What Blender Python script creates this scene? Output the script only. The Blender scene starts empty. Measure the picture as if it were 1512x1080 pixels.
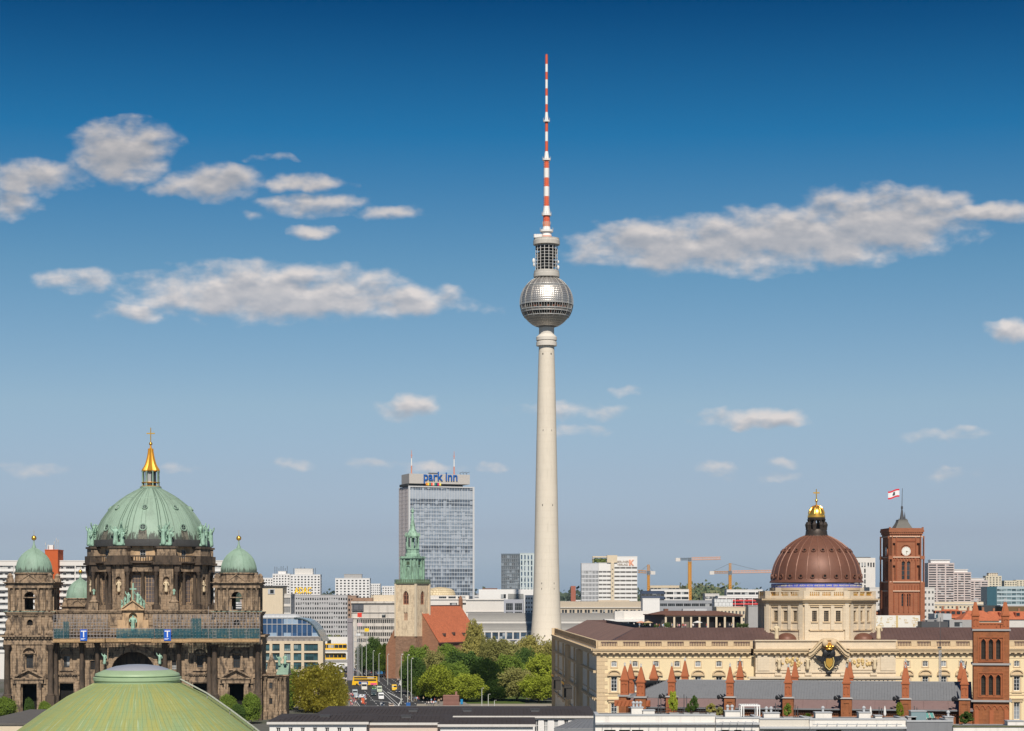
import bpy, math, random
from mathutils import Vector, Matrix
R = math.radians
C = bpy.context.scene.collection
scene = bpy.context.scene
F, H, CX, HY = 3000.0, 41.0, 756.0, 880.0        # focal length in photo pixels, camera height in metres, principal column, horizon row
# ---------------------------------------------------------------- camera
cam = bpy.data.objects.new('camera', bpy.data.cameras.new('camera')); C.objects.link(cam)
cam.location = (0, 0, H); cam.rotation_euler = (R(90), 0, 0)
cam.data.sensor_width = 36; cam.data.lens = 36 * F / 1512; cam.data.shift_y = (HY - 540) / 1512
cam.data.clip_start = 1; cam.data.clip_end = 60000
scene.camera = cam
# ---------------------------------------------------------------- sun, sky, exposure
SUN_EL, SUN_AZ = 44.0, 4.0                        # azimuth: degrees to the right of straight behind the camera
scene.view_settings.view_transform = 'Standard'; scene.view_settings.look = 'None'
scene.view_settings.exposure = 0.0; scene.view_settings.gamma = 1.0
sd = bpy.data.lights.new('sun', 'SUN'); sd.energy = 5.0; sd.angle = R(0.5); sd.color = (1.0, 0.93, 0.83)
sun = bpy.data.objects.new('sun', sd); C.objects.link(sun)
sdir = Vector((math.sin(R(SUN_AZ)) * math.cos(R(SUN_EL)), -math.cos(R(SUN_AZ)) * math.cos(R(SUN_EL)), math.sin(R(SUN_EL))))
sun.rotation_euler = sdir.to_track_quat('Z', 'Y').to_euler(); sun.location = (0, -50, 200)

class NT:
    """small helper to write node trees"""
    def __init__(s, tree): s.t = tree
    def n(s, typ, **kw):
        nd = s.t.nodes.new(typ)
        for k, v in kw.items():
            if k == 'ins':
                for i, val in v.items():
                    if hasattr(val, 'is_linked'): s.t.links.new(val, nd.inputs[i])
                    else: nd.inputs[i].default_value = val
            else: setattr(nd, k, v)
        return nd
    def math(s, op, a, b=None, c=None, clamp=False):
        ins = {0: a}
        if b is not None: ins[1] = b
        if c is not None: ins[2] = c
        return s.n('ShaderNodeMath', operation=op, use_clamp=clamp, ins=ins).outputs[0]
    def mix(s, f, a, b, typ='MIX'):
        nd = s.n('ShaderNodeMix', data_type='RGBA', blend_type=typ)
        for i, val in ((0, f), (6, a), (7, b)):
            if hasattr(val, 'is_linked'): s.t.links.new(val, nd.inputs[i])
            elif i: nd.inputs[i].default_value = (*val, 1) if len(val) == 3 else val
            else: nd.inputs[i].default_value = val
        return nd.outputs[2]
    def ramp(s, f, stops, interp='LINEAR'):
        nd = s.n('ShaderNodeValToRGB', ins={0: f}); cr = nd.color_ramp; cr.interpolation = interp
        while len(cr.elements) < len(stops): cr.elements.new(0.5)
        for e, (p, c) in zip(cr.elements, stops):
            e.position = p; e.color = (*c, 1) if isinstance(c, tuple) else (c, c, c, 1)
        return nd.outputs[0]
    def smooth(s, x, a, b):
        nd = s.n('ShaderNodeMapRange', interpolation_type='SMOOTHSTEP', ins={0: x, 1: a, 2: b, 3: 0.0, 4: 1.0})
        return nd.outputs[0]
    def noise(s, vec, scale, detail=3, rough=0.55):
        return s.n('ShaderNodeTexNoise', ins={'Vector': vec, 'Scale': scale, 'Detail': detail, 'Roughness': rough}).outputs[0]

# clouds: (px, py, half width, height above, height below, strength) as seen from the viewpoint; directions at infinity
CLOUDS = [(182, 230, 84, 54, 42, 1.1), (200, 205, 46, 28, 30, 1.0), (60, 260, 80, 28, 30, 1.0), (5, 300, 52, 24, 26, .9), (318, 276, 72, 36, 24, 1.05), (262, 282, 46, 14, 14, .7),
          (456, 304, 74, 18, 18, 1.0), (450, 272, 70, 16, 14, .9), (574, 314, 52, 12, 12, .65), (515, 298, 40, 10, 12, .55), (372, 319, 18, 8, 8, .45), (464, 344, 36, 12, 12, .62),
          (395, 436, 205, 50, 40, 1.2), (570, 448, 140, 30, 22, 1.05), (300, 420, 110, 26, 30, .95), (122, 412, 72, 18, 20, .62), (190, 462, 56, 16, 16, .66),
          (1060, 362, 210, 42, 44, 1.1), (1180, 350, 200, 44, 46, 1.2), (1300, 330, 150, 54, 50, 1.2), (1350, 304, 90, 28, 24, 1.0), (1450, 316, 100, 18, 16, .95), (950, 354, 112, 30, 38, 1.0), (1000, 385, 150, 20, 16, .85),
          (1506, 494, 52, 24, 16, 1.0), (612, 600, 34, 22, 20, .8), (590, 606, 44, 14, 18, .5), (832, 610, 84, 16, 12, .5), (1105, 620, 92, 20, 14, .85),
          (926, 578, 24, 10, 9, .5), (850, 634, 52, 9, 9, .42), (1404, 644, 72, 12, 11, .4), (30, 694, 64, 12, 12, .42), (270, 690, 42, 9, 9, .55),
          (440, 686, 34, 9, 9, .5), (560, 685, 44, 9, 10, .5), (640, 690, 50, 9, 9, .38), (735, 690, 24, 8, 8, .4), (1052, 692, 36, 10, 10, .5),
          (1152, 686, 26, 9, 8, .5), (1115, 704, 60, 9, 9, .38), (400, 234, 36, 7, 7, .35), (732, 450, 30, 16, 16, .35), (296, 474, 22, 9, 9, .35), (1396, 702, 50, 9, 9, .3)]
w = bpy.data.worlds.new('World'); scene.world = w; w.use_nodes = True
w.cycles.sampling_method = 'MANUAL'; w.cycles.sample_map_resolution = 256
wt = w.node_tree; wt.nodes.clear(); nt = NT(wt)
geo = nt.n('ShaderNodeTexCoord'); sx = nt.n('ShaderNodeSeparateXYZ', ins={0: geo.outputs['Generated']})
yy = nt.math('MAXIMUM', sx.outputs[1], .05)
U = nt.math('MULTIPLY_ADD', nt.math('DIVIDE', sx.outputs[0], yy), F, CX)
V = nt.math('MULTIPLY_ADD', nt.math('DIVIDE', sx.outputs[2], yy), -F, HY)
pv = nt.n('ShaderNodeCombineXYZ', ins={0: U, 1: V}).outputs[0]
warp = nt.n('ShaderNodeTexNoise', ins={'Vector': pv, 'Scale': .03, 'Detail': 2.0})
def cover(vec, detail):
    best = None
    wv = nt.n('ShaderNodeVectorMath', operation='MULTIPLY_ADD', ins={0: warp.outputs[1], 1: (34, 22, 0), 2: vec}).outputs[0]
    wv = nt.n('ShaderNodeVectorMath', operation='SUBTRACT', ins={0: wv, 1: (17, 11, 0)}).outputs[0]
    for (px, py, a, bu, bd, st) in CLOUDS:
        b = (bu + bd) / 2; py += (bd - bu) / 2
        q = nt.n('ShaderNodeVectorMath', operation='MULTIPLY_ADD', ins={0: wv, 1: (1 / a, 1 / b, 0), 2: (-px / a, -py / b, 0)}).outputs[0]
        q = nt.n('ShaderNodeVectorMath', operation='DOT_PRODUCT', ins={0: q, 1: q}).outputs['Value']
        m = nt.math('MULTIPLY_ADD', q, -st, st + (st - 1) * .3)
        best = m if best is None else nt.math('MAXIMUM', best, m)
    mp = nt.n('ShaderNodeVectorMath', operation='MULTIPLY', ins={0: vec, 1: (1.0, 1.75, 1.0)}).outputs[0]
    N = nt.noise(mp, .016, detail, .51)
    d = nt.math('ADD', best, nt.math('MULTIPLY', nt.math('SUBTRACT', N, .455), 2.9))
    return nt.math('MINIMUM', d, nt.math('MULTIPLY', nt.math('ADD', best, .35), 2.0)), N
pv2 = nt.n('ShaderNodeVectorMath', operation='ADD', ins={0: pv, 1: (4, -13, 0)}).outputs[0]
(D0, N0), (D1, N1) = cover(pv, 7), cover(pv2, 3)
front = nt.smooth(sx.outputs[1], .3, .6)
alpha = nt.math('MULTIPLY', nt.math('MULTIPLY', nt.smooth(D0, -.15, 1.2), front), .95)
shade = nt.math('ADD', nt.math('MULTIPLY_ADD', nt.smooth(D1, -.1, 1.25), -.6, .95), nt.math('MULTIPLY', nt.math('SUBTRACT', N0, N1), 1.2), clamp=True)
sky = nt.n('ShaderNodeTexSky', sky_type='NISHITA', sun_disc=False)
sky.sun_elevation = R(SUN_EL); sky.sun_rotation = R(180 - SUN_AZ); sky.altitude = 60; sky.air_density = 1.0; sky.dust_density = 1.0; sky.ozone_density = 2.0
SKY = .1
tan_el = nt.math('DIVIDE', sx.outputs[2], nt.math('SQRT', nt.math('SUBTRACT', 1.0, nt.math('MULTIPLY', sx.outputs[2], sx.outputs[2]))))
TINT = [(0.0, (1, 1, 1)), (1.0, (1, 1, 1))]
TINT = [(0.0, (0.9195, 1.0684, 1.5507)), (0.0111, (0.9195, 1.0684, 1.5507)), (0.05, (0.6944, 0.7594, 1.0973)), (0.1, (0.6829, 0.7272, 0.9374)), (0.1556, (0.68, 0.7505, 0.8589)), (0.2667, (0.397, 0.6268, 0.7444)), (0.3778, (0.0684, 0.4342, 0.6554)), (0.4889, (0.0005, 0.1869, 0.3765)), (0.62, (0.03, 0.22, 0.42)), (1.0, (0.11, 0.2, 0.33))]
tint = nt.ramp(nt.math('MULTIPLY', tan_el, 1 / .6, clamp=True), TINT)
skyc = nt.mix(1.0, sky.outputs[0], tint, 'MULTIPLY')
bright, dark = (8.0, 7.4, 7.1), (3.4, 3.75, 4.4)
dim = nt.ramp(nt.math('MULTIPLY', tan_el, 1 / .3, clamp=True), [(0, 0.86), (.45, 1.0), (.72, .78), (1, .68)])
cc = nt.mix(1.0, nt.mix(shade, dark, bright), dim, 'MULTIPLY')
fin = nt.mix(alpha, skyc, cc)
bg = nt.n('ShaderNodeBackground', ins={0: fin, 1: SKY})
wo = nt.n('ShaderNodeOutputWorld'); wt.links.new(bg.outputs[0], wo.inputs[0])
# ---------------------------------------------------------------- helpers
def X(px, Y): return (px - CX) * Y / F
def Z(py, Y): return H + (HY - py) * Y / F
rng = random.Random(7)
PI = math.pi

class MB:
    """collects shapes and links them as ONE mesh object"""
    def __init__(s): s.v = []; s.f = []; s.m = []; s.cur = 0; s.M = None
    def mat(s, i): s.cur = i; return s
    def add(s, vs, fs):
        b = len(s.v)
        s.v += [tuple(s.M @ Vector(p)) if s.M else tuple(p) for p in vs]
        s.f += [tuple(i + b for i in f) for f in fs]; s.m += [s.cur] * len(fs)
        return s
    def box(s, x0, x1, y0, y1, z0, z1):
        return s.add([(x0, y0, z0), (x1, y0, z0), (x1, y1, z0), (x0, y1, z0), (x0, y0, z1), (x1, y0, z1), (x1, y1, z1), (x0, y1, z1)],
                     [(0, 3, 2, 1), (4, 5, 6, 7), (0, 1, 5, 4), (1, 2, 6, 5), (2, 3, 7, 6), (3, 0, 4, 7)])
    def cbox(s, c, sx, sy, sz): return s.box(c[0] - sx / 2, c[0] + sx / 2, c[1] - sy / 2, c[1] + sy / 2, c[2], c[2] + sz)
    def frustum(s, x0, x1, y0, y1, z0, x2, x3, y2, y3, z1):
        return s.add([(x0, y0, z0), (x1, y0, z0), (x1, y1, z0), (x0, y1, z0), (x2, y2, z1), (x3, y2, z1), (x3, y3, z1), (x2, y3, z1)],
                     [(0, 3, 2, 1), (4, 5, 6, 7), (0, 1, 5, 4), (1, 2, 6, 5), (2, 3, 7, 6), (3, 0, 4, 7)])
    def prism(s, poly, y0, y1):                      # polygon in (x, z), counter-clockwise seen from -y, extruded along y
        n = len(poly)
        vs = [(x, y0, z) for x, z in poly] + [(x, y1, z) for x, z in poly]
        return s.add(vs, [tuple(range(n)), tuple(range(2 * n - 1, n - 1, -1))] + [(i, i + n, (i + 1) % n + n, (i + 1) % n) for i in range(n)])
    def slab(s, poly, z0, z1):                       # polygon in (x, y) extruded along z
        n = len(poly)
        vs = [(x, y, z0) for x, y in poly] + [(x, y, z1) for x, y in poly]
        return s.add(vs, [tuple(range(n - 1, -1, -1)), tuple(range(n, 2 * n))] + [(i, (i + 1) % n, (i + 1) % n + n, i + n) for i in range(n)])
    def lathe(s, prof, seg=24, c=(0, 0, 0), a0=0, a1=2 * PI, cap=True):
        if len(prof) > 3 and abs(prof[0][0] - prof[-1][0]) <= .15 * prof[0][0] and abs(prof[0][1] - prof[-1][1]) < .5 * prof[0][0]: cap = False
        full = abs(a1 - a0 - 2 * PI) < 1e-6; k = seg if full else seg + 1
        vs = []; fs = []
        for r, z in prof:
            for i in range(k):
                a = a0 + (a1 - a0) * i / seg
                vs.append((c[0] + max(r, .0008) * math.cos(a), c[1] + max(r, .0008) * math.sin(a), c[2] + z))
        for j in range(len(prof) - 1):
            for i in range(seg):
                p, q = i, (i + 1) % k
                fs.append((j * k + p, j * k + q, (j + 1) * k + q, (j + 1) * k + p))
        if full and cap and prof[0][0] > .01: fs.append(tuple(range(k - 1, -1, -1)))
        if full and cap and prof[-1][0] > .01: fs.append(tuple(range((len(prof) - 1) * k, len(prof) * k)))
        return s.add(vs, fs)
    def tube(s, p0, p1, r0, r1=None, seg=6):
        p0, p1 = Vector(p0), Vector(p1); d = p1 - p0
        if d.length < 1e-6: return s
        r1 = r0 if r1 is None else r1
        u = d.orthogonal().normalized(); v = d.cross(u).normalized(); vs = []
        for p, r in ((p0, r0), (p1, r1)):
            for i in range(seg):
                a = 2 * PI * (i + .5) / seg; vs.append(p + (u * math.cos(a) + v * math.sin(a)) * r)
        return s.add(vs, [(i, (i + 1) % seg, (i + 1) % seg + seg, i + seg) for i in range(seg)] + [tuple(range(seg - 1, -1, -1)), tuple(range(seg, 2 * seg))])
    def ball(s, c, r, seg=14, rings=8):
        rx, ry, rz = (r, r, r) if not hasattr(r, '__len__') else r
        vs = [(c[0], c[1], c[2] - rz)]; fs = []
        for j in range(1, rings):
            t = -PI / 2 + PI * j / rings
            for i in range(seg):
                a = 2 * PI * i / seg; vs.append((c[0] + rx * math.cos(t) * math.cos(a), c[1] + ry * math.cos(t) * math.sin(a), c[2] + rz * math.sin(t)))
        vs.append((c[0], c[1], c[2] + rz)); L = len(vs) - 1
        for i in range(seg):
            n = (i + 1) % seg
            fs.append((0, 1 + n, 1 + i)); fs.append((L, L - seg + i, L - seg + n))
            for j in range(rings - 2):
                b = 1 + j * seg; fs.append((b + i, b + n, b + seg + n, b + seg + i))
        return s.add(vs, fs)
    def wall(s, O, U, L, z0, z1, ops=(), depth=.4, thick=0, cap=False):
        """wall sheet with real openings and reveals. O origin (x, y), U unit vector along it; outside is to the right of U.
        ops: (xa, xb, za, zb, kind) kind '' rectangular, 'a' round arch, 'p' pointed, 's' segmental"""
        N = (U[1], -U[0])
        P = lambda x, z, d=0: (O[0] + U[0] * x - N[0] * d, O[1] + U[1] * x - N[1] * d, z)
        xs = sorted({0, L} | {round(o[0], 4) for o in ops} | {round(o[1], 4) for o in ops})
        zs = sorted({z0, z1} | {round(o[2], 4) for o in ops} | {round(o[3], 4) for o in ops})
        xs = [x for x in xs if -1e-6 <= x <= L + 1e-6]; zs = [z for z in zs if z0 - 1e-6 <= z <= z1 + 1e-6]
        hol = [(round(o[0], 4), round(o[1], 4), round(o[2], 4), round(o[3], 4)) for o in ops]
        for j in range(len(zs) - 1):
            zm = (zs[j] + zs[j + 1]) / 2; run = None
            live = [h for h in hol if h[2] < zm < h[3]]
            for i in range(len(xs) - 1):
                xm = (xs[i] + xs[i + 1]) / 2
                solid = not any(h[0] < xm < h[1] for h in live)
                if solid and run is None: run = xs[i]
                if run is not None and (not solid or i == len(xs) - 2):
                    e = xs[i + 1] if solid else xs[i]
                    s.add([P(run, zs[j]), P(e, zs[j]), P(e, zs[j + 1]), P(run, zs[j + 1])], [(0, 1, 2, 3)]); run = None
        for o in ops:
            xa, xb, za, zb = o[:4]; k = o[4] if len(o) > 4 else ''; d = depth
            pts = arch_pts(xa, xb, za, zb, k)         # from right foot over the top to left foot
            n = len(pts)
            for i in range(n - 1):
                (ax, az), (bx, bz) = pts[i], pts[i + 1]
                s.add([P(ax, az), P(ax, az, d), P(bx, bz, d), P(bx, bz)], [(0, 1, 2, 3)])
                if k: s.add([P(ax, az), P(bx, bz), P(bx, zb), P(ax, zb)], [(0, 1, 2, 3)])
            s.add([P(xa, za), P(xa, za, d), P(xb, za, d), P(xb, za)], [(0, 1, 2, 3)])
            s.add([P(xb, za), P(xb, za, d), P(*pts[0], d), P(*pts[0])], [(0, 1, 2, 3)])
            s.add([P(*pts[-1]), P(*pts[-1], d), P(xa, za, d), P(xa, za)], [(0, 1, 2, 3)])
        return s
    def build(s, name, mats, parent=None, loc=(0, 0, 0), rz=0, flat=False):
        me = s.mesh(name, mats, flat); return link(name, me, parent, loc, rz)
    def mesh(s, name, mats, flat=False):
        me = bpy.data.meshes.new(name); me.from_pydata(s.v, [], s.f)
        for m in (mats if isinstance(mats, (list, tuple)) else [mats]): me.materials.append(m)
        me.polygons.foreach_set('material_index', s.m)
        if not flat:
            me.polygons.foreach_set('use_smooth', [True] * len(s.f)); me.update(); me.set_sharp_from_angle(angle=R(32))
        me.update(); return me

def arch_pts(xa, xb, za, zb, k):
    w = (xb - xa) / 2; c = (xa + xb) / 2
    if k == 'a': return [(c + w * math.cos(t), zb - w + w * math.sin(t)) for t in [PI * i / 10 for i in range(11)]]
    if k == 's': return [(c + w * math.cos(t), zb - w * .35 + w * .35 * math.sin(t)) for t in [PI * i / 8 for i in range(9)]]
    if k == 'p':
        zs = zb - w * 1.7; a = [(c + w - 2 * w * (1 - math.cos(t)), zs + 2 * w * .98 * math.sin(t)) for t in [PI / 3 * i / 5 for i in range(6)]]
        return a[:-1] + [(c, zb)] + [(2 * c - x, z) for x, z in a[:-1][::-1]]
    return [(xb, zb), (xa, zb)]

def link(name, me, parent=None, loc=(0, 0, 0), rz=0):
    o = bpy.data.objects.new(name, me); C.objects.link(o); o.location = loc; o.rotation_euler = (0, 0, rz)
    if parent: o.parent = parent
    return o
def tag(o, label, cat, group=None):
    o['label'] = label; o['category'] = cat
    if group: o['group'] = group
    return o
def thing(name, label, cat, loc=(0, 0, 0), rz=0, group=None):
    o = bpy.data.objects.new(name, None); C.objects.link(o); o.location = loc; o.rotation_euler = (0, 0, rz); o.empty_display_size = 1
    return tag(o, label, cat, group)
def copy_tree(o, parent=None):
    c = o.copy(); C.objects.link(c); c.parent = parent
    for ch in [k for k in o.children]: copy_tree(ch, c)
    return c
def structure(o): o['kind'] = 'structure'; return o
def text_mesh(txt, size, depth, mat, name='lettering', bold=0.0, align='CENTER'):
    cu = bpy.data.curves.new(name, 'FONT'); cu.body = txt; cu.size = size; cu.extrude = depth; cu.align_x = align; cu.offset = bold; cu.resolution_u = 3
    ob = bpy.data.objects.new(name, cu); me = bpy.data.meshes.new_from_object(ob)
    bpy.data.objects.remove(ob); bpy.data.curves.remove(cu)
    me.transform(Matrix.Rotation(R(90), 4, 'X')); me.materials.clear(); me.materials.append(mat); me.name = name
    return me
def skin(name, pts, edges, mats, sub=2, pick=None):
    """one continuous body grown round a skeleton: pts (x, y, z, radius)"""
    me = bpy.data.meshes.new(name); me.from_pydata([p[:3] for p in pts], edges, [])
    ob = bpy.data.objects.new(name, me); C.objects.link(ob)
    ob.modifiers.new('skin', 'SKIN'); ob.modifiers.new('sub', 'SUBSURF').levels = sub
    sv = me.skin_vertices[0].data
    for i, p in enumerate(pts): sv[i].radius = (p[3], p[3])
    sv[0].use_root = True
    dg = bpy.context.evaluated_depsgraph_get(); out = bpy.data.meshes.new_from_object(ob.evaluated_get(dg))
    bpy.data.objects.remove(ob); bpy.data.meshes.remove(me); out.name = name; out.materials.clear()
    for m in mats: out.materials.append(m)
    for p in out.polygons:
        p.use_smooth = True
        if pick: p.material_index = pick(p.center)
    return out

# ---------------------------------------------------------------- materials
MATS = {}
def mat(name, col, rough=.7, metal=0.0, var=.12, scale=.6, streak=0.0, stain=None, bump=0.0, brick=None, col2=None, fine=True, spec=.3, trans=0.0, zst=None):
    """principled with world-space noise: var tone variation, streak vertical run marks, stain (colour, amount) weather marks, brick (length, height, mortar)"""
    if name in MATS: return MATS[name]
    m = bpy.data.materials.new(name); m.use_nodes = True; t = m.node_tree; t.nodes.clear(); k = NT(t)
    pos = k.n('ShaderNodeNewGeometry').outputs['Position']
    n1 = k.noise(pos, scale, 5, .6)
    c = k.mix(n1, tuple(max(0, x * (1 - var)) for x in col), tuple(min(1, x * (1 + var)) for x in (col2 or col)))
    if fine:
        n2 = k.noise(pos, scale * 9, 3, .6)
        c = k.mix(k.math('MULTIPLY', k.math('SUBTRACT', n2, .35, clamp=True), var * 1.6), c, tuple(x * .45 for x in col))
    if brick:
        bl, bh, mc, bc = (*brick, .72)[:4]
        sp = k.n('ShaderNodeSeparateXYZ', ins={0: pos})
        v = k.n('ShaderNodeCombineXYZ', ins={0: k.math('ADD', sp.outputs[0], k.math('MULTIPLY', sp.outputs[1], .77)), 1: sp.outputs[2]}).outputs[0]
        b = k.n('ShaderNodeTexBrick', ins={'Vector': v, 'Color1': (1, 1, 1, 1), 'Color2': (bc, bc, bc, 1), 'Mortar': (*mc, 1), 'Scale': 1.0, 'Mortar Size': bh * .07, 'Brick Width': bl, 'Row Height': bh})
        c = k.mix(1.0, c, b.outputs[0], 'MULTIPLY')
    if streak:
        st = k.noise(k.n('ShaderNodeVectorMath', operation='MULTIPLY', ins={0: pos, 1: (1, 1, .07)}).outputs[0], 1.7, 4, .65)
        c = k.mix(k.math('MULTIPLY', k.smooth(st, .5, .78), streak), c, tuple(x * .3 for x in col))
    if stain:
        sn = k.noise(k.n('ShaderNodeVectorMath', operation='MULTIPLY', ins={0: pos, 1: (1, 1, .35)}).outputs[0], stain[2] if len(stain) > 2 else .5, 6, .68)
        c = k.mix(k.math('MULTIPLY', k.smooth(sn, .46, .62), stain[1]), c, stain[0])
    if zst:                                   # rain runs rising from a gutter: (height where they start, where they end, colour, amount)
        sp2 = k.n('ShaderNodeSeparateXYZ', ins={0: pos}); run = k.noise(k.n('ShaderNodeVectorMath', operation='MULTIPLY', ins={0: pos, 1: (1, 1, .05)}).outputs[0], zst[4], 4, .65)
        hgt = k.n('ShaderNodeMapRange', ins={0: sp2.outputs[2], 1: zst[0], 2: zst[1], 3: .22, 4: -.25}).outputs[0]
        c = k.mix(k.math('MULTIPLY', k.smooth(k.math('ADD', run, hgt), .52, .66), zst[3]), c, zst[2])
    p = k.n('ShaderNodeBsdfPrincipled', ins={'Base Color': c, 'Roughness': rough, 'Metallic': metal, 'Specular IOR Level': spec})
    if bump:
        bn = k.n('ShaderNodeBump', ins={'Strength': bump, 'Distance': .2, 'Height': k.noise(pos, scale * 5, 5, .65)})
        t.links.new(bn.outputs[0], p.inputs['Normal'])
    sh = p.outputs[0]
    if trans:
        tr = k.n('ShaderNodeBsdfTranslucent', ins={0: c}); mx = k.n('ShaderNodeMixShader', ins={0: trans, 1: sh, 2: tr.outputs[0]}); sh = mx.outputs[0]
    o = k.n('ShaderNodeOutputMaterial'); t.links.new(sh, o.inputs[0])
    MATS[name] = m; return m
def glass(name, col, var=.6, rough=.12, cell=(3.0, 3.0), bright=None, amount=.25, spec=.3):
    """window glass seen from far: dark, glossy, each pane its own tone (curtains, blinds), by world cell"""
    if name in MATS: return MATS[name]
    m = bpy.data.materials.new(name); m.use_nodes = True; t = m.node_tree; t.nodes.clear(); k = NT(t)
    pos = k.n('ShaderNodeNewGeometry').outputs['Position']
    sn = k.n('ShaderNodeVectorMath', operation='SNAP', ins={0: pos, 1: (cell[0], cell[0], cell[1])}).outputs[0]
    wn = k.n('ShaderNodeTexWhiteNoise', noise_dimensions='3D', ins={0: sn}).outputs[0]
    c = k.mix(wn, tuple(x * (1 - var) for x in col), tuple(x * (1 + var) for x in col))
    if bright: c = k.mix(k.math('GREATER_THAN', wn, 1 - amount), c, bright)
    p = k.n('ShaderNodeBsdfPrincipled', ins={'Base Color': c, 'Roughness': rough, 'Specular IOR Level': spec})
    o = k.n('ShaderNodeOutputMaterial'); t.links.new(p.outputs[0], o.inputs[0]); MATS[name] = m; return m

M_white = mat('white render', (.72, .70, .67), .8, var=.06, streak=.12)
M_offw = mat('off white concrete', (.60, .57, .53), .85, var=.08, streak=.2)
M_cream = mat('cream stone', (.62, .52, .38), .85, var=.08, streak=.15)
M_grey = mat('grey concrete', (.36, .35, .34), .9, var=.12, streak=.3)
M_dgrey = mat('dark grey metal', (.08, .08, .085), .6, var=.15)
M_lgrey = mat('light grey metal', (.45, .46, .47), .5, var=.08)
M_black = mat('black iron', (.018, .018, .02), .5, var=.1)
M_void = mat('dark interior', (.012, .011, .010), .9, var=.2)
M_gold = mat('gilded metal', (.95, .52, .10), .28, metal=.85, var=.1)
M_gold2 = mat('old gilding', (.62, .30, .03), .45, metal=.35, var=.2, scale=1.5)
G_dark = glass('dark window glass', (.035, .04, .045), bright=(.35, .36, .36), amount=.12)
G_flat = glass('flats window glass', (.07, .07, .075), bright=(.50, .49, .47), amount=.55, cell=(1.3, 3.07))
G_blue = glass('blue window glass', (.06, .10, .15), bright=(.38, .42, .46), amount=.15)
G_teal = glass('teal window glass', (.05, .11, .13), bright=(.2, .28, .3), amount=.2)

WIN = {}
def window_mesh(w, h, k, nx, nz, gm, fm, fr=.09, d=.12):
    """glazing with frame and bars, origin at the middle of the sill, face towards -y, depth 0..d"""
    key = (round(w, 3), round(h, 3), k, nx, nz, gm.name, fm.name, fr)
    if key in WIN: return WIN[key]
    mb = MB(); pts = arch_pts(-w / 2, w / 2, 0, h, k)
    poly = [(-w / 2, 0), (w / 2, 0)] + pts
    poly = [p for i, p in enumerate(poly) if i == 0 or (abs(p[0] - poly[i - 1][0]) + abs(p[1] - poly[i - 1][1])) > 1e-5]
    mb.add([(x, d, z) for x, z in poly], [tuple(range(len(poly)))])
    mb.mat(1)
    if fr:
        for sx in (-1, 1): mb.box(*sorted((sx * w / 2, sx * (w / 2 - fr))), 0, d - .01, 0, pts[0][1])
        mb.box(-w / 2 + fr, w / 2 - fr, 0, d - .01, 0, fr)
        if not k: mb.box(-w / 2 + fr, w / 2 - fr, 0, d - .01, h - fr, h)
        else:
            for a, b in zip(pts, pts[1:]): mb.tube((a[0] * .96, d / 2, a[1]), (b[0] * .96, d / 2, b[1]), fr / 2, seg=4)
        top = lambda x: h if not k else max(z for px, z in pts if abs(px) >= abs(x) - 1e-3)
        for i in range(1, nx): xx = -w / 2 + w * i / nx; mb.box(xx - fr * .35, xx + fr * .35, .02, d - .01, fr, top(xx) - fr)
        for j in range(1, nz): zz = h * j / nz; mb.box(-w / 2 + fr, w / 2 - fr, .03, d - .01, zz - fr * .3, zz + fr * .3)
    WIN[key] = mb.mesh('window', [gm, fm]); return WIN[key]
def put_windows(root, O, U, ops, depth, nx=2, nz=3, gm=None, fm=None, fr=.09, name='window', cap=100, d=.12):
    """one window part per opening; past the cap the rest go into one 'stuff' part"""
    gm = gm or G_dark; fm = fm or M_white; N = (U[1], -U[0]); ang = math.atan2(U[1], U[0]); rest = None
    have = sum(1 for c in root.children if c.name.split('.')[0] == name)
    for i, o in enumerate(ops):
        xa, xb, za, zb = o[:4]; k = o[4] if len(o) > 4 else ''
        me = window_mesh(xb - xa, zb - za, k, nx, nz, gm, fm, fr, d); c = (xa + xb) / 2
        p = (O[0] + U[0] * c - N[0] * (depth - d), O[1] + U[1] * c - N[1] * (depth - d), za)
        if have + i < cap: link(name, me, root, p, ang)
        else:
            rest = rest or MB(); Mx = Matrix.Translation(p) @ Matrix.Rotation(ang, 4, 'Z'); b = len(rest.v)
            rest.v += [tuple(Mx @ v.co) for v in me.vertices]; rest.f += [tuple(q + b for q in pl.vertices) for pl in me.polygons]; rest.m += [pl.material_index for pl in me.polygons]
    if rest: r = rest.build(name, [gm, fm], root); r['kind'] = 'stuff'

def grid_ops(L, z0, z1, nx, nz, w, h, k='', mx=0.0, mz=0.0, sill=.5):
    """openings in a regular grid"""
    px = (L - 2 * mx) / nx; pz = (z1 - z0 - mz) / nz; out = []
    for j in range(nz):
        for i in range(nx):
            c = mx + px * (i + .5); b = z0 + pz * j + (pz - h) * sill
            out.append((c - w / 2, c + w / 2, b, b + h, k))
    return out

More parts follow.
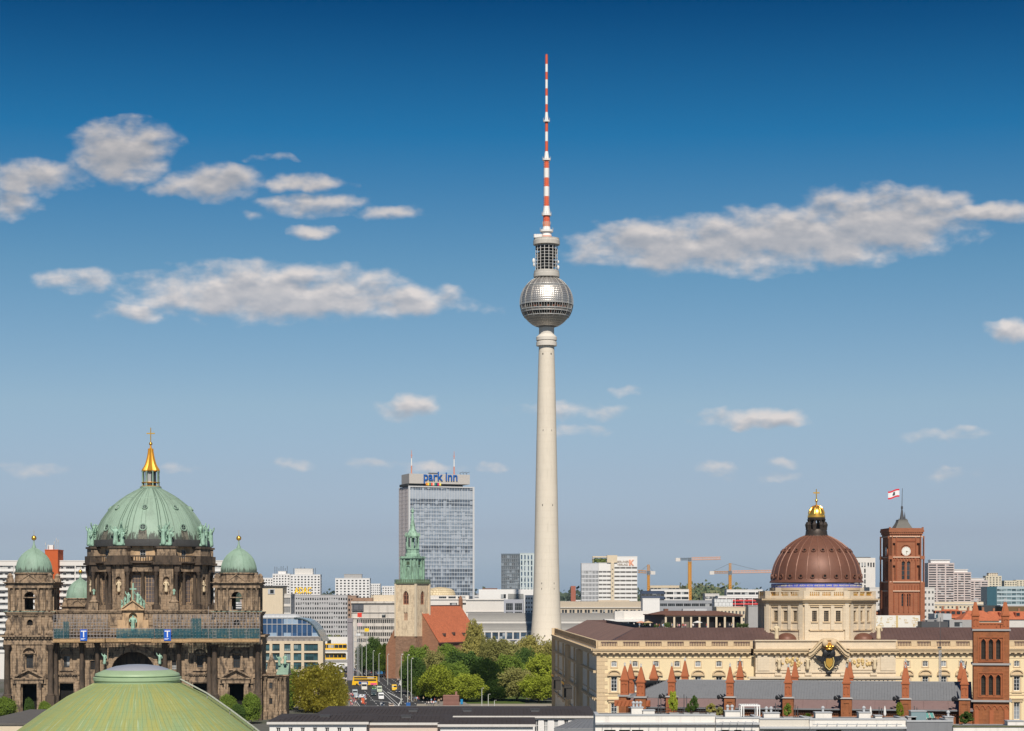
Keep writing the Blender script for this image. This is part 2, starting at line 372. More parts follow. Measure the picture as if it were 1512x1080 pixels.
def facade_block(name, label, cat, px0, px1, pyt, Y, depth, nx, nz, style='punch', wm=None, gm=None, fm=None, rot=0, floor=None, ww=.55, wh=.5, side=0, top=.8,
                 zb=0, roofbox=(), group=None, sidestyle=None, blind=0, par=None, roofm=None, fr=.12, nmul=4):
    """a block of flats or offices: px0..px1 its front in the photo, pyt its roof edge, Y its distance. Real openings, one part per window or window band"""
    s = Y / F; W = (px1 - px0) * s / math.cos(rot); h = Z(pyt, Y); wm = wm or M_offw; gm = (G_flat if style == 'balcony' else G_dark) if gm in (None, G_dark) else gm; fm = fm or M_white
    root = thing(name, label, cat, (X(px0, Y), Y, 0), rot, group)
    ztop = h - top; fl = floor or 3.1
    nz = nz or max(1, int((ztop - zb) / fl)); z0 = ztop - nz * fl
    mb = MB(); faces = [((0, 0), (1, 0), W, nx, style)]
    if side > 0: faces.append(((W, 0), (0, 1), depth, side, sidestyle or style))
    if side < 0: faces.append(((0, depth), (0, -1), depth, -side, sidestyle or style))
    for (O, U, L, n, stl) in faces:
        dp = .35
        if stl == 'punch':
            ops = grid_ops(L, z0, ztop, n, nz, L / n * ww, fl * wh); put = (2, 1)
        elif stl in ('ribbon', 'balcony'):
            ops = grid_ops(L, z0, ztop, n, nz, L / n * (ww if stl == 'ribbon' else .94), fl * (wh if stl == 'ribbon' else .62)); put = (nmul, 1); dp = .3 if stl == 'ribbon' else .75
        else: ops = []
        mb.wall(O, U, L, 0, h, ops, dp)
        if ops: put_windows(root, O, U, ops, dp, put[0], put[1], gm, fm, fr, 'window' if stl == 'punch' else 'window_band')
        if stl == 'balcony':
            N = (U[1], -U[0]); ang = math.atan2(U[1], U[0])
            pm = MB(); pm.box(-L / n * .47, L / n * .47, -.55, .3, -fl * .30, fl * .13); key = pm.mesh('balcony', par or M_white)
            for q, o in enumerate(ops[:100]):
                cx = (o[0] + o[1]) / 2; b = link('balcony', key, root, (O[0] + U[0] * cx, O[1] + U[1] * cx, o[2]), ang)
    if side <= 0: mb.add([(W, 0, 0), (W, depth, 0), (W, depth, h), (W, 0, h)], [(0, 1, 2, 3)])
    if side >= 0: mb.add([(0, depth, 0), (0, 0, 0), (0, 0, h), (0, depth, h)], [(0, 1, 2, 3)])
    mb.add([(W, depth, 0), (0, depth, 0), (0, depth, h), (W, depth, h)], [(0, 1, 2, 3)])
    mb.add([(0, 0, h), (W, 0, h), (W, depth, h), (0, depth, h)], [(0, 1, 2, 3)])
    mb.build('wall', wm, root, flat=True)
    rb = MB(); rb.box(-.15, W + .15, -.15, .25, h + .01, h + .45); rb.box(-.15, .25, .26, depth, h + .01, h + .45); rb.box(W - .25, W + .15, .26, depth, h + .01, h + .45)
    rb.box(.3, W - .3, .3, depth - .1, h + .02, h + .12)
    rb.build('parapet', roofm or wm, root)
    for (a, b, hh, bm) in roofbox:
        q = MB(); q.box(W * a, W * b, depth * .2, depth * .8, h + .13, h + hh); q.box(W * a - .2, W * b + .2, depth * .2 - .2, depth * .8 + .2, h + hh + .003, h + hh + .3); q.build('roof_house', bm or M_grey, root)
    return root, W, h
# ---------------------------------------------------------------- shared figures (built while the scene is small)
M_patina = mat('green copper', (.25, .36, .275), .6, var=.10, scale=.35, streak=.22, stain=((.05, .055, .045), .2, .35))
M_patt = mat('tower dome copper', (.25, .36, .275), .6, var=.10, scale=.35, streak=.3, stain=((.05, .055, .045), .15, .35), zst=(48.8, 52.5, (.05, .052, .042), .8, 2.2))
M_patina2 = mat('bright green copper', (.30, .47, .36), .6, var=.2, scale=1.2, stain=((.04, .05, .04), .5, 1.2))
M_stone = mat('weathered sandstone', (.38, .275, .183), .9, var=.25, scale=1.1, streak=.55, stain=((.055, .043, .034), .88, .9), bump=.1, brick=(1.9, .85, (.6, .57, .53), .74))
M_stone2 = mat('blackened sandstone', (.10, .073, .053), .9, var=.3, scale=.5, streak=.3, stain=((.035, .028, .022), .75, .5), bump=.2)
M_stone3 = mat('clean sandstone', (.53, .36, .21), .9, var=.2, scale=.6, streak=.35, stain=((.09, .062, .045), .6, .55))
M_lead = mat('dark lead sheet', (.06, .058, .056), .6, var=.3, scale=.8, streak=.4)
def figure_pts(h=1.0, arm=0):
    k = h
    P = [(0, 0, .52 * k, .13 * k), (0, 0, .36 * k, .14 * k), (0, -.01 * k, .18 * k, .15 * k), (0, -.01 * k, .02 * k, .17 * k), (0, 0, .68 * k, .12 * k), (0, 0, .80 * k, .13 * k), (0, 0, .865 * k, .05 * k), (0, -.01 * k, .93 * k, .07 * k), (0, -.01 * k, .985 * k, .055 * k),
         (.15 * k, 0, .80 * k, .055 * k), (.21 * k, -.02 * k, .64 * k, .045 * k), (.17 * k, -.13 * k, .55 * k, .035 * k), (-.15 * k, 0, .80 * k, .055 * k)]
    P += [(-.24 * k, -.02 * k, .90 * k, .045 * k), (-.27 * k, -.05 * k, 1.06 * k, .035 * k)] if arm else [(-.21 * k, -.03 * k, .66 * k, .045 * k), (-.14 * k, -.14 * k, .60 * k, .035 * k)]
    return P, [(0, 1), (1, 2), (2, 3), (0, 4), (4, 5), (5, 6), (6, 7), (7, 8), (5, 9), (9, 10), (10, 11), (5, 12), (12, 13), (13, 14)]
ST_green = [skin('statue', *figure_pts(1, a), [M_patina2], 1) for a in (0, 1)]
ST_stone = skin('statue', *figure_pts(1, 0), [mat('pale carved stone', (.62, .50, .33), .9, var=.2, scale=2)], 1)
ST_gold = skin('statue', *figure_pts(1, 0), [M_gold2], 1)
def statue(me, root, loc, h, rz=0, name='statue'):
    o = link(name, me, root, loc, rz); o.scale = (h, h, h); return o
# people: standing and walking, body one surface, four sets of clothes
def person_pts(step):
    return [(0, 0, .95, .15), (0, 0, 1.15, .14), (0, .01, 1.38, .17), (0, 0, 1.50, .06), (0, -.02, 1.62, .10), (0, -.01, 1.74, .075),
            (.10, 0, .88, .10), (.11, -.13 * step, .50, .07), (.11, -.26 * step + .05 * step, .08, .05), (.11, -.26 * step - .12, .035, .04),
            (-.10, 0, .88, .10), (-.11, .05 * step, .50, .07), (-.11, .24 * step, .09, .05), (-.11, .24 * step - .13, .035, .04),
            (.20, .01, 1.42, .06), (.26, .06 * step, 1.16, .045), (.27, -.06, .92, .035), (-.20, .01, 1.42, .06), (-.26, -.05 * step, 1.16, .045), (-.26, -.14, .94, .035)], \
           [(0, 1), (1, 2), (2, 3), (3, 4), (4, 5), (0, 6), (6, 7), (7, 8), (8, 9), (0, 10), (10, 11), (11, 12), (12, 13), (2, 14), (14, 15), (15, 16), (2, 17), (17, 18), (18, 19)]
M_skin = mat('skin', (.5, .3, .21), .6, var=.05)
def pick_part(c): return 2 if c.z > 1.50 else (1 if c.z > .93 and abs(c.x) < .24 else (2 if abs(c.x) > .24 and c.z < 1.2 else 0 if c.z < .93 else 1))
OUTFITS = [('white top and dark trousers', (.7, .68, .66), (.04, .045, .07)), ('red jacket and blue jeans', (.5, .06, .05), (.07, .11, .2)), ('black coat and grey trousers', (.02, .02, .025), (.16, .16, .17)),
           ('light blue shirt and beige trousers', (.25, .4, .6), (.42, .34, .24)), ('pink top and dark jeans', (.62, .3, .33), (.04, .05, .09)), ('beige jacket and black trousers', (.48, .38, .26), (.02, .02, .02))]
PEOPLE = []
for i, (nm, top, low) in enumerate(OUTFITS):
    PEOPLE.append((nm, skin('person', *person_pts((.9, .2, .6)[i % 3]), [mat('trousers %s' % nm, low, .8), mat('top %s' % nm, top, .8), M_skin], 1, pick_part)))
HAIRS = [mat('hair ' + n, c, .6) for n, c in (('brown', (.06, .035, .02)), ('black', (.012, .01, .01)), ('fair', (.35, .24, .11)))]
HAIR_ME = []
for m in HAIRS:
    q = MB(); q.lathe([(.098, 0), (.112, .05), (.10, .10), (.06, .145), (.0, .16)], 10, (0, .012, 1.615)); HAIR_ME.append(q.mesh('hair', m))
def person(loc, i, rz, label, group):
    nm, me = PEOPLE[i % 6]; o = link('person', me, None, loc, rz); tag(o, label.replace('%', nm), 'person', group)
    link('hair', HAIR_ME[i % 3], o); s = .93 + .14 * rng.random(); o.scale = (s, s, s); return o

# ---------------------------------------------------------------- cathedral with green domes
DOM_Y, DOM_S = 670.0, 670.0 / F
dom = thing('cathedral', 'dark sandstone cathedral with a large green copper dome and golden lantern, scaffolding across its front', 'cathedral', (X(196, DOM_Y), DOM_Y, 0), R(1.9))
dxm = lambda px: (px - 196) * DOM_S
dzm = lambda py: H + (HY - py) * DOM_S
def column(mb, x, y, z0, z1, r, seg=12):
    h = z1 - z0
    mb.lathe([(r * 1.35, 0), (r * 1.35, r * .35), (r * 1.12, r * .55), (r, r * .8), (r * .98, h * .4), (r * .86, h - r * 2.0), (r * .92, h - r * 1.9), (r * 1.3, h - r * .35), (r * 1.45, h - r * .3), (r * 1.45, h)], seg, (x, y, z0))
def cornice(mb, x0, x1, y0, z, steps, dent=0.0, back=.3):
    """stepped moulding on a front at y0; steps (height, projection)"""
    for i, (hh, pr) in enumerate(steps):
        mb.box(x0 - pr, x1 + pr, y0 - pr, y0 + back, z, z + hh); z += hh
    if dent:
        n = int((x1 - x0) / dent / 1.9)
        for i in range(n): c = x0 + (x1 - x0) * (i + .5) / n; mb.box(c - dent / 2, c + dent / 2, y0 - steps[-1][1] * .75, y0 - .02, z - steps[-1][0] - dent * 1.1, z - steps[-1][0] - .004)
def pediment(mb, c, w, y0, z, h, pr=.5, t=.35):
    mb.prism([(c - w / 2, z), (c + w / 2, z), (c, z + h - t)], y0 - pr * .4, y0 + .1)
    for s in (-1, 1):
        a, b = (c + s * (w / 2 + .3), z), (c, z + h - t)
        q = [a, (a[0], a[1] + t), (b[0], b[1] + t), b]
        mb.prism(q if s < 0 else q[::-1], y0 - pr, y0 + .1)
    mb.box(c - w / 2 - .3, c + w / 2 + .3, y0 - pr - .003, y0 + .1, z - t, z - .002)
def segpediment(mb, c, w, y0, z, h, pr=.4, t=.28):
    P = lambda k, i: (c + (w / 2 + k) * math.cos(PI * i / 10), z + (h + k) * math.sin(PI * i / 10))
    for i in range(10): mb.prism([P(0, i), P(t, i), P(t, i + 1), P(0, i + 1)], y0 - pr, y0 + .1)
    mb.box(c - w / 2 - t, c + w / 2 + t, y0 - pr - .003, y0 + .1, z - t, z - .002)

CW = 26.0
# front between the towers
m = MB()
ops = [(CW - 7.2, CW + 7.2, .1, 22.6, 'a')]
for s in (-1, 1):
    ops += [(CW + s * 21.9 - .98, CW + s * 21.9 + .98, 17.3, 21.2), (CW + s * 21.9 - 2.3, CW + s * 21.9 + 2.3, 0.2, 12.1), (CW + s * 13.4 - .75, CW + s * 13.4 + .75, 16.6, 19.6)]
m.wall((-CW, 1.2), (1, 0), 2 * CW, 0, 25.6, ops, 1.0)
for s in (-1, 1):
    x = s * 21.9
    m.box(x - 1.9, x - 1.3, .7, 1.19, 16.7, 21.7); m.box(x + 1.3, x + 1.9, .7, 1.19, 16.7, 21.7); segpediment(m, x, 3.7, 1.2, 21.9, 1.7, .9); m.box(x - 2.3, x + 2.3, .4, 1.18, 16.2, 16.69)
    for q in (-4.2, 4.2): m.box(x + q - .7, x + q + .7, .75, 1.19, 13.2, 25.5)
    a, b = sorted((s * 17.8, s * 25.9))
    cornice(m, a, b, 1.2, 12.4, [(.7, .25), (1.5, .12), (.4, .5), (.5, .9)], .4)
    m.box(a, b, .9, 1.19, 15.51, 16.15)
    for q in (-3.4, 3.4): m.box(x + q - .6, x + q + .6, .5, 1.19, 0, 12.39)
# big portal arch moulding
for k, (r0, r1, pr) in enumerate(((7.25, 8.0, .9), (8.02, 9.3, .55))):
    for i in range(16):
        P = lambda r, t: (r * math.cos(t), 15.4 + r * math.sin(t)); t0, t1 = PI * i / 16, PI * (i + 1) / 16
        m.prism([P(r0, t0), P(r1, t0), P(r1, t1), P(r0, t1)], 1.2 - pr, 1.19)
m.box(-.8, .8, 0, 1.18, 22.4, 25.0)
m.box(-CW, CW, 1.25, 14, 25.61, 28.2)
m.build('front_wall', M_stone, dom)
q = MB(); q.add([(-7.6, 6.5, 0), (7.6, 6.5, 0), (7.6, 6.5, 24), (-7.6, 6.5, 24)], [(0, 1, 2, 3)]); q.box(-8, -7.3, 2.3, 6.5, 0, 24); q.box(7.3, 8, 2.3, 6.5, 0, 24); q.box(-8, 8, 2.3, 6.5, 23, 24)
q.build('portal_niche', mat('portal mosaic', (.10, .07, .045), .6, var=.5, scale=.5, stain=((.02, .018, .02), .8, .7)), dom)
for s in (-1, 1):
    put_windows(dom, (-CW, 1.2), (1, 0), [ops[1 if s < 0 else 4], ops[3 if s < 0 else 6]], .6, 3, 4, G_dark, M_stone2, .07)
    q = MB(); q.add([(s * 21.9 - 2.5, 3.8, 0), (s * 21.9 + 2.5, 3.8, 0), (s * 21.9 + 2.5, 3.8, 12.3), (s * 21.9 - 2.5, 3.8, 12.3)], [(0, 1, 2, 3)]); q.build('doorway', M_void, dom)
for x in (-16.6, -11.6, 10.6, 15.2, -25.2, 25.2):
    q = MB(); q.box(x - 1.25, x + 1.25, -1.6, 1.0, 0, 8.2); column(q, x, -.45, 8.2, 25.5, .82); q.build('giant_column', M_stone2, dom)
# ledge, attic, centre aedicule behind the scaffold
m = MB()
cornice(m, -CW, CW, 1.2, 25.65, [(.9, .3), (1.2, .15), (.5, .7), (.6, 1.2)], .5, 2)
m.wall((-CW, 1.6), (1, 0), 2 * CW, 28.3, 35.3, [], .3)
for i in range(9):
    x = -CW + 3 + i * 5.8
    if abs(x) > 4.5: m.box(x - 2.1, x + 2.1, 1.35, 1.59, 29.4, 30.3); m.box(x - 2.1, x + 2.1, 1.35, 1.59, 31.2, 33.6); m.box(x + 2.4, x + 3.2, 1.0, 1.59, 28.4, 35.0)
cornice(m, -CW, CW, 1.6, 35.3, [(.5, .3), (.4, .6)], .3, 2)
m.box(-CW, CW, 3.7, 24, 28.25, 35.9)
m.build('attic_wall', M_stone, dom)
m = MB()
m.wall((-3.4, .4), (1, 0), 6.8, 28.2, 36.2, [(2.0, 4.8, 28.6, 35.4, 'a')], 1.1); m.box(-3.4, -3.38, .42, 3, 28.2, 36.2); m.box(3.38, 3.4, .42, 3, 28.2, 36.2)
m.add([(-1.5, 1.5, 28), (1.5, 1.5, 28), (1.5, 1.5, 36), (-1.5, 1.5, 36)], [(0, 1, 2, 3)])
pediment(m, 0, 6.9, .4, 36.6, 3.1, .9, .4); m.lathe([(.55, 0), (.55, .3)], 14, (0, 0, 0)) if False else None
for s in (-1, 1): m.box(s * 4.2 - .9, s * 4.2 + .9, .6, 2.5, 28.2, 33); q = MB(); q.box(s * 13.2 - 1.6, s * 13.2 + 1.6, 1.2, 4, 36.2, 38.6); q.lathe([(1.5, 0), (1.7, .4), (1.0, 1.0), (.6, 2.6), (.9, 2.8)], 12, (s * 13.2, 2.6, 38.58)); q.build('pedestal', M_stone, dom)
m.build('gable', M_stone3, dom)
statue(ST_green[0], dom, (0, .7, 29.0), 5.6)
for s in (-1, 1):
    statue(ST_green[1], dom, (s * 1.5, .6, 38.0), 4.2, s * .5); statue(ST_green[0], dom, (s * 2.6, .5, 37.4), 3.4, s * .9); statue(ST_green[1], dom, (s * 3.6, .6, 36.6), 3.0, s * 1.2); statue(ST_green[0], dom, (s * 13.2, 2.6, 41.2), 2.2)
    statue(ST_green[1], dom, (s * 9.0, -1.2, 18.2), 3.8, s * .3)
q = MB(); q.box(-.22, .22, .5, .9, 39.5, 45.2); q.box(-1.1, 1.1, .52, .88, 43.0, 43.5); q.build('cross', M_patina2, dom)

# corner towers
def dome_rib(mb, prof, n, r, lift=.0, a_off=0.0, seg=5, c=(0, 0, 0)):
    for i in range(n):
        a = a_off + 2 * PI * i / n; ca, sa = math.cos(a), math.sin(a)
        for (r0, z0), (r1, z1) in zip(prof, prof[1:]):
            mb.tube((c[0] + (r0 + lift) * ca, c[1] + (r0 + lift) * sa, c[2] + z0), (c[0] + (r1 + lift) * ca, c[1] + (r1 + lift) * sa, c[2] + z1), r, r * .9, seg)
TPROF = [(5.98, 0), (6.0, .9), (5.85, 2.0), (5.5, 3.3), (4.9, 4.6), (4.0, 5.8), (2.9, 6.8), (1.7, 7.6), (.7, 8.1)]
def belfry(par, k, hw, z0, z1, dome_z, drum, depth=14.5, y0=-.8):
    """open bell storey, drum, copper dome and gilt ball; k scales the dome"""
    m = MB(); L = 2 * hw; cy = y0 + hw
    o = [(hw - 1.65 * k, hw + 1.65 * k, z0 + .5, z1 - 1.3, 'a')]
    for (O, U) in (((-hw, y0), (1, 0)), ((hw, y0), (0, 1)), ((hw, y0 + L), (-1, 0)), ((-hw, y0 + L), (0, -1))):
        m.wall(O, U, L, z0, z1, o, 1.1)
    m.box(-hw + .1, hw - .1, y0 + .1, y0 + L - .1, z1 - .3, z1 - .01)
    for s in (-1, 1):
        for q in (.42, .70, .92): m.box(s * hw * q - .4, s * hw * q + .4, y0 - .45, y0 - .004, z0 + .2, z1 - .1)
        for q in (.42, .70, .92): column(m, s * hw * q, y0 - .75, z0 + .3, z1 - .1, .34 * k, 8)
        for q in (.2, .5, .8): m.box(s * hw - .004 if s > 0 else s * hw - .4, s * hw + .4 if s > 0 else s * hw + .004, y0 + L * q - .5, y0 + L * q + .5, z0 + .2, z1 - .1)
    segpediment(m, 0, 3.6 * k, y0, z1 - 3.0 * k, 1.75 * k, .35, .3)
    for i, (hh, pr) in enumerate([(.5, .7), (.8, .5), (.35, 1.0), (.3, 1.4)]): zz = z1 + sum([.5, .8, .35][:i]); m.box(-hw - pr, hw + pr, y0 - pr, y0 + L + pr, zz, zz + hh)
    pediment(m, 0, 6.0 * k, y0 - .9, z1 + 1.98, 2.6 * k, .5, .35)
    for s in (-1, 1):
        for yy in (y0 + .6, y0 + L - .6): m.lathe([(1.3 * k, 0), (1.3 * k, .8), (.9 * k, 1.4), (1.0 * k, 2.0), (.3 * k, 2.9)], 8, (s * (hw - .6), yy, z1 + 1.96))
    m.lathe([(6.15 * k, z1 + 1.5), (6.15 * k, dome_z - .5), (6.5 * k, dome_z - .45), (6.5 * k, dome_z - .02)], 32, (0, cy, 0))
    m.build('belfry_wall', M_stone, par)
    d = MB(); pr = [(r * k, z * k) for r, z in TPROF]
    d.lathe([(6.4 * k, -.02), (6.35 * k, .25 * k)] + pr, 48, (0, cy, dome_z)); d.lathe([(.75 * k, 8.05 * k), (.7 * k, 8.5 * k), (.3 * k, 9.4 * k), (.2 * k, 10.6 * k)], 10, (0, cy, dome_z))
    dome_rib(d, pr, 8, .11 * k, 0, PI / 8, 4, (0, cy, dome_z)); dome_rib(d, pr, 40, .035 * k, 0, 0, 3, (0, cy, dome_z))
    dm = d.build('tower_dome', M_patt if k > .9 else M_patina, par)
    for s in (-1, 1): pass
    b = MB(); b.ball((0, cy, dome_z + 11.5 * k), .85 * k); b.tube((0, cy, dome_z + 9.3 * k), (0, cy, dome_z + 14.2 * k), .10 * k, .04, 5); b.build('gilt_ball', M_gold, dm)
    return dm
for s, cx in ((-1, -33.6), (1, 34.2)):
    t = bpy.data.objects.new('corner_tower', None); C.objects.link(t); t.parent = dom; t.location = (cx, 0, 0)
    m = MB(); hw = 8.2
    o = [(hw - 2.35, hw + 2.35, .2, 11.8), (hw - 1.1, hw + 1.1, 17.2, 21.4)]
    m.wall((-hw, -.8), (1, 0), 2 * hw, 0, 25.0, o, .8)
    for x in (-hw, hw): m.add([(x, -.8, 0), (x, 16, 0), (x, 16, 25), (x, -.8, 25)], [(0, 1, 2, 3)])
    for x in (-4.9, 4.9): m.box(x - .6, x + .6, -1.3, -.805, 12, 24.9)
    for x in (-1.75, 1.75): m.box(x - .3, x + .3, -1.5, -.804, 17, 22); m.box(x * 1.9 - .7, x * 1.9 + .7, -2.2, -.803, 0, 12.2)
    segpediment(m, 0, 4.0, -.8, 22.2, 1.7, 1.0); m.box(-2.4, 2.4, -1.6, -.806, 16.5, 16.98)
    m.box(-4.6, 4.6, -2.3, -.802, 12.21, 13.6); pediment(m, 0, 9.2, -.8, 14.0, 3.0, 1.9, .5)
    m.box(-hw, hw, -1.2, -.801, 13.9, 15.2)
    m.build('tower_wall', M_stone, t)
    m = MB()
    cornice(m, -hw, hw, -.8, 25.0, [(.8, .35), (1.3, .2), (.45, .7), (.5, 1.3)], .55, 17)
    hw2 = 7.3
    m.wall((-hw2, -.3), (1, 0), 2 * hw2, 28.0, 35.0, [(hw2 - .95, hw2 + .95, 31.3, 33.2, 'a')], .7)
    for x in (-hw2, hw2): m.add([(x, -.3, 28), (x, 15, 28), (x, 15, 35), (x, -.3, 35)], [(0, 1, 2, 3)])
    for x in (-5.6, -3.2, 3.2, 5.6): m.box(x - .55, x + .55, -.75, -.301, 28.6, 34.9)
    for x in (-7.4, 7.4): m.lathe([(1.3, 0), (1.5, .6), (.8, 1.6), (1.2, 3.2), (.9, 4.6), (.2, 5.4)], 8, (x * .93, -.6, 28.1))
    m.box(-hw2, hw2, -.32, 15, 28.01, 29.6)
    cornice(m, -hw2, hw2, -.3, 34.3, [(.5, .4), (.5, .7), (.4, 1.0)], 0, 15.5)
    m.build('tower_attic', M_stone, t)
    q = MB(); q.box(-hw2 - 1.15, hw2 + 1.15, -1.45, -.2, 35.71, 35.85); q.build('copper_flashing', M_patina, t)
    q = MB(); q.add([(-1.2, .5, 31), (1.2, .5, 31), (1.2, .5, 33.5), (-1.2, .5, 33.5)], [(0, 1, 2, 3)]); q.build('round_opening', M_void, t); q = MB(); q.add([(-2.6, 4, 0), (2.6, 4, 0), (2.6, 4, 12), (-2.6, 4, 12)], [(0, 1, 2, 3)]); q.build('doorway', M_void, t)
    put_windows(t, (-hw, -.8), (1, 0), [o[1]], .5, 3, 4, G_dark, M_stone2, .07)
    for x in (-7.1, 7.1):
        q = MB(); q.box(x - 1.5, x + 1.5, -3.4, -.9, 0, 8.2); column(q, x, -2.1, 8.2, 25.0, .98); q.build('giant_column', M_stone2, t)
    bt = bpy.data.objects.new('bell_storey', None); C.objects.link(bt); bt.parent = t
    belfry(dom, 1.0, 7.1, 35.9, 43.6, 48.7, 0); 
    for ch in [c for c in dom.children if c.name.startswith(('belfry_wall', 'tower_dome')) and not c.get('placed')]: ch.location.x = cx; ch['placed'] = 1
    bpy.data.objects.remove(bt)
belfry(dom, .86, 5.4, 30.0, 35.4, 40.2, 0, y0=86)
for ch in [c for c in dom.children if c.name.startswith(('belfry_wall', 'tower_dome')) and not c.get('placed')]: ch.location.x = -33.4; ch['placed'] = 1
for c in dom.children:
    if c.get('placed'): del c['placed']
m = MB(); m.box(-41, 27.5, 14, 100, 0, 28.2); m.box(27.49, 41, 14, 30, 0, 28.0); m.box(-26, 26, 16, 70, 28.25, 34.5); m.box(-39, -27.5, 85, 97, 28.25, 30.0); m.build('side_wall', M_stone, dom)

# drum and great dome
DC = (0, 41.0)
m = MB(); dk = MB(); at_ = MB(); wn = []
for i in range(8):
    a = -PI / 2 + i * PI / 4
    Mx = Matrix.Translation((DC[0], DC[1], 0)) @ Matrix.Rotation(a + PI / 2, 4, 'Z')   # bay faces local -y
    m.M = dk.M = Mx
    hwid = 17.9 * math.tan(PI / 8)
    o = [(hwid - 3.9, hwid - .75, 38.6, 48.2), (hwid + .75, hwid + 3.9, 38.6, 48.2)]
    m.wall((-hwid, -17.9), (1, 0), 2 * hwid, 36, 51.6, o, .7)
    for x in (-4.7, 0, 4.7): column(dk, x, -18.75, 37.8, 49.2, .62, 10)
    m.box(-5.3, 5.3, -19.6, -17.91, 36.2, 37.75); m.box(-5.4, 5.4, -19.5, -17.92, 49.25, 51.6)
    m.box(-.95, .95, -18.95, -18.4, 54.6, 57.0) if False else None
    # attic with a small window
    hw3 = 18.6 * math.tan(PI / 8)
    at_.M = Mx; at_.wall((-hw3, -18.6), (1, 0), 2 * hw3, 51.6, 57.9, [(hw3 - .95, hw3 + .95, 54.0, 56.8)], .4)
    wn.append((Mx, hwid, o, hw3))
    # pier with niche and coupled columns
    Mp = Matrix.Translation((DC[0], DC[1], 0)) @ Matrix.Rotation(a + PI / 2 + PI / 8, 4, 'Z'); m.M = dk.M = Mp
    m.wall((-2.4, -21.2), (1, 0), 4.8, 36.0, 51.6, [(1.3, 3.5, 41.2, 47.6, 'a')], .8)
    for x in (-2.4, 2.4): m.add([(x, -21.2, 36), (x, -17, 36), (x, -17, 51.6), (x, -21.2, 51.6)], [(0, 1, 2, 3)])
    m.add([(-1.3, -20.4, 41), (1.3, -20.4, 41), (1.3, -20.4, 48), (-1.3, -20.4, 48)], [(0, 1, 2, 3)])
    for x in (-3.5, 3.5): column(dk, x, -21.0, 38.0, 49.2, .68, 10); dk.box(x - .85, x + .85, -21.9, -18, 49.25, 51.55); dk.box(x - 1.0, x + 1.0, -22.0, -18, 36, 37.95)
    dk.box(-4.9, 4.9, -22.6, -18.2, 51.61, 52.4); dk.box(-4.2, 4.2, -22.2, -18.3, 52.42, 54.7); m.box(-3.3, 3.3, -21.6, -18.3, 54.72, 57.2); dk.box(-3.8, 3.8, -22.0, -18.2, 57.21, 57.9)
m.M = dk.M = None
cz = (DC[0], DC[1], 0)
m.lathe([(23.5, 30), (23.5, 35.6), (24.2, 35.7), (24.2, 36.3), (18, 36.35)], 48, cz)
m.build('drum_wall', M_stone, dom); at_.M = None; at_.build('drum_attic', M_stone3, dom)
dk.lathe([(18.5, 51.61), (20.2, 51.7), (21.2, 52.2), (21.2, 52.7), (18.4, 52.75)], 64, cz)
dk.lathe([(20.55, 54.3), (20.9, 54.3), (20.9, 54.75), (20.55, 54.75)], 64, cz)
for i in range(150): a = 2 * PI * i / 150; dk.tube((20.7 * math.cos(a), DC[1] + 20.7 * math.sin(a), 52.7), (20.7 * math.cos(a), DC[1] + 20.7 * math.sin(a), 54.35), .16, seg=4)
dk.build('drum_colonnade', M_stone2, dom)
for (Mx, hwid, o, hw3) in wn:
    for q in o + [(hw3 - .95, hw3 + .95, 54.0, 56.8, 1)]:
        up = len(q) == 5; me = window_mesh(q[1] - q[0], q[3] - q[2], '', 2 if up else 3, 2 if up else 7, G_dark if up else glass('leaded glass', (.10, .085, .085), .3), M_stone3 if not up else M_lgrey, .14)
        ob = link('window', me, dom); ob.matrix_local = Mx @ Matrix.Translation(((q[0] + q[1]) / 2 - (hw3 if up else hwid), -18.32 if up else -17.45, q[2]))
for i in range(8):
    a = -PI / 2 + PI / 8 + i * PI / 4; c, s = math.cos(a), math.sin(a)
    g_ = bpy.data.objects.new('angel_group', None); C.objects.link(g_); g_.parent = dom; g_.location = (DC[0] + 20.9 * c, DC[1] + 20.9 * s, 57.9); g_.rotation_euler.z = a + PI / 2; g_.scale = (1.2, 1.2, 1.22)
    statue(ST_green[1], g_, (-.9, -.3, 0), 5.6, .3); statue(ST_green[0], g_, (1.1, 0, 0), 4.6, -.4); statue(ST_green[1], g_, (.2, .9, 1.4), 5.2, 2)
    wgs = MB()
    for sx in (-1, 1):
        for q in range(5): wgs.tube((sx * .3, .4, 3.6), (sx * (2.4 - q * .32), .7, 5.6 - q * .9), .28, .08, 5)
    wgs.ball((0, .2, .5), (1.9, 1.2, .7), 8, 5); wgs.build('wing', M_patina2, g_)
    statue(ST_stone, dom, (DC[0] + 20.9 * c, DC[1] + 20.9 * s, 42.0), 4.4, a + PI / 2)
DPROF = [(20.0, 58.6), (19.75, 60), (19.1, 62.2), (18.2, 64.8), (17.05, 67.2), (15.35, 69.6), (13.1, 72.3), (10.8, 74.2), (8.4, 75.9), (6.0, 77.3), (4.2, 78.2), (3.5, 78.6)]
d = MB(); d.lathe(DPROF, 96, cz); rbm = MB()
for k in range(8):
    b = -PI / 2 + PI / 8 + k * PI / 4
    for off in (-.105, -.055, .055, .105):
        dome_rib(rbm, DPROF, 1, .17, .02, b + off, 4, cz)
    for off in (.19, .2, .3927 - .04, -.3927 + .04 + .7854 + .0): dome_rib(rbm, DPROF, 1, .09, .02, b + off, 3, cz)
    for off in (.27, .33, .45, .52, .58): dome_rib(d, DPROF[:9], 1, .045, .02, b + off, 3, cz)
d.lathe([(9.9, 74.8), (9.85, 75.05), (9.5, 75.2)], 64, cz)
gd = d.build('great_dome', mat('dome copper', (.27, .375, .29), .58, var=.12, scale=.16, streak=.22, stain=((.08, .085, .07), .2, .16), zst=(60.5, 66.5, (.045, .045, .038), .9, 1.1)), dom)
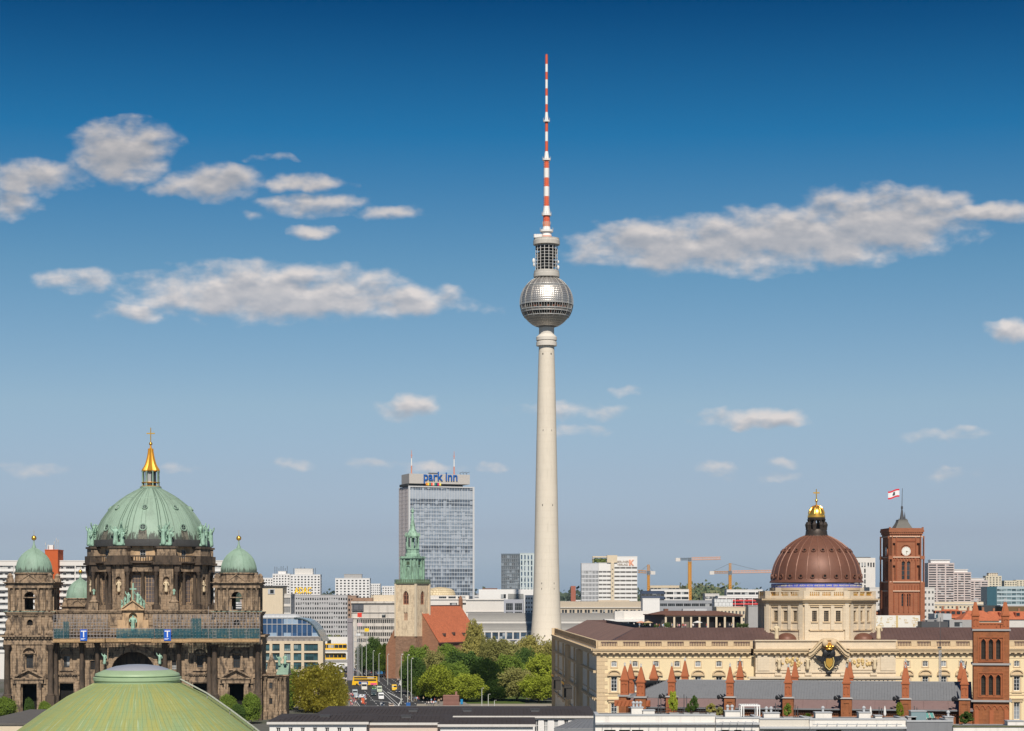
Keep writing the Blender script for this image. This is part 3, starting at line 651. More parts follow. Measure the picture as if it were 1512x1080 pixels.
rbm.build('dome_rib', mat('dark rib copper', (.165, .235, .18), .6, var=.35, scale=.6), gd)
q = MB(); q.lathe([(20.5, 57.9), (20.6, 58.3), (20.35, 60.2), (19.8, 60.3)], 96, cz); q.build('gutter_band', M_lead, gd)
for k in range(8):
    a = -PI / 2 + k * PI / 4
    for (r, z, rad, tilt) in ((18.4, 64.4, 1.4, .36), (14.0, 71.4, 1.05, .72)):
        q = MB(); q.lathe([(rad * .62, -.35), (rad * .62, .25), (rad * .8, .45), (rad, .35), (rad * 1.05, -.8)], 20, cap=False)
        Mw = Matrix.Translation((DC[0] + r * math.cos(a), DC[1] + r * math.sin(a), z)) @ Matrix.Rotation(a, 4, 'Z') @ Matrix.Rotation(PI / 2 - tilt, 4, 'Y'); oc = q.build('round_window', M_patina, gd); oc.matrix_local = Mw
        p_ = MB(); p_.lathe([(rad * .66, .1), (rad * .66, .14)], 16); p_.mat(1).box(-.06, .06, -rad * .62, rad * .62, .15, .2); p_.box(-rad * .62, rad * .62, -.06, .06, .15, .205)
        pp = p_.build('round_pane', [G_dark, M_patina], gd); pp.matrix_local = Mw
    # dark run below each lower round window: lead apron
    q = MB(); q.M = Matrix.Translation((DC[0], DC[1], 0)) @ Matrix.Rotation(a + PI / 2, 4, 'Z')
    q.add([(-1.5, -19.85, 60.3), (1.5, -19.85, 60.3), (1.35, -18.85, 63.4), (-1.35, -18.85, 63.4)], [(0, 1, 2, 3)])
    q.build('lead_apron', mat('stained lead', (.16, .15, .115), .7, var=.4, stain=((.025, .024, .022), .9, .9)), gd)
ln = MB(); ln.lathe([(3.55, 78.3), (3.75, 78.6), (3.75, 79.1), (3.35, 79.2)], 24, cz)
for i in range(8): a = PI / 8 + i * PI / 4; column(ln, 2.85 * math.cos(a), DC[1] + 2.85 * math.sin(a), 79.2, 84.6, .3, 8)
lan = ln.build('lantern', M_patina, dom)
q = MB(); q.lathe([(1.9, 79.2), (1.9, 84.6)], 16, cz); q.build('lantern_glazing', G_dark, lan)
q = MB(); q.lathe([(3.45, 79.15), (3.45, 79.35), (3.0, 79.4)], 24, cz); q.lathe([(3.2, 80.5), (3.25, 80.6), (3.2, 80.7)], 24, cz)
NS = 16; prof = [(2.6, 84.4), (2.85, 84.8), (2.7, 85.3), (2.15, 86.2), (1.72, 87.2), (1.32, 88.6), (1.02, 90), (.8, 91.4), (.74, 92.5), (.4, 92.6), (.25, 93.6)]
vs = []; fs = []
for j, (r, z) in enumerate(prof):
    for i in range(32): a = 2 * PI * i / 32; rr = r * (1 + (.12 if j < 8 else 0) * math.cos(8 * a)); vs.append((rr * math.cos(a), DC[1] + rr * math.sin(a), z))
for j in range(len(prof) - 1):
    for i in range(32): fs.append((j * 32 + i, j * 32 + (i + 1) % 32, (j + 1) * 32 + (i + 1) % 32, (j + 1) * 32 + i))
q.add(vs, fs); dome_rib(q, prof[:9], 8, .10, .12, 0, 4, cz)
q.build('lantern_roof', M_gold2, lan)
q = MB(); q.ball((0, DC[1], 94.2), .62); q.tube((0, DC[1], 93), (0, DC[1], 99.8), .2, .16, 6); q.box(-1.45, 1.45, DC[1] - .14, DC[1] + .14, 97.6, 98.0); q.build('lantern_cross', M_gold, lan)
# stair annexe on the right, copper roofs and figures
m = MB(); x0 = dxm(387)
m.wall((x0, 3), (1, 0), 7.6, 0, 14.6, [(1.9, 3.0, 5.0, 7.0), (1.9, 3.0, 10.2, 12.2)], .4); m.add([(x0 + 7.6, 3, 0), (x0 + 7.6, 16, 0), (x0 + 7.6, 16, 14.6), (x0 + 7.6, 3, 14.6)], [(0, 1, 2, 3)])
for xx in (.7, 4.4, 5.7, 7.1): column(m, x0 + xx, 2.2, 2.6, 14, .5, 8); m.box(x0 + xx - .8, x0 + xx + .8, 1.2, 2.99, 0, 2.6)
cornice(m, x0, x0 + 7.6, 3, 14.0, [(.4, .4), (.4, .9)], 0, 13); m.lathe([(1.9, 14.8), (2.0, 15.4), (1.2, 16), (1.4, 18.6), (.6, 20.4), (.2, 22.0)], 10, (x0 + 2.6, 4.4, 0))
m.box(x0 + 1.2, x0 + 4.0, 3.2, 6, 14.8, 17.6); m.build('stair_hall', M_stone, dom)
q = MB(); q.frustum(x0 + 4.3, x0 + 8.2, 2.4, 16, 14.85, x0 + 5.0, x0 + 8.2, 8, 10, 18.3); q.build('stair_hall_roof', M_patina, dom)
put_windows(dom, (x0, 3), (1, 0), [(1.9, 3.0, 5.0, 7.0), (1.9, 3.0, 10.2, 12.2)], .3, 2, 2, G_dark, M_stone2, .1)
statue(ST_green[0], dom, (x0 + 7, 5, 18), 3.4); statue(ST_green[1], dom, (x0 + 5, 6, 17.4), 3.6)

# scaffolding with teal netting and blue boards
sc_ = thing('scaffolding', 'grey tube scaffolding with teal netting across the cathedral front', 'scaffolding', dom.location.copy(), R(1.9))
sc_.location.z = 0
m = MB(); n = 0
xa, xb = dxm(83), dxm(385)
zt = [27.3, 28.3, 29.3, 30.3, 31.2, 32.2, 33.1, 34.0, 34.7]
nx = 62
for i in range(nx + 1):
    x = xa + (xb - xa) * i / nx; top = 34.8 if not (dxm(162) < x < dxm(228)) else 30.4
    if x > dxm(312): top = 35.4
    for y in ((-4.2, -2.6) if x < dxm(312) else (-5.6, -4.2)): m.tube((x, y, 25.6), (x, y, top), .07, seg=4)
for (a, b, y) in ((xa, dxm(312), -4.2), (xa, dxm(312), -2.6), (dxm(312), xb, -5.6), (dxm(312), xb, -4.2)):
    for z in zt:
        if z > 31 and b < dxm(320):
            m.tube((a, y, z), (dxm(162), y, z), .06, seg=4); m.tube((dxm(228), y, z), (b, y, z), .06, seg=4)
        else: m.tube((a, y, z), (b, y, z), .06, seg=4)
for i in range(0, nx - 1, 2):
    x = xa + (xb - xa) * i / nx; w_ = (xb - xa) / nx; y = -4.25 if x < dxm(312) else -5.65
    if not dxm(155) < x < dxm(228): m.tube((x, y, 29.3), (x + 2 * w_, y, 33.1), .05, seg=4)
for x in (dxm(340), dxm(345), dxm(310)): m.tube((x, -5, 25.6), (x, -5, 37.5), .07, seg=5)
m.build('frame_tubes', mat('galvanised tube', (.37, .345, .335), .5, metal=.2), sc_)
mp_ = mat('scaffold boards', (.50, .33, .17), .8, var=.25, scale=1.1, brick=(2.4, .65, (.35, .3, .25)))
for a, b, y0, y1, zz in ((xa, dxm(158.5), -5.0, -1.9, 25.75), (dxm(160), dxm(226), -5.0, -1.9, 25.85), (dxm(226.5), dxm(278), -5.15, -1.9, 25.7), (dxm(278.5), xb, -6.3, -3.9, 25.8)):
    m = MB(); m.box(a, b, y0, y1, zz, zz + 1.15); m.build('deck', mp_, sc_)
def net_mat():
    mm = bpy.data.materials.new('teal netting'); mm.use_nodes = True; t = mm.node_tree; t.nodes.clear(); k = NT(t)
    pos = k.n('ShaderNodeNewGeometry').outputs['Position']; nz_ = k.noise(pos, .5, 5, .6)
    d_ = k.n('ShaderNodeBsdfDiffuse', ins={0: k.mix(nz_, (.018, .07, .095), (.05, .14, .17))}); tr = k.n('ShaderNodeBsdfTransparent', ins={0: (.75, .95, 1, 1)})
    mx = k.n('ShaderNodeMixShader', ins={0: k.smooth(nz_, .15, .95), 1: d_.outputs[0], 2: tr.outputs[0]}); o = k.n('ShaderNodeOutputMaterial', ins={0: mx.outputs[0]}); return mm
M_net = net_mat()
for a, b, z0, z1, y in ((84, 97, 27.0, 30.2, -4.3), (97, 106, 27.0, 32.6, -4.3), (175, 230, 27.0, 30.1, -4.35), (231, 246, 27.0, 30.2, -4.3), (256, 284, 27.0, 30.2, -4.4), (284.5, 299, 27, 33.6, -4.3), (299.5, 312, 27, 30.2, -4.3), (312.5, 385, 27.0, 30.3, -5.7)):
    m = MB(); k_ = 10
    pts = [(dxm(a) + (dxm(b) - dxm(a)) * i / k_, y + .12 * math.sin(i * 1.9)) for i in range(k_ + 1)]
    m.add([(x, yy, z0) for x, yy in pts] + [(x, yy, z1) for x, yy in pts], [(i, i + 1, i + k_ + 2, i + k_ + 1) for i in range(k_)]); m.build('netting', M_net, sc_)
M_blue = mat('blue board', (.015, .10, .48), .5, var=.03); M_wht = mat('white paint', (.8, .8, .8), .6, var=.02)
for px, lb in ((129, 'blue board with a white letter T on the scaffolding left of the portal arch'), (251, 'blue board with a white letter T on the scaffolding right of the portal arch')):
    b = thing('sign_board', lb, 'sign', (dom.location.x + dxm(px) * .99945, DOM_Y - 5.35 + dxm(px) * .033, 26.3), R(1.9), 'blue boards on the scaffolding')
    m = MB(); m.box(-1.15, 1.15, 0, .12, 0, 3.7); m.build('board', M_blue, b)
    o = link('lettering', text_mesh('T', 3.1, .03, M_wht, bold=.02), b, (0, -.05, 1.15))
    m = MB(); m.box(-.95, .5, -.03, -.002, .62, .75); m.box(-.95, .1, -.03, -.002, .38, .5); m.build('small_print', M_wht, b)
# ---------------------------------------------------------------- television tower
TY = 1235.0; ts = TY / F
tv = thing('television_tower', 'tall pale concrete television tower with a steel sphere and red and white mast', 'tower', (X(807, TY), TY, 0))
tz = lambda py: Z(py, TY)
m = MB()
sh = [(975, 27.0), (955, 25.2), (945, 24.2), (935, 23.0), (920, 21.8), (900, 20.5), (870, 19.4), (830, 18.3), (790, 17.5), (740, 16.6), (690, 15.6), (640, 14.6), (590, 13.5), (550, 12.6), (520, 11.6), (511.5, 11.4)]
m.lathe([(r * ts, tz(y)) for y, r in sh], 64)
M_shaft = mat('pale tower concrete', (.67, .60, .495), .85, var=.06, scale=.12, streak=.22, fine=False, bump=.02, brick=(300, 4.2, (.96, .955, .945), .98))
m.build('shaft', M_shaft, tv)
m = MB()
for y, dx in ((525, -5.5), (525, 6.5), (638, -5), (638, 7), (748, -6), (748, 8.5), (863, -7.2), (863, 10.5), (871, -7.2), (871, 10.5), (940, -14), (940, -3), (940, 12)):
    r = 11.5 + (y - 520) * .021 if y < 900 else 23.2; yy = -math.sqrt(max(.1, (r * ts) ** 2 - (dx * ts) ** 2))
    m.cbox((dx * ts, yy, tz(y)), .55, .5, 1.0)
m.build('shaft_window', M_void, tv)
m = MB()
m.lathe([(r * ts, tz(y)) for r, y in ((11.2, 511.5), (15.2, 511.2), (15.2, 505.6), (14.2, 505.2), (14.2, 503.5), (15.3, 503), (15.3, 498.5), (13, 496), (11.2, 494), (11.2, 484))], 56)
m.build('collar', mat('light tower concrete', (.62, .57, .50), .8, var=.06), tv)
# sphere of steel pyramids
SC, SR = tz(447), 15.95
M_steel = mat('stainless panels', (.60, .565, .52), .42, metal=.8, var=.12, scale=.5)
M_steel2 = mat('panel joints', (.17, .16, .15), .5, metal=.6, var=.1)
m = MB(); NS_ = 80
def sp(t, a, r=SR): return (r * math.cos(t) * math.cos(a), r * math.cos(t) * math.sin(a), SC + r * math.sin(t))
rows = [(-66, -60), (-60, -54), (-54, -48), (-48, -42), (-42, -36), (-36, -31.5), (-22.5, -16.5), (-5.5, -1), (-1, 4), (4, 9), (9, 14), (14, 19), (19, 24), (24, 29), (29, 34), (39, 44), (44, 49), (49, 54), (54, 59), (59, 64), (64, 69)]
for (a, b) in rows:
    n = NS_ if abs(a + b) / 2 < 40 else 56 if abs(a + b) / 2 < 58 else 36
    for i in range(n):
        p, q = 2 * PI * i / n, 2 * PI * (i + 1) / n; g_ = .06 * (q - p); p += g_; q -= g_; t0, t1 = R(a + .35), R(b - .35)
        m.add([sp(t0, p), sp(t0, q), sp(t1, q), sp(t1, p), sp((t0 + t1) / 2, (p + q) / 2, SR + .11)], [(0, 1, 4), (1, 2, 4), (2, 3, 4), (3, 0, 4)])
m.build('sphere_cladding', M_steel, tv, flat=True)
m = MB(); m.lathe([(max(.02, (SR - .04) * math.cos(R(t))), SC + (SR - .04) * math.sin(R(t))) for t in [-75, -66, -55, -45, -36, -32, -31.9]], 72)
m.lathe([((SR - .04) * math.cos(R(t)), SC + (SR - .04) * math.sin(R(t))) for t in [-5.5, 0, 8, 16, 24, 34, 35, 39, 47, 55, 63, 70, 76]], 72)
m.lathe([((SR - .04) * math.cos(R(t)), SC + (SR - .04) * math.sin(R(t))) for t in (-22.4, -16.6)], 72)
m.build('sphere_shell', M_steel2, tv)
m = MB()
for (a, b) in ((-31.8, -22.5), (-16.5, -5.6)): m.lathe([((SR - .55) * math.cos(R(t)), SC + (SR - .55) * math.sin(R(t))) for t in (a, (a + b) / 2, b)], 72)
m.build('sphere_window', glass('tower glazing', (.02, .015, .012), .8, .15, (1.5, 3), (.20, .08, .05), .3), tv)
m = MB()
for t in (-32, -22.4, -16.6, -5.6, 34.4, 38.6): m.lathe([(SR * math.cos(R(t)) - .1, SC + SR * math.sin(R(t)) - .18), (SR * math.cos(R(t)) + .34, SC + SR * math.sin(R(t)) - .18), (SR * math.cos(R(t)) + .34, SC + SR * math.sin(R(t)) + .18), (SR * math.cos(R(t)) - .1, SC + SR * math.sin(R(t)) + .18)], 72)
for i in range(60):
    a = 2 * PI * i / 60
    for (t0, t1) in ((-31.8, -22.5), (-16.5, -5.6)): m.tube(sp(R(t0), a), sp(R(t1), a), .16, seg=4)
for i in range(20):
    a = 2 * PI * i / 20
    for k in range(14): t0, t1 = -36 + k * 7.4, -36 + (k + 1) * 7.4; m.tube(sp(R(t0), a, SR + .3), sp(R(t1), a, SR + .3), .17, seg=4)
m.build('sphere_rib', mat('pale steel ribs', (.62, .60, .56), .4, metal=.5), tv)
# cage above the sphere
m = MB(); pz = lambda y: tz(y)
m.lathe([(r * ts, pz(y)) for r, y in ((18.4, 410.5), (19.2, 409.5), (19.2, 404.5), (18.5, 404), (18.5, 400.5), (16, 400))], 48)
m.lathe([(r * ts, pz(y)) for r, y in ((16, 363), (19.6, 362), (19.6, 356), (18.8, 355), (18.8, 352.6), (12, 352.4), (2, 352.4))], 48)
m.build('cage_deck', mat('weathered light concrete', (.50, .47, .42), .8, var=.15, scale=.4, streak=.4), tv)
m = MB(); m.lathe([(10.5 * ts, pz(402)), (10.5 * ts, pz(361))], 32)
for i in range(7): z = pz(400 - i * 6.2); m.lathe([(10.6 * ts, z), (15.4 * ts, z), (15.4 * ts, z + .35), (10.6 * ts, z + .36)], 32)
for i in range(26):
    a = rng.random() * 2 * PI; r = (11 + 4 * rng.random()) * ts; m.cbox((r * math.cos(a), r * math.sin(a), pz(399 - rng.randrange(6) * 6.2)), 1 + rng.random(), 1 + rng.random(), 1 + rng.random())
m.build('cage_core', mat('dark equipment', (.05, .047, .043), .7, var=.6, scale=.6), tv)
m = MB()
for i in range(16): a = 2 * PI * (i + .5) / 16; m.tube((16.2 * ts * math.cos(a), 16.2 * ts * math.sin(a), pz(401)), (16.2 * ts * math.cos(a), 16.2 * ts * math.sin(a), pz(361)), .2, seg=5)
for i in range(9): z = pz(400 - i * 4.5); m.lathe([(16.05 * ts, z - .09), (16.4 * ts, z - .09), (16.4 * ts, z + .09), (16.05 * ts, z + .09)], 48)
m.build('cage_frame', mat('pale cage frame', (.58, .56, .53), .5, var=.1), tv)
m = MB()
for dx, y, r in ((-19, 386, 1.6), (-18.6, 392, 1.2), (17.2, 396, 1.3), (17.4, 388, 1.0)): m.ball((dx * ts, -2, pz(y)), (r * .55, .7, r), 10, 6)
for dx in (-17, -14, -11, -8.5): m.lathe([(.9, 0), (.9, 2.0), (.1, 2.3)], 8, (dx * ts, -3, pz(352.5)))
m.build('dish_antenna', M_white, tv)
M_red = mat('signal red paint', (.62, .105, .045), .6, var=.12, scale=.4); M_wp = mat('mast white paint', (.76, .74, .71), .6, var=.06, scale=.4); M_pk = mat('faded red paint', (.62, .26, .17), .6, var=.12)
segs = [(354, 349, 8.3, 7.8, M_pk), (349, 343, 7.6, 7.0, M_wp), (343, 340, 9.8, 9.8, M_wp), (340, 335, 6.2, 5.4, M_wp), (335, 328, 5.6, 5.6, M_pk), (328, 319, 4.9, 4.9, M_red), (319, 316, 7.0, 7.0, M_wp), (316, 305, 5.6, 4.3, M_wp),
        (305, 290.5, 4.2, 4.2, M_red), (290.5, 276, 4.2, 4.2, M_wp), (276, 263, 4.1, 4.1, M_red), (263, 249, 4.1, 4.1, M_wp), (249, 237.5, 4.1, 4.1, M_red), (237.5, 234.5, 6.0, 6.0, M_wp), (234.5, 224, 3.8, 2.4, M_wp),
        (224, 209, 2.2, 2.2, M_red), (209, 195, 2.2, 2.2, M_wp), (195, 180.5, 2.2, 2.2, M_red), (180.5, 178, 4.8, 4.8, M_wp), (178, 166, 2.9, 1.9, M_wp), (166, 154.4, 1.85, 1.85, M_red), (154.4, 142, 1.85, 1.85, M_wp), (142, 131, 1.85, 1.85, M_red),
        (131, 118, 1.85, 1.85, M_wp), (118, 106.7, 1.85, 1.85, M_red), (106.7, 95, 1.85, 1.85, M_wp), (95, 81, 1.85, 1.8, M_red), (81, 79.5, 1.0, .9, M_dgrey)]
for (y0, y1, r0, r1, mm) in segs:
    m = MB(); m.lathe([(r0 * ts, pz(y0) + .004), (r1 * ts, pz(y1))], 20); m.build('mast_section', mm, tv)
m = MB()
for k in range(30):                     # small panel antennas, rungs, railings
    y = 330 - k * 3.1; r = (4.2 if y > 237 else 2.3) * ts
    if y > 183:
        for i in range(4): a = PI / 4 + i * PI / 2; m.cbox(((r + .12) * math.cos(a), (r + .12) * math.sin(a), pz(y)), .3, .3, .55)
for y, r in ((341, 9.8), (317.5, 7), (236, 6), (179, 4.8), (332, 6.2)):
    for i in range(12): a = PI * i / 6; m.tube((r * ts * math.cos(a), r * ts * math.sin(a), pz(y)), (r * ts * math.cos(a), r * ts * math.sin(a), pz(y) + 1.8), .08, seg=4)
m.build('mast_fitting', M_lgrey, tv)
# folded pavilion at its foot
pv_ = thing('tower_pavilion', 'low concrete pavilion with glazed front round the foot of the television tower', 'pavilion', (X(807, TY), TY - 32, 0))
m = MB(); a, b = (700 - 807) * ts, (829 - 807) * ts
m.wall((a, 0), (1, 0), b - a, 0, 12.0, [(3 + i * 4.1, 6.6 + i * 4.1, 4, 11.2) for i in range(12)], .6); m.box(a - 1, b + 1, -1.5, 20, 12.01, 13.0)
for i in range(9): m.prism([(a + i * 6, 13.01), (a + i * 6 + 5.6, 13.01), (a + i * 6 + 2.8, 14.6)], -1.2, 18)
m.build('wall', M_offw, pv_)
put_windows(pv_, (a, 0), (1, 0), [(3 + i * 4.1, 6.6 + i * 4.1, 4, 11.2) for i in range(12)], .6, 3, 2, G_blue, M_lgrey)
# ---------------------------------------------------------------- palace with copper dome
PY_ = 527.0; ps = PY_ / F; PC = 1216.5
pal = thing('palace', 'cream yellow baroque palace with brown copper dome and black eagle crest over the portal', 'palace', (X(PC, PY_), PY_, 0), R(1.9))
px_ = lambda px: (px - PC) * ps
pz_ = lambda py: H + (HY - py) * ps
M_pal = mat('pale yellow plaster', (.74, .60, .375), .85, var=.05, scale=.25, streak=.06, fine=False)
M_ps = mat('new cream sandstone', (.66, .55, .405), .85, var=.09, scale=.8, streak=.10, bump=.05, brick=(1.6, .7, (.9, .89, .87), .93))
M_ps2 = mat('buff sandstone trim', (.60, .455, .285), .85, var=.14, scale=1.2, streak=.15)
M_cu = mat('brown copper', (.17, .076, .05), .5, metal=.15, var=.2, scale=.35, streak=.3)
M_cur = mat('brown roof copper', (.125, .075, .066), .6, metal=.15, var=.3, scale=.18, streak=.35)
M_trw = mat('window white', (.72, .72, .70), .6, var=.03)
G_pal = glass('palace panes', (.04, .048, .055), .5, .1, (3, 3), (.26, .28, .30), .22, .4)
xl, xr = px_(881), px_(1640)
zt0, zt1 = pz_(964), pz_(946)            # cornice underside, balustrade top
wl = [px_(p) for p in (906, 937, 968, 999, 1030, 1061, 1092)]; wr = [px_(1340 + 27.3 * i) for i in range(10)]
rowz = [(pz_(984.5), pz_(976), 1.4, 's'), (pz_(1020.5), pz_(999), 1.55, ''), (pz_(1063), pz_(1038.5), 1.55, ''), (1.5, 5.2, 1.5, '')]
ops = [(x - w / 2 - xl, x + w / 2 - xl, a, b, k) for x in wl + wr for (a, b, w, k) in rowz]
m = MB(); m.wall((xl, 0), (1, 0), xr - xl, 0, zt0 - .8, ops, .35); m.build('front_wall', M_pal, pal)
put_windows(pal, (xl, 0), (1, 0), ops, .3, 2, 4, G_pal, M_trw, .11)
m = MB()
for x in wl + wr:
    for (a, b, w, k) in rowz[:3]:
        if k: m.box(x - .95, x - .705, -.08, -.003, a - .1, b + .1); m.box(x + .705, x + .95, -.08, -.003, a - .1, b + .1); m.box(x - 1.0, x + 1.0, -.14, -.004, a - .32, a - .101)
        else:
            for q in (-1, 1): m.box(*sorted((x + q * .78, x + q * 1.2)), -.15, -.003, a - .2, b + .55)
            m.box(x - 1.35, x + 1.35, -.28, -.004, a - .55, a - .201)
    a, b = rowz[1][:2]
    m.box(x - 1.5, x + 1.5, -.22, -.005, b + .551, b + 1.1); segpediment(m, x, 2.9, 0, pz_(996), 1.0, .55, .3)
    b = rowz[2][1]; m.box(x - 1.75, x + 1.75, -.6, -.005, b + .9, b + 1.25); m.box(x - 1.5, x + 1.5, -.35, -.006, b + .3, b + .899)
m.box(xl, xr, -.12, -.003, pz_(1027.5), pz_(1026)); m.box(xl, xr, -.1, -.004, pz_(1023.5), pz_(1022.8)); m.box(xl, xr, -.08, -.003, pz_(972.5), pz_(971.6))
for p in (881,):
    for i in range(26): w = .9 if i % 2 else 1.25; m.box(xl - .12, xl + w * 2.2, -.1, -.005, i * 1.0, i * 1.0 + .96)
m.build('window_surround', M_ps2, pal)
def palace_cornice(mb, x0, x1, y, dep=14.0, n=1.55):
    z = zt0 - .8
    for hh, pr in ((.45, .2), (.35, .38), (.55, 1.0), (.3, 1.25), (.22, 1.4)): mb.box(x0 - pr * .0, x1 + pr * .0, y - pr, y + .5, z, z + hh); z += hh
    k = int((x1 - x0) / n)
    for i in range(k): c = x0 + (x1 - x0) * (i + .5) / k; mb.box(c - .3, c + .3, y - .95, y - .385, zt0 - .34, zt0 - .004)
    return z
m = MB(); zc = palace_cornice(m, xl - 1.2, px_(1113) - 1, 0); m.build('cornice', M_ps2, pal); m = MB(); palace_cornice(m, px_(1320) + 1, xr, 0); m.build('cornice', M_ps2, pal)
def balustrade(name, O, U, L, z0, z1, par, solid, n_p, bal=9, seg=6, tall=1.3):
    """pedestals between groups of balusters on a plinth"""
    m = MB(); ang = math.atan2(U[1], U[0]); m.M = Matrix.Translation((O[0], O[1], 0)) @ Matrix.Rotation(ang, 4, 'Z')
    h = z1 - z0; m.box(0, L, -.3, .3, z0, z0 + h * .30); m.box(0, L, -.4, .4, z1 - h * .11, z1)
    for i in range(n_p + 1):
        c = L * i / n_p; m.box(max(0, c - tall), min(L, c + tall), -.36, .36, z0 + h * .301, z1 - h * .111)
    for i in range(n_p):
        a, b = L * i / n_p + tall, L * (i + 1) / n_p - tall
        for k in range(bal): x = a + (b - a) * (k + .5) / bal; m.lathe([(.09, 0), (.14, h * .18), (.06, h * .4), (.10, h * .6)], seg, (x, 0, z0 + h * .301))
    return m.build(name, M_ps2, par)
balustrade('balustrade', (xl + .2, -.1), (1, 0), px_(1113) - xl - .6, zc + .01, zt1, pal, 0, 7, 10, tall=.75)
balustrade('balustrade', (px_(1320) + .2, -.1), (1, 0), xr - px_(1320) - .2, zc + .01, zt1, pal, 0, 11, 9, tall=.75)
# north side in shade, four storeys, giant portals
LN = 199.0
m = MB(); o = []
for i in range(34):
    c = 3.2 + i * 5.85
    if any(abs(c - q) < 8 for q in (62, 118)): continue
    for (a, b, w, k) in rowz: o.append((LN - c - w / 2, LN - c + w / 2, a, b, ''))
m.wall((xl, LN), (0, -1), LN, 0, zt0 - .8, o, .35); m.build('side_wall', mat('shade toned plaster', (.74, .68, .57), .85, var=.08, scale=.3, streak=.2), pal)  # shade tone in the colour: greyed, then lightened for weak sky fill
put_windows(pal, (xl, LN), (0, -1), o[::-1], .3, 2, 4, G_pal, M_trw, .16, name='side_window')
m = MB()
for i in range(34):
    c = 3.2 + i * 5.85
    if any(abs(c - q) < 8 for q in (62, 118)): continue
    a, b = rowz[1][:2]; m.box(xl - .9, xl - .003, c - 1.6, c + 1.6, b + .9, b + 1.5); m.box(xl - .2, xl - .004, c - 1.2, c + 1.2, a - .5, a - .2)
    b = rowz[2][1]; m.box(xl - .7, xl - .003, c - 1.6, c + 1.6, b + .7, b + 1.2)
    if i % 5 == 4: m.box(xl - .5, xl - .005, c + 2.4, c + 3.4, 6, zt0 - .9)
for q in (62, 118):
    m.box(xl - .5, xl - .002, q - 7.5, q + 7.5, 0, zt0 - .81)
    for k in (-6.6, -2.4, 2.4, 6.6): m.box(xl - .95, xl - .51, q + k - .8, q + k + .8, 0, zt0 - .85)
for z, hh, pr in ((6.6, .5, .5), (14.2, .4, .4), (zt0 - .8, .45, .3), (zt0 - .34, .9, 1.1), (zt0 + .57, .4, 1.5)): m.box(xl - pr, xl - .006, .3, LN, z, z + hh)
m.box(xl - 1.2, xl + 1, LN, LN + 1.0, 0, zt1 + .1)
m.build('side_trim', M_ps2, pal)
for q in (62, 118):
    m = MB(); m.box(xl - 5.2, xl - 2.95, q - 6, q + 6, 14.6, 15.2); m.box(xl - 5.2, xl - 5.0, q - 6, q + 6, 15.2, 16.5)
    for k in (-5, 5): m.box(xl - 4.6, xl - 2.95, q + k - .8, q + k + .8, 11.4, 14.59)
    m.build('balcony', mat('dark bronze', (.05, .045, .04), .6, var=.3), pal)
    m = MB()
    for k in (-5.2, -2.6, 0, 2.6, 5.2): m.ball((xl - 5.3, q + k, 15.9), (.15, .5, .45), 8, 5)
    m.build('gilt_ornament', M_gold, pal)
balustrade('side_balustrade', (xl + .15, LN), (0, -1), LN - .6, zc + .01, zt1, pal, 0, 26, 13, tall=.8)
# roofs
m = MB(); zr0 = zc + .3; zr1 = pz_(921) + 0; D = 24.0
def hip(mb, x0, x1, y0, y1, z0, z1, inset):
    mb.add([(x0, y0, z0), (x1, y0, z0), (x1, y1, z0), (x0, y1, z0), (x0 + inset, y0 + inset, z1), (x1 - inset, y0 + inset, z1), (x1 - inset, y1 - inset, z1), (x0 + inset, y1 - inset, z1)],
           [(0, 1, 5, 4), (1, 2, 6, 5), (2, 3, 7, 6), (3, 0, 4, 7), (0, 3, 2, 1)])
    a, b, c, d = x0 + inset, x1 - inset, y0 + inset, y1 - inset; zl = z1 - 1.3
    mb.add([(a, c, z1), (b, c, z1), (b, d, z1), (a, d, z1), (a, c, zl), (b, c, zl), (b, d, zl), (a, d, zl)], [(0, 1, 5, 4), (1, 2, 6, 5), (2, 3, 7, 6), (3, 0, 4, 7), (4, 5, 6, 7)])
    return mb
hip(m, xl + 1.4, xl + 27, 1.4, LN, zr0, 32.5, 9.5); hip(m, xl + 1.41, xr, 1.39, 27, zr0, 32.51, 9.5); m.box(px_(938), px_(1115), 27.01, 130, 28, 31.2); m.box(px_(1115) + .01, xr, 27.01, LN, 24, 27)
m.box(px_(1040), px_(1130), 14, 40, 34.01, 35.2) if False else None
for i in range(150):
    x = xl + 12 + i * 1.0
    if x < xr - 10: m.tube((x - .0, 1.5, zr0 + .05), (x, 10.9, 32.53), .045, seg=3)
for i in range(150): y = 12 + i * 1.2; m.tube((xl + 1.45, y, zr0 + .05), (xl + 10.9, y, 32.53), .05, seg=3)
m.build('roof', M_cur, pal)
# portal block
a, b = px_(1113), px_(1320); PJ = -2.6
m = MB(); zz = zt0 - .8
m.box(a, b, PJ, 14, 0, zz - .01)
for x0, x1 in ((a, px_(1135)), (px_(1295), b)): m.box(x0 + .4, x1 - .3, PJ - .25, PJ - .004, pz_(990), pz_(966.5))
for (p0, p1) in ((1142, 1180), (1250, 1290)):
    for (u0, u1, v0, v1) in ((p0, p1, 989, 988), (p0, p1, 969, 968), (p0, p0 + .9, 988, 969), (p1 - .9, p1, 988, 969)): m.box(px_(u0), px_(u1), PJ - .2, PJ - .003, pz_(v0), pz_(v1))
for p in (1146, 1190.5, 1243, 1287): m.box(px_(p) - .9, px_(p) + .9, PJ - .5, PJ - .005, pz_(997), pz_(993.5))
m.box(a - .1, b + .1, PJ - .3, PJ - .006, pz_(993), pz_(990.8))
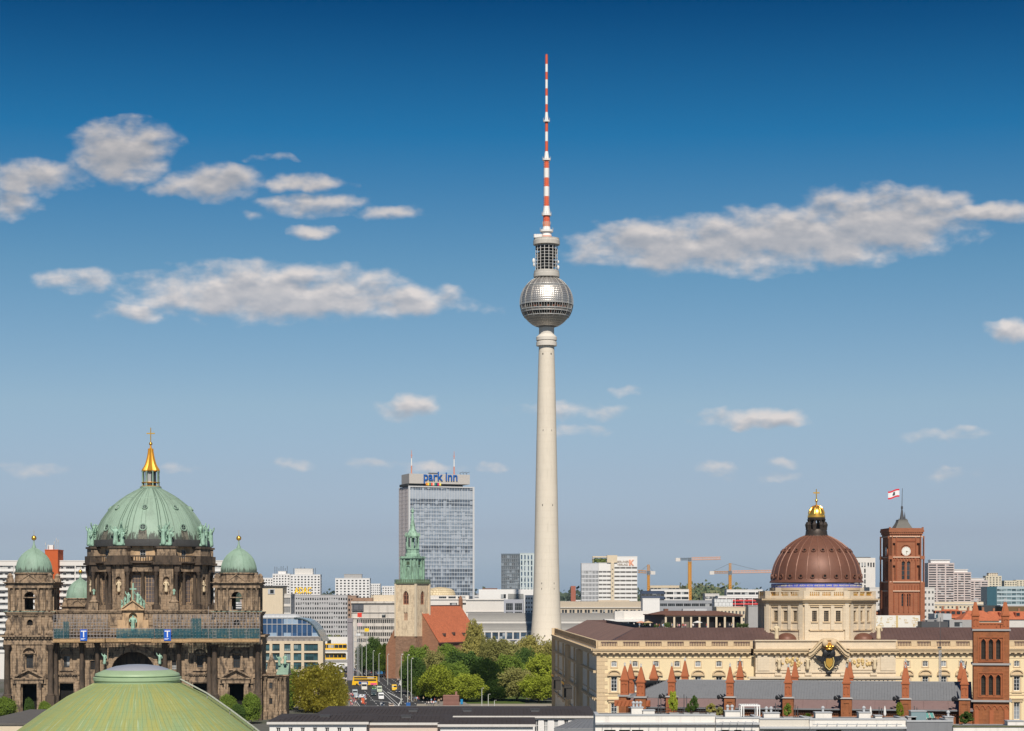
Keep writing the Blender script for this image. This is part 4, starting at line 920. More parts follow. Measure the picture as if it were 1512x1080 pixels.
# lower entablature
for z0, z1, pr in ((pz_(1013), pz_(1008), .25), (pz_(1004), pz_(1001.5), .9), (pz_(1001.4), pz_(998.5), 1.5)): m.box(a - pr - .6, b + pr + .6, PJ - pr, PJ - .001, z0, z1)
n = 32
for i in range(n): c = a + (b - a) * (i + .5) / n; m.box(c - .42, c + .42, PJ - 1.0, PJ - .26, pz_(1007.8), pz_(1004.1))
for p in (1118, 1146, 1168, 1190, 1243, 1265, 1287, 1315): column(m, px_(p), PJ - .9, 4, pz_(1013.2), 1.0, 12)
m.build('portal_wall', M_ps, pal)
m = MB()
# attic over the portal and curved pediment
m.box(a, b, PJ, 10, zc + .02, zt1 - .1); m.box(a - .3, b + .3, PJ - .4, PJ + .4, zt1 - .09, zt1 + .2)
m.build('portal_attic', M_ps, pal)
m = MB(); pc = px_(1220); HWp = px_(1250) - pc
def cyma(t):                              # curved cornice line, t 0 at the edge, 1 at the crown
    return zt0 - .8 + (pz_(951) - zt0 + .8) * (.5 - .5 * math.cos(PI * min(1, max(0, t))))
pts = [(pc - HWp + HWp * 2 * i / 24, cyma(1.25 * (1 - abs(i - 12) / 12))) for i in range(25)]
for (u, z), (u2, z2) in zip(pts, pts[1:]):
    m.prism([(u, z), (u2, z2), (u2, z2 + 1.0), (u, z + 1.0)], PJ - 1.3, PJ + .1); m.prism([(u, z + 1.01), (u2, z2 + 1.01), (u2, z2 + 1.5), (u, z + 1.5)], PJ - 1.7, PJ + .1)
    m.prism([(u, z - .6), (u2, z2 - .6), (u2, z2 - .01), (u, z - .01)], PJ - .45, PJ + .1)
for i in range(30):
    t = (i + .5) / 30; u = pc - HWp + 2 * HWp * t; z = cyma(1.25 * (1 - abs(2 * t - 1))); m.box(u - .18, u + .18, PJ - 1.0, PJ - .46, z - .45, z - .02)
palace_cornice(m, a - .6, pc - HWp - .01, PJ); palace_cornice(m, pc + HWp + .01, b + .6, PJ)
m.prism([(pc - HWp * .7, zt0 - .79)] + [(pc + HWp * .7, zt0 - .79)] + [(u, z - .61) for u, z in pts[::-1] if abs(u - pc) < HWp * .7], PJ - .2, PJ + .1)
for s in (-1, 1): m.ball((pc + s * 1.1, PJ - 1.7, pz_(949)), (.8, .6, 1.0), 10, 6)
m.build('pediment', M_ps2, pal)
for p in (1147, 1189): statue(ST_stone, pal, (px_(p), PJ - .75, pz_(989.5)), 3.6)
for p in (1251, 1288): statue(ST_stone, pal, (px_(p), PJ - .75, pz_(989.5)), 3.6)
for p in (1145, 1296): statue(ST_stone, pal, (px_(p), PJ + 1.2, zt1 + .1), 4.2)
m = MB()
for p in (1166, 1270):
    for k in range(26): a_ = rng.random() * 6.28; r = rng.random() ** .5; m.ball((px_(p) + 2.6 * r * math.cos(a_), PJ - .02, pz_(978.5) + 1.3 * r * math.sin(a_)), .22 + .25 * rng.random(), 6, 4)
m.build('relief', mat('gilded carved stone', (.62, .45, .20), .7, var=.3, scale=2.5), pal)
# eagle crest
cr = bpy.data.objects.new('crest', None); C.objects.link(cr); cr.parent = pal; cr.location = (px_(1220.3), PJ - .9, pz_(977))
m = MB(); sh_ = [(0, -2.4), (1.15, -1.3), (1.5, .3), (1.2, 1.6), (.55, 1.7), (0, 1.5)]; poly = [(-x, z) for x, z in sh_[1:-1]][::-1]
shield = [(x, z) for x, z in sh_] + [(-x, z) for x, z in sh_[1:-1]][::-1]
m.prism([(x * 1.08, z * 1.02 - .1) for x, z in shield], -.25, .2)
m.build('eagle_shield_back', M_black, cr)
m = MB(); m.prism([(x * .62, z * .62 - .1) for x, z in shield], -.5, -.26); m.build('shield', M_gold, cr)
m = MB()
for i in range(len(shield)):
    (x0, z0), (x1, z1) = shield[i], shield[(i + 1) % len(shield)]
    if z0 < 1.4: m.tube((x0 * .82, -.4, z0 * .82 - .1), (x1 * .82, -.4, z1 * .82 - .1), .15, seg=6)
m.build('shield_rim', mat('pale gilding', (.8, .62, .25), .4, metal=.4), cr)
m = MB()
for s in (-1, 1):
    wp = [(.6, 2.0), (.5, -.3), (1.5, -.25), (2.1, .1), (2.9, .55), (3.9, 1.75), (2.7, 1.65), (1.7, 1.35)]; m.prism([(s * x, z) for x, z in (wp if s > 0 else wp[::-1])], -.3, .1)
    for q in range(4): m.tube((s * (1.0 + q * .6), -.25, 1.3 + q * .1), (s * (1.7 + q * .65), -.3, -.1 + q * .35), .12, .07, 5)
    for q in range(3): m.tube((s * .9, -.1, -.8 - q * .25), (s * (2.5 - q * .35), -.1, -.75 - q * .45), .14, .07, 5); m.ball((s * (2.5 - q * .35), -.1, -.85 - q * .45), .2, 6, 4)
    m.ball((s * .75, -.05, 2.1), (.95, .5, 1.25), 10, 7)
m.ball((0, -.1, 2.6), (.75, .5, .85), 10, 7); m.tube((0, -.2, -2.6), (0, -.1, -3.9), .5, .18, 6); m.ball((0, -.15, -2.8), (.9, .4, .5), 8, 5); m.tube((0, -.5, 2.2), (-.5, -.7, 1.8), .22, .08, 6)
m.build('eagle', M_black, cr)
m = MB(); m.lathe([(.9, 0), (1.0, .3), (.9, .5), (1.15, 1.1), (.8, 1.6), (.2, 1.9), (.2, 2.3)], 12, (0, -.2, 3.1)); m.ball((0, -.2, 5.5), .3, 8, 5)
for i in range(8): a_ = 2 * PI * i / 8; m.ball((1.1 * math.cos(a_), -.2 + 1.1 * math.sin(a_), 4.0), .24, 6, 4)
m.build('crown', M_gold, cr)
# octagonal drum, gilded balustrade, blue band, dome, lantern
DY = 15.4; DX = px_(1203) * 1.0 + (DY * (657 - 1203) / F) * 0 ; dsc = (PY_ + DY) / F
DX = X(1205.5, PY_ + DY) - pal.location.x + .033 * DY
zd = lambda py: H + (HY - py) * dsc
AP = 14.2; hs = AP * math.tan(PI / 8)
m = MB(); tr = MB(); wins = []
zA, zB = zt1 + .3, zd(889)
for i in range(8):
    Mx = Matrix.Translation((DX, DY, 0)) @ Matrix.Rotation(i * PI / 4, 4, 'Z'); m.M = tr.M = Mx
    o = [(hs + c - .62, hs + c + .62, zd(917), zd(901.5)) for c in (-3.1, 0, 3.1)]
    m.wall((-hs, -AP), (1, 0), 2 * hs, zA - 1, zB, o, .5); wins.append((Mx, o))
    for c in (-4.75, -1.55, 1.55, 4.75): m.box(c - .45, c + .45, -AP - .42, -AP - .003, zd(929), zd(893.5))
    for s in (-1, 1): m.box(*sorted((s * (hs - .1), s * (hs - 1.1))), -AP - .6, -AP - .004, zA - 1, zd(889.5))
    tr.box(-4.4, 4.4, -AP - .3, -AP - .005, zd(930.5), zd(929)); 
    for c in (-3.1, 0, 3.1): tr.box(c - .95, c + .95, -AP - .25, -AP - .006, zd(918.8), zd(917)); tr.box(c - 1.1, c + 1.1, -AP - .35, -AP - .007, zd(896), zd(894.3)); 
    e = hs + .25
    tr.box(-e, e, -AP - .55, -AP + .5, zd(893.4), zd(889.4)); tr.box(-e - .25, e + .25, -AP - 1.0, -AP + .5, zd(889.3), zd(886.6)); tr.box(-e - .4, e + .4, -AP - 1.4, -AP + .5, zd(886.5), zd(884.2))
    m.box(-hs, hs, -AP - .1, -AP + .6, zd(884.1), zd(873.3)) if False else None
    for s in (-1, 1): m.box(*sorted((s * (hs + .1), s * (hs - 1.4))), -AP - .5, -AP + .4, zd(884), zd(873))
    m.box(-hs + 1.41, hs - 1.41, -AP - .3, -AP + .3, zd(884), zd(880)); m.box(-hs + 1.41, hs - 1.41, -AP - .35, -AP + .3, zd(874.4), zd(873))
    for c in (-1.5, 1.5): m.box(c - .35, c + .35, -AP - .3, -AP + .3, zd(879.9), zd(874.5))
m.M = tr.M = None
m.lathe([(AP * .9, zd(889)), (AP * .9, zd(868))], 8, (DX, DY, 0), PI / 8, 2 * PI + PI / 8)
m.build('drum_wall', M_ps, pal); tr.build('drum_cornice', M_ps2, pal)
q = MB()
for (Mx, o) in wins[:3] + wins[6:]:
    q.M = Mx
    q.box(-hs + 1.42, hs - 1.42, -AP - .12, -AP + .12, zd(880) + .005, zd(879.6))
    for (s0, s1) in ((-hs + 1.5, -1.9), (-1.1, 1.1), (1.9, hs - 1.5)):
        for k in range(5): x = s0 + (s1 - s0) * (k + .5) / 5; q.lathe([(.09, 0), (.15, .25), (.07, .55), (.12, .95)], 6, (x, -AP, zd(879.8)))
q.M = None; q.build('gilded_balusters', M_gold, pal)
for (Mx, o) in wins:
    for w_ in o:
        ob = link('drum_window', window_mesh(1.24, w_[3] - w_[2], '', 3, 6, glass('drum panes', (.022, .022, .024), .4), M_ps2, .045), pal); ob.matrix_local = Mx @ Matrix.Translation(((w_[0] + w_[1]) / 2 - hs, -AP + .25, w_[2]))
cz2 = (DX, DY, 0); r_ = lambda px: px * dsc
m = MB(); m.lathe([(r_(67.5), zd(872)), (r_(67.5), zd(868))], 64, cz2); m.build('band_base', M_ps2, pal)
m = MB(); m.lathe([(r_(66.5), zd(868)), (r_(66.5), zd(862))], 64, cz2); m.build('blue_band', mat('blue enamel band', (.11, .13, .50), .45, var=.05), pal)
TXT = 'ES IST IN KEINEM ANDERN HEIL IST AUCH KEIN ANDERER NAME DEN MENSCHEN GEGEBEN DENN IN DEM NAMEN JESU'
me_t = {}; rr = r_(66.5) + .03; vv = []; ff = []
for i, chx in enumerate(TXT):
    if chx == ' ': continue
    if chx not in me_t: me_t[chx] = text_mesh(chx, .62, .02, M_wht)
    a_ = R(178 + i * 184 / len(TXT)); Mt = Matrix.Translation((DX + rr * math.cos(a_), DY + rr * math.sin(a_), zd(866.3))) @ Matrix.Rotation(a_ + PI / 2, 4, 'Z'); b_ = len(vv)
    vv += [tuple(Mt @ v.co) for v in me_t[chx].vertices]; ff += [tuple(i_ + b_ for i_ in p.vertices) for p in me_t[chx].polygons]
q = MB(); q.add(vv, ff); q.build('inscription', mat('pale gold letters', (.85, .75, .5), .5), pal, flat=True)
CP = [(66.6, 861), (69, 860.5), (68.5, 859), (66.3, 856.5), (66, 855), (65.6, 850), (64.6, 844), (62.8, 837), (60, 830), (56, 822.5), (51, 815.5), (45, 808.8), (38, 803), (30.5, 798), (23, 794), (17.5, 791.8)]
prof = [(r_(r), zd(y)) for r, y in CP]
m = MB(); m.lathe(prof, 80, cz2); q = MB(); dome_rib(q, prof[3:], 24, .17, .03, PI / 24, 5, cz2)
dp = m.build('copper_dome', M_cu, pal); q.build('dome_rib', mat('bright copper rib', (.22, .105, .07), .5, metal=.15, var=.2), dp)
for k in range(24):
    a_ = -PI / 2 + k * PI / 12
    for (r, y, rad, til) in ((65.7, 851.5, .62, .08), (50.0, 814, .62, .68)):
        q = MB(); q.lathe([(rad * .55, -.2), (rad * .6, .3), (rad, .3), (rad * 1.15, -.5)], 14, cap=False); q.mat(1).lathe([(rad * .56, .05), (rad * .56, .1)], 12)
        oc = q.build('dormer', [M_cu, M_void], dp); oc.matrix_local = Matrix.Translation((DX + r_(r) * math.cos(a_), DY + r_(r) * math.sin(a_), zd(y))) @ Matrix.Rotation(a_, 4, 'Z') @ Matrix.Rotation(PI / 2 - til, 4, 'Y')
m = MB(); m.lathe([(r_(r), zd(y)) for r, y in ((17.6, 792.3), (17.2, 790.5), (16.2, 789.5), (15.8, 785), (14.5, 782), (12.6, 781.5))], 24, cz2)
M_lan = mat('dark lantern bronze', (.055, .042, .034), .5, metal=.3, var=.3)
for i in range(8):
    a_ = PI / 8 + i * PI / 4; column(m, DX + r_(11.3) * math.cos(a_), DY + r_(11.3) * math.sin(a_), zd(781.5), zd(767), .34, 8); m.lathe([(.55, 0), (.5, .5), (.7, 1.4), (.3, 2.2)], 8, (DX + r_(13.2) * math.cos(a_), DY + r_(13.2) * math.sin(a_), zd(783)))
    b_ = i * PI / 4
m.lathe([(r_(r), zd(y)) for r, y in ((12.3, 768.5), (12.8, 767.5), (12.8, 764.5), (11.5, 764.4))], 24, cz2)
lt = m.build('lantern', M_lan, pal)
gp = [(r_(r), zd(y)) for r, y in ((13.0, 764.4), (13.0, 762), (12.2, 761.5), (12.0, 759), (10.8, 754.5), (8.4, 750.5), (5.2, 748), (1.4, 746.8), (.8, 743), (1.1, 741.5), (2.2, 739.5), (1.6, 737.8), (.6, 736.5))]
m = MB(); m.lathe(gp, 32, cz2); dome_rib(m, gp[3:8], 8, .16, .02, PI / 8, 5, cz2); m.build('gold_cap', M_gold, lt)
m = MB(); m.tube((DX, DY, zd(738)), (DX, DY, zd(722.5)), .17, .13, 6); m.box(DX - r_(4.6), DX + r_(4.6), DY - .12, DY + .12, zd(729), zd(727)); m.build('cross', M_gold, lt)
for s in (-1, 1):
    q = MB(); q.lathe([(2.6 * math.cos(t), 1.9 * math.sin(t)) for t in [PI / 2 * i / 8 for i in range(9)]], 24, (DX + s * 10.1, 3.0, zt1 + .05)); q.build('copper_half_dome', M_cu, pal)
# ---------------------------------------------------------------- red brick church in front of the palace
BY = 350.0; bs = BY / F
M_br = mat('red brick', (.34, .125, .052), .9, var=.18, scale=.35, streak=.2, brick=(.9, .34, (.75, .7, .62), .8), stain=((.10, .05, .03), .35, .5))
M_br2 = mat('moulded terracotta', (.37, .118, .05), .85, var=.15, scale=1.5)
M_zn = mat('grey zinc sheet', (.21, .215, .225), .5, metal=.1, var=.10, scale=.25, streak=.3)
M_pkr = mat('pinkish sheet roof', (.23, .155, .145), .6, var=.12, scale=.4, streak=.25)
M_led = mat('grey stone ledge', (.34, .33, .32), .8, var=.15)
ch = thing('brick_church', 'red brick church with pointed pinnacles and grey metal roof in front of the palace', 'church', (X(1250, BY), BY, 0), R(-11))
BC, BS = math.cos(R(-11)), math.sin(R(-11))
def bx(px, y=-.7):
    k = (px - CX) / F; return (k * (BY + BC * y) - X(1250, BY) + BS * y) / (BC - k * BS)
bz = lambda py: H + (HY - py) * bs
def pinnacle(par, x, y, z_tip, z_base, z_led, w, name='pinnacle'):
    """brick shaft with pointed cap, ledge and cross finial"""
    m = MB(); h = w / 2
    m.box(x - h, x + h, y - h, y + h, z_led, z_base); 
    for s in (-1, 1): m.box(x + s * h * .55 - .12, x + s * h * .55 + .12, y - h - .09, y - h - .003, z_led + .5, z_base - .5)
    m.prism([(x - h * .55 - .12, z_base - .75), (x - h * .55, z_base - .85), (x, z_base - .5), (x + h * .55, z_base - .85), (x + h * .55 + .12, z_base - .75), (x, z_base - .3)], y - h - .09, y - h - .004)
    m.box(x - h - .14, x + h + .14, y - h - .14, y + h + .14, z_base + .001, z_base + .25)
    m.frustum(x - h - .04, x + h + .04, y - h - .04, y + h + .04, z_base + .251, x - .14, x + .14, y - .14, y + .14, z_tip)
    o = m.build(name, M_br2, par)
    q = MB(); q.tube((x, y, z_tip), (x, y, z_tip + .75), .06, seg=5); q.box(x - .22, x + .22, y - .05, y + .05, z_tip + .4, z_tip + .5); q.ball((x, y, z_tip + .15), .16, 8, 5); q.build('finial', M_lgrey, o)
    return o
W_ = 20.0; x0, x1 = bx(940), bx(1437); ze = bz(1043.5); zs_ = bz(1035)
# nave walls with blind frieze, buttresses, roof
m = MB(); wn_ = []
bays = [bx(p) for p in (992, 1078, 1164, 1250, 1337, 1424)]
for (O, U) in (((x0, 0), (1, 0)), ((x1, W_), (-1, 0))):
    o = []
    for a, b in zip(bays, bays[1:]): c = (a + b) / 2 - x0 if U[0] > 0 else x1 - (a + b) / 2; o.append((c - 1.9, c + 1.9, 4, 17.0, 'p'))
    m.wall(O, U, x1 - x0, 0, ze - .9, o, .6)
    put_windows(ch, O, U, o, .6, 3, 6, G_dark, M_dgrey, .14)
m.box(x0, x1, .01, W_ - .01, ze - .89, ze - .6); m.add([(x1, 0, 0), (x1, W_, 0), (x1, W_, ze), (x1, 0, ze)], [(0, 1, 2, 3)])
m.build('nave_wall', M_br, ch)
# polygon choir at the left end
cp = [(x0, 0), (x0 - 3.4, 5.0), (x0 - 3.4, 15.0), (x0, W_)]
m = MB(); m.slab(cp + [(x0 + .5, W_), (x0 + .5, 0)], 0, zs_ - .6); m.build('choir_wall', M_br, ch)
m = MB()
n = 150
for i in range(n):
    x = x0 + (x1 - x0) * (i + .5) / n; m.box(x - .13, x + .13, -.3, -.003, ze - 1.3, ze - .85)
m.box(x0, x1, -.35, -.002, ze - .845, ze - .6); m.box(x0 - .1, x1, -.5, .3, ze - .595, ze - .4)
m.build('frieze', mat('dark moulded frieze', (.09, .045, .03), .9, var=.3), ch)
m = MB(); q = MB()
e, zr = .7, bz(1010.5)
zs_ = bz(1035); ys = 3.2
prof = [(-e, ze - .38), (ys, zs_), (W_ / 2, zr), (W_ - ys, zs_), (W_ + e, ze - .38)]
def roofstrip(mb, i): (ya, za), (yb, zb) = prof[i], prof[i + 1]; xe = x1; mb.add([(x0 - (2.2 if i in (1, 2) else 1.5), ya, za), (xe, ya, za), (xe, yb, zb), (x0 + (4 if i == 1 else 0) - (0 if i == 1 else 1.5), yb, zb)], [(0, 1, 2, 3)])
roofstrip(q, 0); roofstrip(m, 1); roofstrip(m, 2); roofstrip(q, 3)
m.add([(x0 - 2.2, ys, zs_), (x0 - 4.4, 6.2, zs_ - .5), (x0 - 4.4, 13.8, zs_ - .5), (x0 - 2.2, W_ - ys, zs_), (x0 + 4, W_ / 2, zr)], [(0, 4, 1), (1, 4, 2), (2, 4, 3)])
k = 118
for i in range(k):
    x = x0 + 1 + (x1 - x0 - 1) * i / k; f_ = max(0, min(1, (x - x0 + 2) / 5)); m.tube((x, ys, zs_ + .02), (x, ys + (W_ / 2 - ys) * f_, zs_ + (zr - zs_) * f_ + .02), .035, seg=4)
m.tube((x0 + 4, W_ / 2, zr + .04), (x1, W_ / 2, zr + .04), .14, seg=6)
m.build('roof', M_zn, ch)
for i in range(14): x = x0 + (x1 - x0) * i / 14; q.tube((x, -e, ze - .36), (x, ys, zs_ + .02), .04, seg=4)
q.build('lower_roof', M_pkr, ch)
q = MB(); q.box(x0 - 1.5, x1, -e - .14, -e + .05, ze - .6, ze - .36); q.box(x0 - 1.5, x1, ys - .1, ys + .1, zs_ + .01, zs_ + .12); q.build('gutter', M_zn, ch)
for s, yy in ((0, -.9), (1, W_ + .9)):
    for i, x in enumerate(bays):
        dx = (yy * 0)
        if s == 0:
            m = MB(); m.box(x - .92, x + .92, -1.9, .4, 0, bz(1031.5)); m.box(x - .6, x - .45, -2.0, -1.903, bz(1052), bz(1038)); m.box(x + .45, x + .6, -2.0, -1.903, bz(1052), bz(1038)); m.prism([(x - .6, bz(1038)), (x + .6, bz(1038)), (x, bz(1034.5))], -2.0, -1.904); m.build('buttress', M_br, ch)
            m = MB(); m.frustum(x - 1.12, x + 1.12, -2.1, .5, bz(1031.4), x - .8, x + .8, -1.75, .3, bz(1029.5)); m.build('ledge', M_led, ch)
            m = MB(); m.tube((x - .95, -1.2, bz(1033)), (x - 1.9, -1.9, bz(1031)), .28, .12, 6); m.ball((x - 1.9, -1.9, bz(1030.6)), (.3, .3, .42), 8, 5); m.tube((x - 1.2, -1.3, bz(1031)), (x - 1.7, -1.2, bz(1026)), .22, .04, 5); m.build('gargoyle', M_black, ch)
            pinnacle(ch, x, -.75, bz(986), bz(1009.5), bz(1029.4), 1.22)
        else:
            m = MB(); m.box(x - .9, x + .9, W_ - .4, W_ + 1.9, 0, ze); m.build('buttress', M_br, ch); pinnacle(ch, x, W_ + .8, bz(981) - .3, bz(1004) - .5, ze, 1.22)
# choir corner pinnacles
for (p, t, b, yy, lz) in ((922.5, 984, 1005, 4.6, 1026), (931, 981, 1003, 14.5, 1024), (946.5, 985.5, 1008, -.6, 1028), (965.5, 982, 1002.5, W_ + .6, 1022)):
    x = bx(p, yy); Yk = BY + BS * x + BC * yy; f_ = lambda py: H + (HY - py) * Yk / F
    pinnacle(ch, x, yy, f_(t), f_(b), f_(lz), 1.4); m = MB(); m.box(x - .95, x + .95, yy - .95, yy + .95, 0, f_(lz) - .3); m.build('buttress', M_br, ch); m = MB(); m.box(x - 1.15, x + 1.15, yy - 1.15, yy + 1.15, f_(lz) - .299, f_(lz) - .01); m.build('ledge', M_led, ch)
m = MB(); m.box(x0 - 3.9, x0 + 2.4, -1.0, -.4, bz(1046), bz(1037)); 
for i in range(9): m.tube((x0 - 3.6 + i * .7, -1.1, bz(1046)), (x0 - 3.2 + i * .7, -1.1, bz(1038)), .1, seg=4)
m.build('parapet', M_br2, ch)
# square tower with lancets
tx0, tx1 = bx(1437.5), bx(1490.5); tw = tx1 - tx0; zT = bz(931)
m = MB(); c = lambda px: bx(px) - tx0
oz1 = (bz(972.5), bz(943)); oz2 = (bz(1024.5), bz(995))
lan = [(c(q) - .36, c(q) + .36, a, b, 'p') for q in (1452.0, 1463.0, 1474.0) for a, b in (oz1, oz2)]
for (O, U) in (((tx0, -.6), (1, 0)), ((tx1, -.6), (0, 1)), ((tx1, -.6 + tw), (-1, 0)), ((tx0, -.6 + tw), (0, -1))):
    m.wall(O, U, tw, 0, zT, lan, .55)
    put_windows(ch, O, U, lan, .5, 1, 5, glass('lancet louvre', (.028, .024, .02), .3), mat('lancet bars', (.07, .06, .05), .8), .05, name='lancet', cap=24)
m.build('tower_wall', M_br, ch)
m = MB()
for (a, b) in ((976, 940), (1028, 992)):
    for u0, u1, v0, v1 in ((1444.2, 1481.8, a, a - 1), (1444.2, 1481.8, b + 1, b), (1444.2, 1445.2, a - 1, b + 1), (1480.8, 1481.8, a - 1, b + 1)): m.box(bx(u0), bx(u1), -.75, -.603, bz(v0), bz(v1))
    for q in (1452, 1463, 1474):
        pt = arch_pts(bx(q) - .5, bx(q) + .5, bz(a - 3.5), bz(b + 2.2), 'p')
        for (xa, za), (xb, zb) in zip(pt, pt[1:]): m.tube((xa, -.66, za), (xb, -.66, zb), .09, seg=4)
        for s in (-.5, .5): m.box(bx(q) + s - .06, bx(q) + s + .06, -.74, -.604, bz(a - 3), pt[0][1])
for i in range(6):                          # blind arcade below
    x = tx0 + tw * (i + .5) / 6; pt = arch_pts(x - .42, x + .42, bz(1060), bz(1039.5), 'p')
    for (xa, za), (xb, zb) in zip(pt, pt[1:]): m.tube((xa, -.66, za), (xb, -.66, zb), .08, seg=4)
for x in (tx0 + .5, tx0 + tw / 2, tx1 - .5): m.box(x - .35, x + .35, -.8, -.605, 2, bz(1046))
for i in range(7): x = tx0 + 1.2 + (tw - 2.4) * i / 6; m.box(x - .22, x + .22, -.5, -.3, bz(929), bz(921.5)); 
m.box(tx0 + 1, tx1 - 1, -.62, -.35, bz(930), bz(927)); m.box(tx0 + 1, tx1 - 1, -.62, -.35, bz(921.4), bz(919.5)); 
for xx in (tx0 + .3, tx1 - .6): m.box(xx, xx + .27, .5, tw - 1.6, bz(930), bz(919.5))
m.box(tx0 + 1, tx1 - 1, tw - 1.0, tw - .8, bz(930), bz(919.5))
m.build('tower_trim', M_br2, ch)
m = MB()
for y_, e_ in ((931, .22), (981, .25), (1034.5, .4)): m.box(tx0 - e_, tx1 + e_, -.6 - e_, -.6 + tw + e_, bz(y_) + (.002 if y_ == 931 else -.1), bz(y_ - 2.6)) if y_ == 931 else [m.box(tx0 - e_, tx1 + e_, -.6 - e_, -.604, bz(y_), bz(y_ - 2.8)), m.box(tx1 + .003, tx1 + e_, -.603, tw, bz(y_), bz(y_ - 2.8)), m.box(tx0 - e_, tx0 - .003, -.603, tw, bz(y_), bz(y_ - 2.8))]
m.build('ledge', M_led, ch)
for p in (1441, 1485.5):
    for yy in (-.05, tw - 1.15): pinnacle(ch, bx(p), yy, bz(889.5), bz(909.5), bz(928.3), 1.1)
m = MB(); m.tube((bx(1424) - .2, 1.5, bz(1012)), (bx(1427.5), 1.2, bz(976)), .22, .08, 6); m.build('flue', M_black, ch)
# ---------------------------------------------------------------- green round dome close by
HYD = 170.0; hsd = HYD / F
M_hg = mat('yellow green copper', (.235, .29, .115), .55, var=.22, scale=.25, col2=(.30, .33, .12), streak=.0, fine=True)
def hedwig_mat():
    mm = bpy.data.materials.new('streaked dome copper'); mm.use_nodes = True; t = mm.node_tree; t.nodes.clear(); k = NT(t)
    tc = k.n('ShaderNodeTexCoord').outputs['Object']; sp_ = k.n('ShaderNodeSeparateXYZ', ins={0: tc})
    ang = k.math('ARCTAN2', sp_.outputs[0], k.math('MULTIPLY', sp_.outputs[1], -1)); rad = k.math('SQRT', k.math('MULTIPLY_ADD', sp_.outputs[0], sp_.outputs[0], k.math('MULTIPLY', sp_.outputs[1], sp_.outputs[1])))
    v = k.n('ShaderNodeCombineXYZ', ins={0: k.math('MULTIPLY', ang, 9), 1: k.math('MULTIPLY', rad, .12)}).outputs[0]
    n1 = k.noise(v, 2.2, 5, .65); v2 = k.n('ShaderNodeCombineXYZ', ins={0: k.math('MULTIPLY', ang, 30), 1: k.math('MULTIPLY', rad, .25)}).outputs[0]; n2 = k.noise(v2, 1.5, 4, .6)
    n3 = k.noise(tc, .25, 5, .6)
    c = k.mix(k.smooth(n1, .36, .64), (.23, .31, .15), (.31, .31, .10))
    c = k.mix(k.math('MULTIPLY', k.smooth(n2, .56, .72), .55), c, (.42, .52, .36)); c = k.mix(k.math('MULTIPLY', k.smooth(n3, .5, .75), .4), c, (.17, .23, .11))
    # sheet seams: 96 radial, rings every 1.1 m
    fr = k.math('FRACT', k.math('MULTIPLY', ang, 150 / (2 * PI))); sm = k.math('LESS_THAN', k.math('ABSOLUTE', k.math('SUBTRACT', fr, .5)), .03)
    fr2 = k.math('FRACT', k.math('MULTIPLY', rad, 1 / .8)); sm2 = k.math('LESS_THAN', fr2, .03)
    c = k.mix(k.math('MULTIPLY', k.math('MAXIMUM', sm, k.math('MULTIPLY', sm2, .8)), .4), c, (.12, .16, .07))
    p = k.n('ShaderNodeBsdfPrincipled', ins={'Base Color': c, 'Roughness': .6, 'Specular IOR Level': .25}); o = k.n('ShaderNodeOutputMaterial', ins={0: p.outputs[0]}); return mm
rot_ = thing('round_church', 'low green copper dome with a flat lantern disc in the near foreground below the cathedral', 'church', (X(203, HYD), HYD, 0))
hz = lambda py: H + (HY - py) * hsd
cT = (0, 0, 0)
m = MB(); R0 = 63 * hsd; zt = hz(1007)
prof = [(19.6, zt - 13.9), (18.9, zt - 12.4), (17.0, zt - 10.2), (14.8, zt - 8.0), (12.3, zt - 5.9), (9.85, zt - 4.0), (7.75, zt - 2.5), (5.8, zt - 1.2), (R0 * .97, zt - .02)]
m.lathe(prof, 160, cT); dome_rib(m, prof, 150, .014, .0, 0, 3); m.build('dome', hedwig_mat(), rot_)
m = MB(); m.lathe([(R0 * .98, zt - .3), (R0 * 1.0, zt + .12), (R0 * 1.02, zt + .16), (R0 * 1.02, zt + .40), (R0 * .96, zt + .46), (R0 * .96, zt + .52), (R0 * .985, zt + .55), (R0 * .97, zt + .70), (R0 * .76, zt + 1.02)], 96, cT)
m.build('lantern_ring', mat('pale green sheet', (.32, .43, .26), .5, var=.12, scale=1.2), rot_)
m = MB(); m.lathe([(R0 * .755, zt + .98), (R0 * .70, zt + 1.1), (R0 * .5, zt + 1.32), (R0 * .25, zt + 1.44), (.01, zt + 1.48)], 64, cT); m.build('skylight', mat('bluish grey skylight', (.32, .33, .37), .35, var=.06, spec=.5), rot_)
m = MB(); m.lathe([(20.2, 0), (20.2, zt - 15), (21.0, zt - 14.6), (21.0, zt - 13.6), (19.5, zt - 13.4)], 96, cT); m.build('drum', M_cream, rot_)
# maintenance ladder on the right flank
m = MB(); a_ = R(-9)
pp = [(r + .25, z + .28) for r, z in prof[1:]]
for (r0_, z0_), (r1_, z1_) in zip(pp, pp[1:]):
    for off in (-.14, .14):
        q = lambda r, z: (r * math.cos(a_) - off * math.sin(a_), r * math.sin(a_) + off * math.cos(a_), z)
        m.tube(q(r0_, z0_), q(r1_, z1_), .045, seg=5)
    for k in range(6):
        t = k / 6; r, z = r0_ + (r1_ - r0_) * t, z0_ + (z1_ - z0_) * t; m.tube((r * math.cos(a_) + .14 * math.sin(a_), r * math.sin(a_) - .14 * math.cos(a_), z), (r * math.cos(a_) - .14 * math.sin(a_), r * math.sin(a_) + .14 * math.cos(a_), z), .03, seg=4)
    m.tube((r0_ * math.cos(a_), r0_ * math.sin(a_), z0_ - .45), (r0_ * math.cos(a_), r0_ * math.sin(a_), z0_), .05, seg=4)
m.build('roof_ladder', mat('dull grey green tube', (.30, .32, .26), .6), rot_)
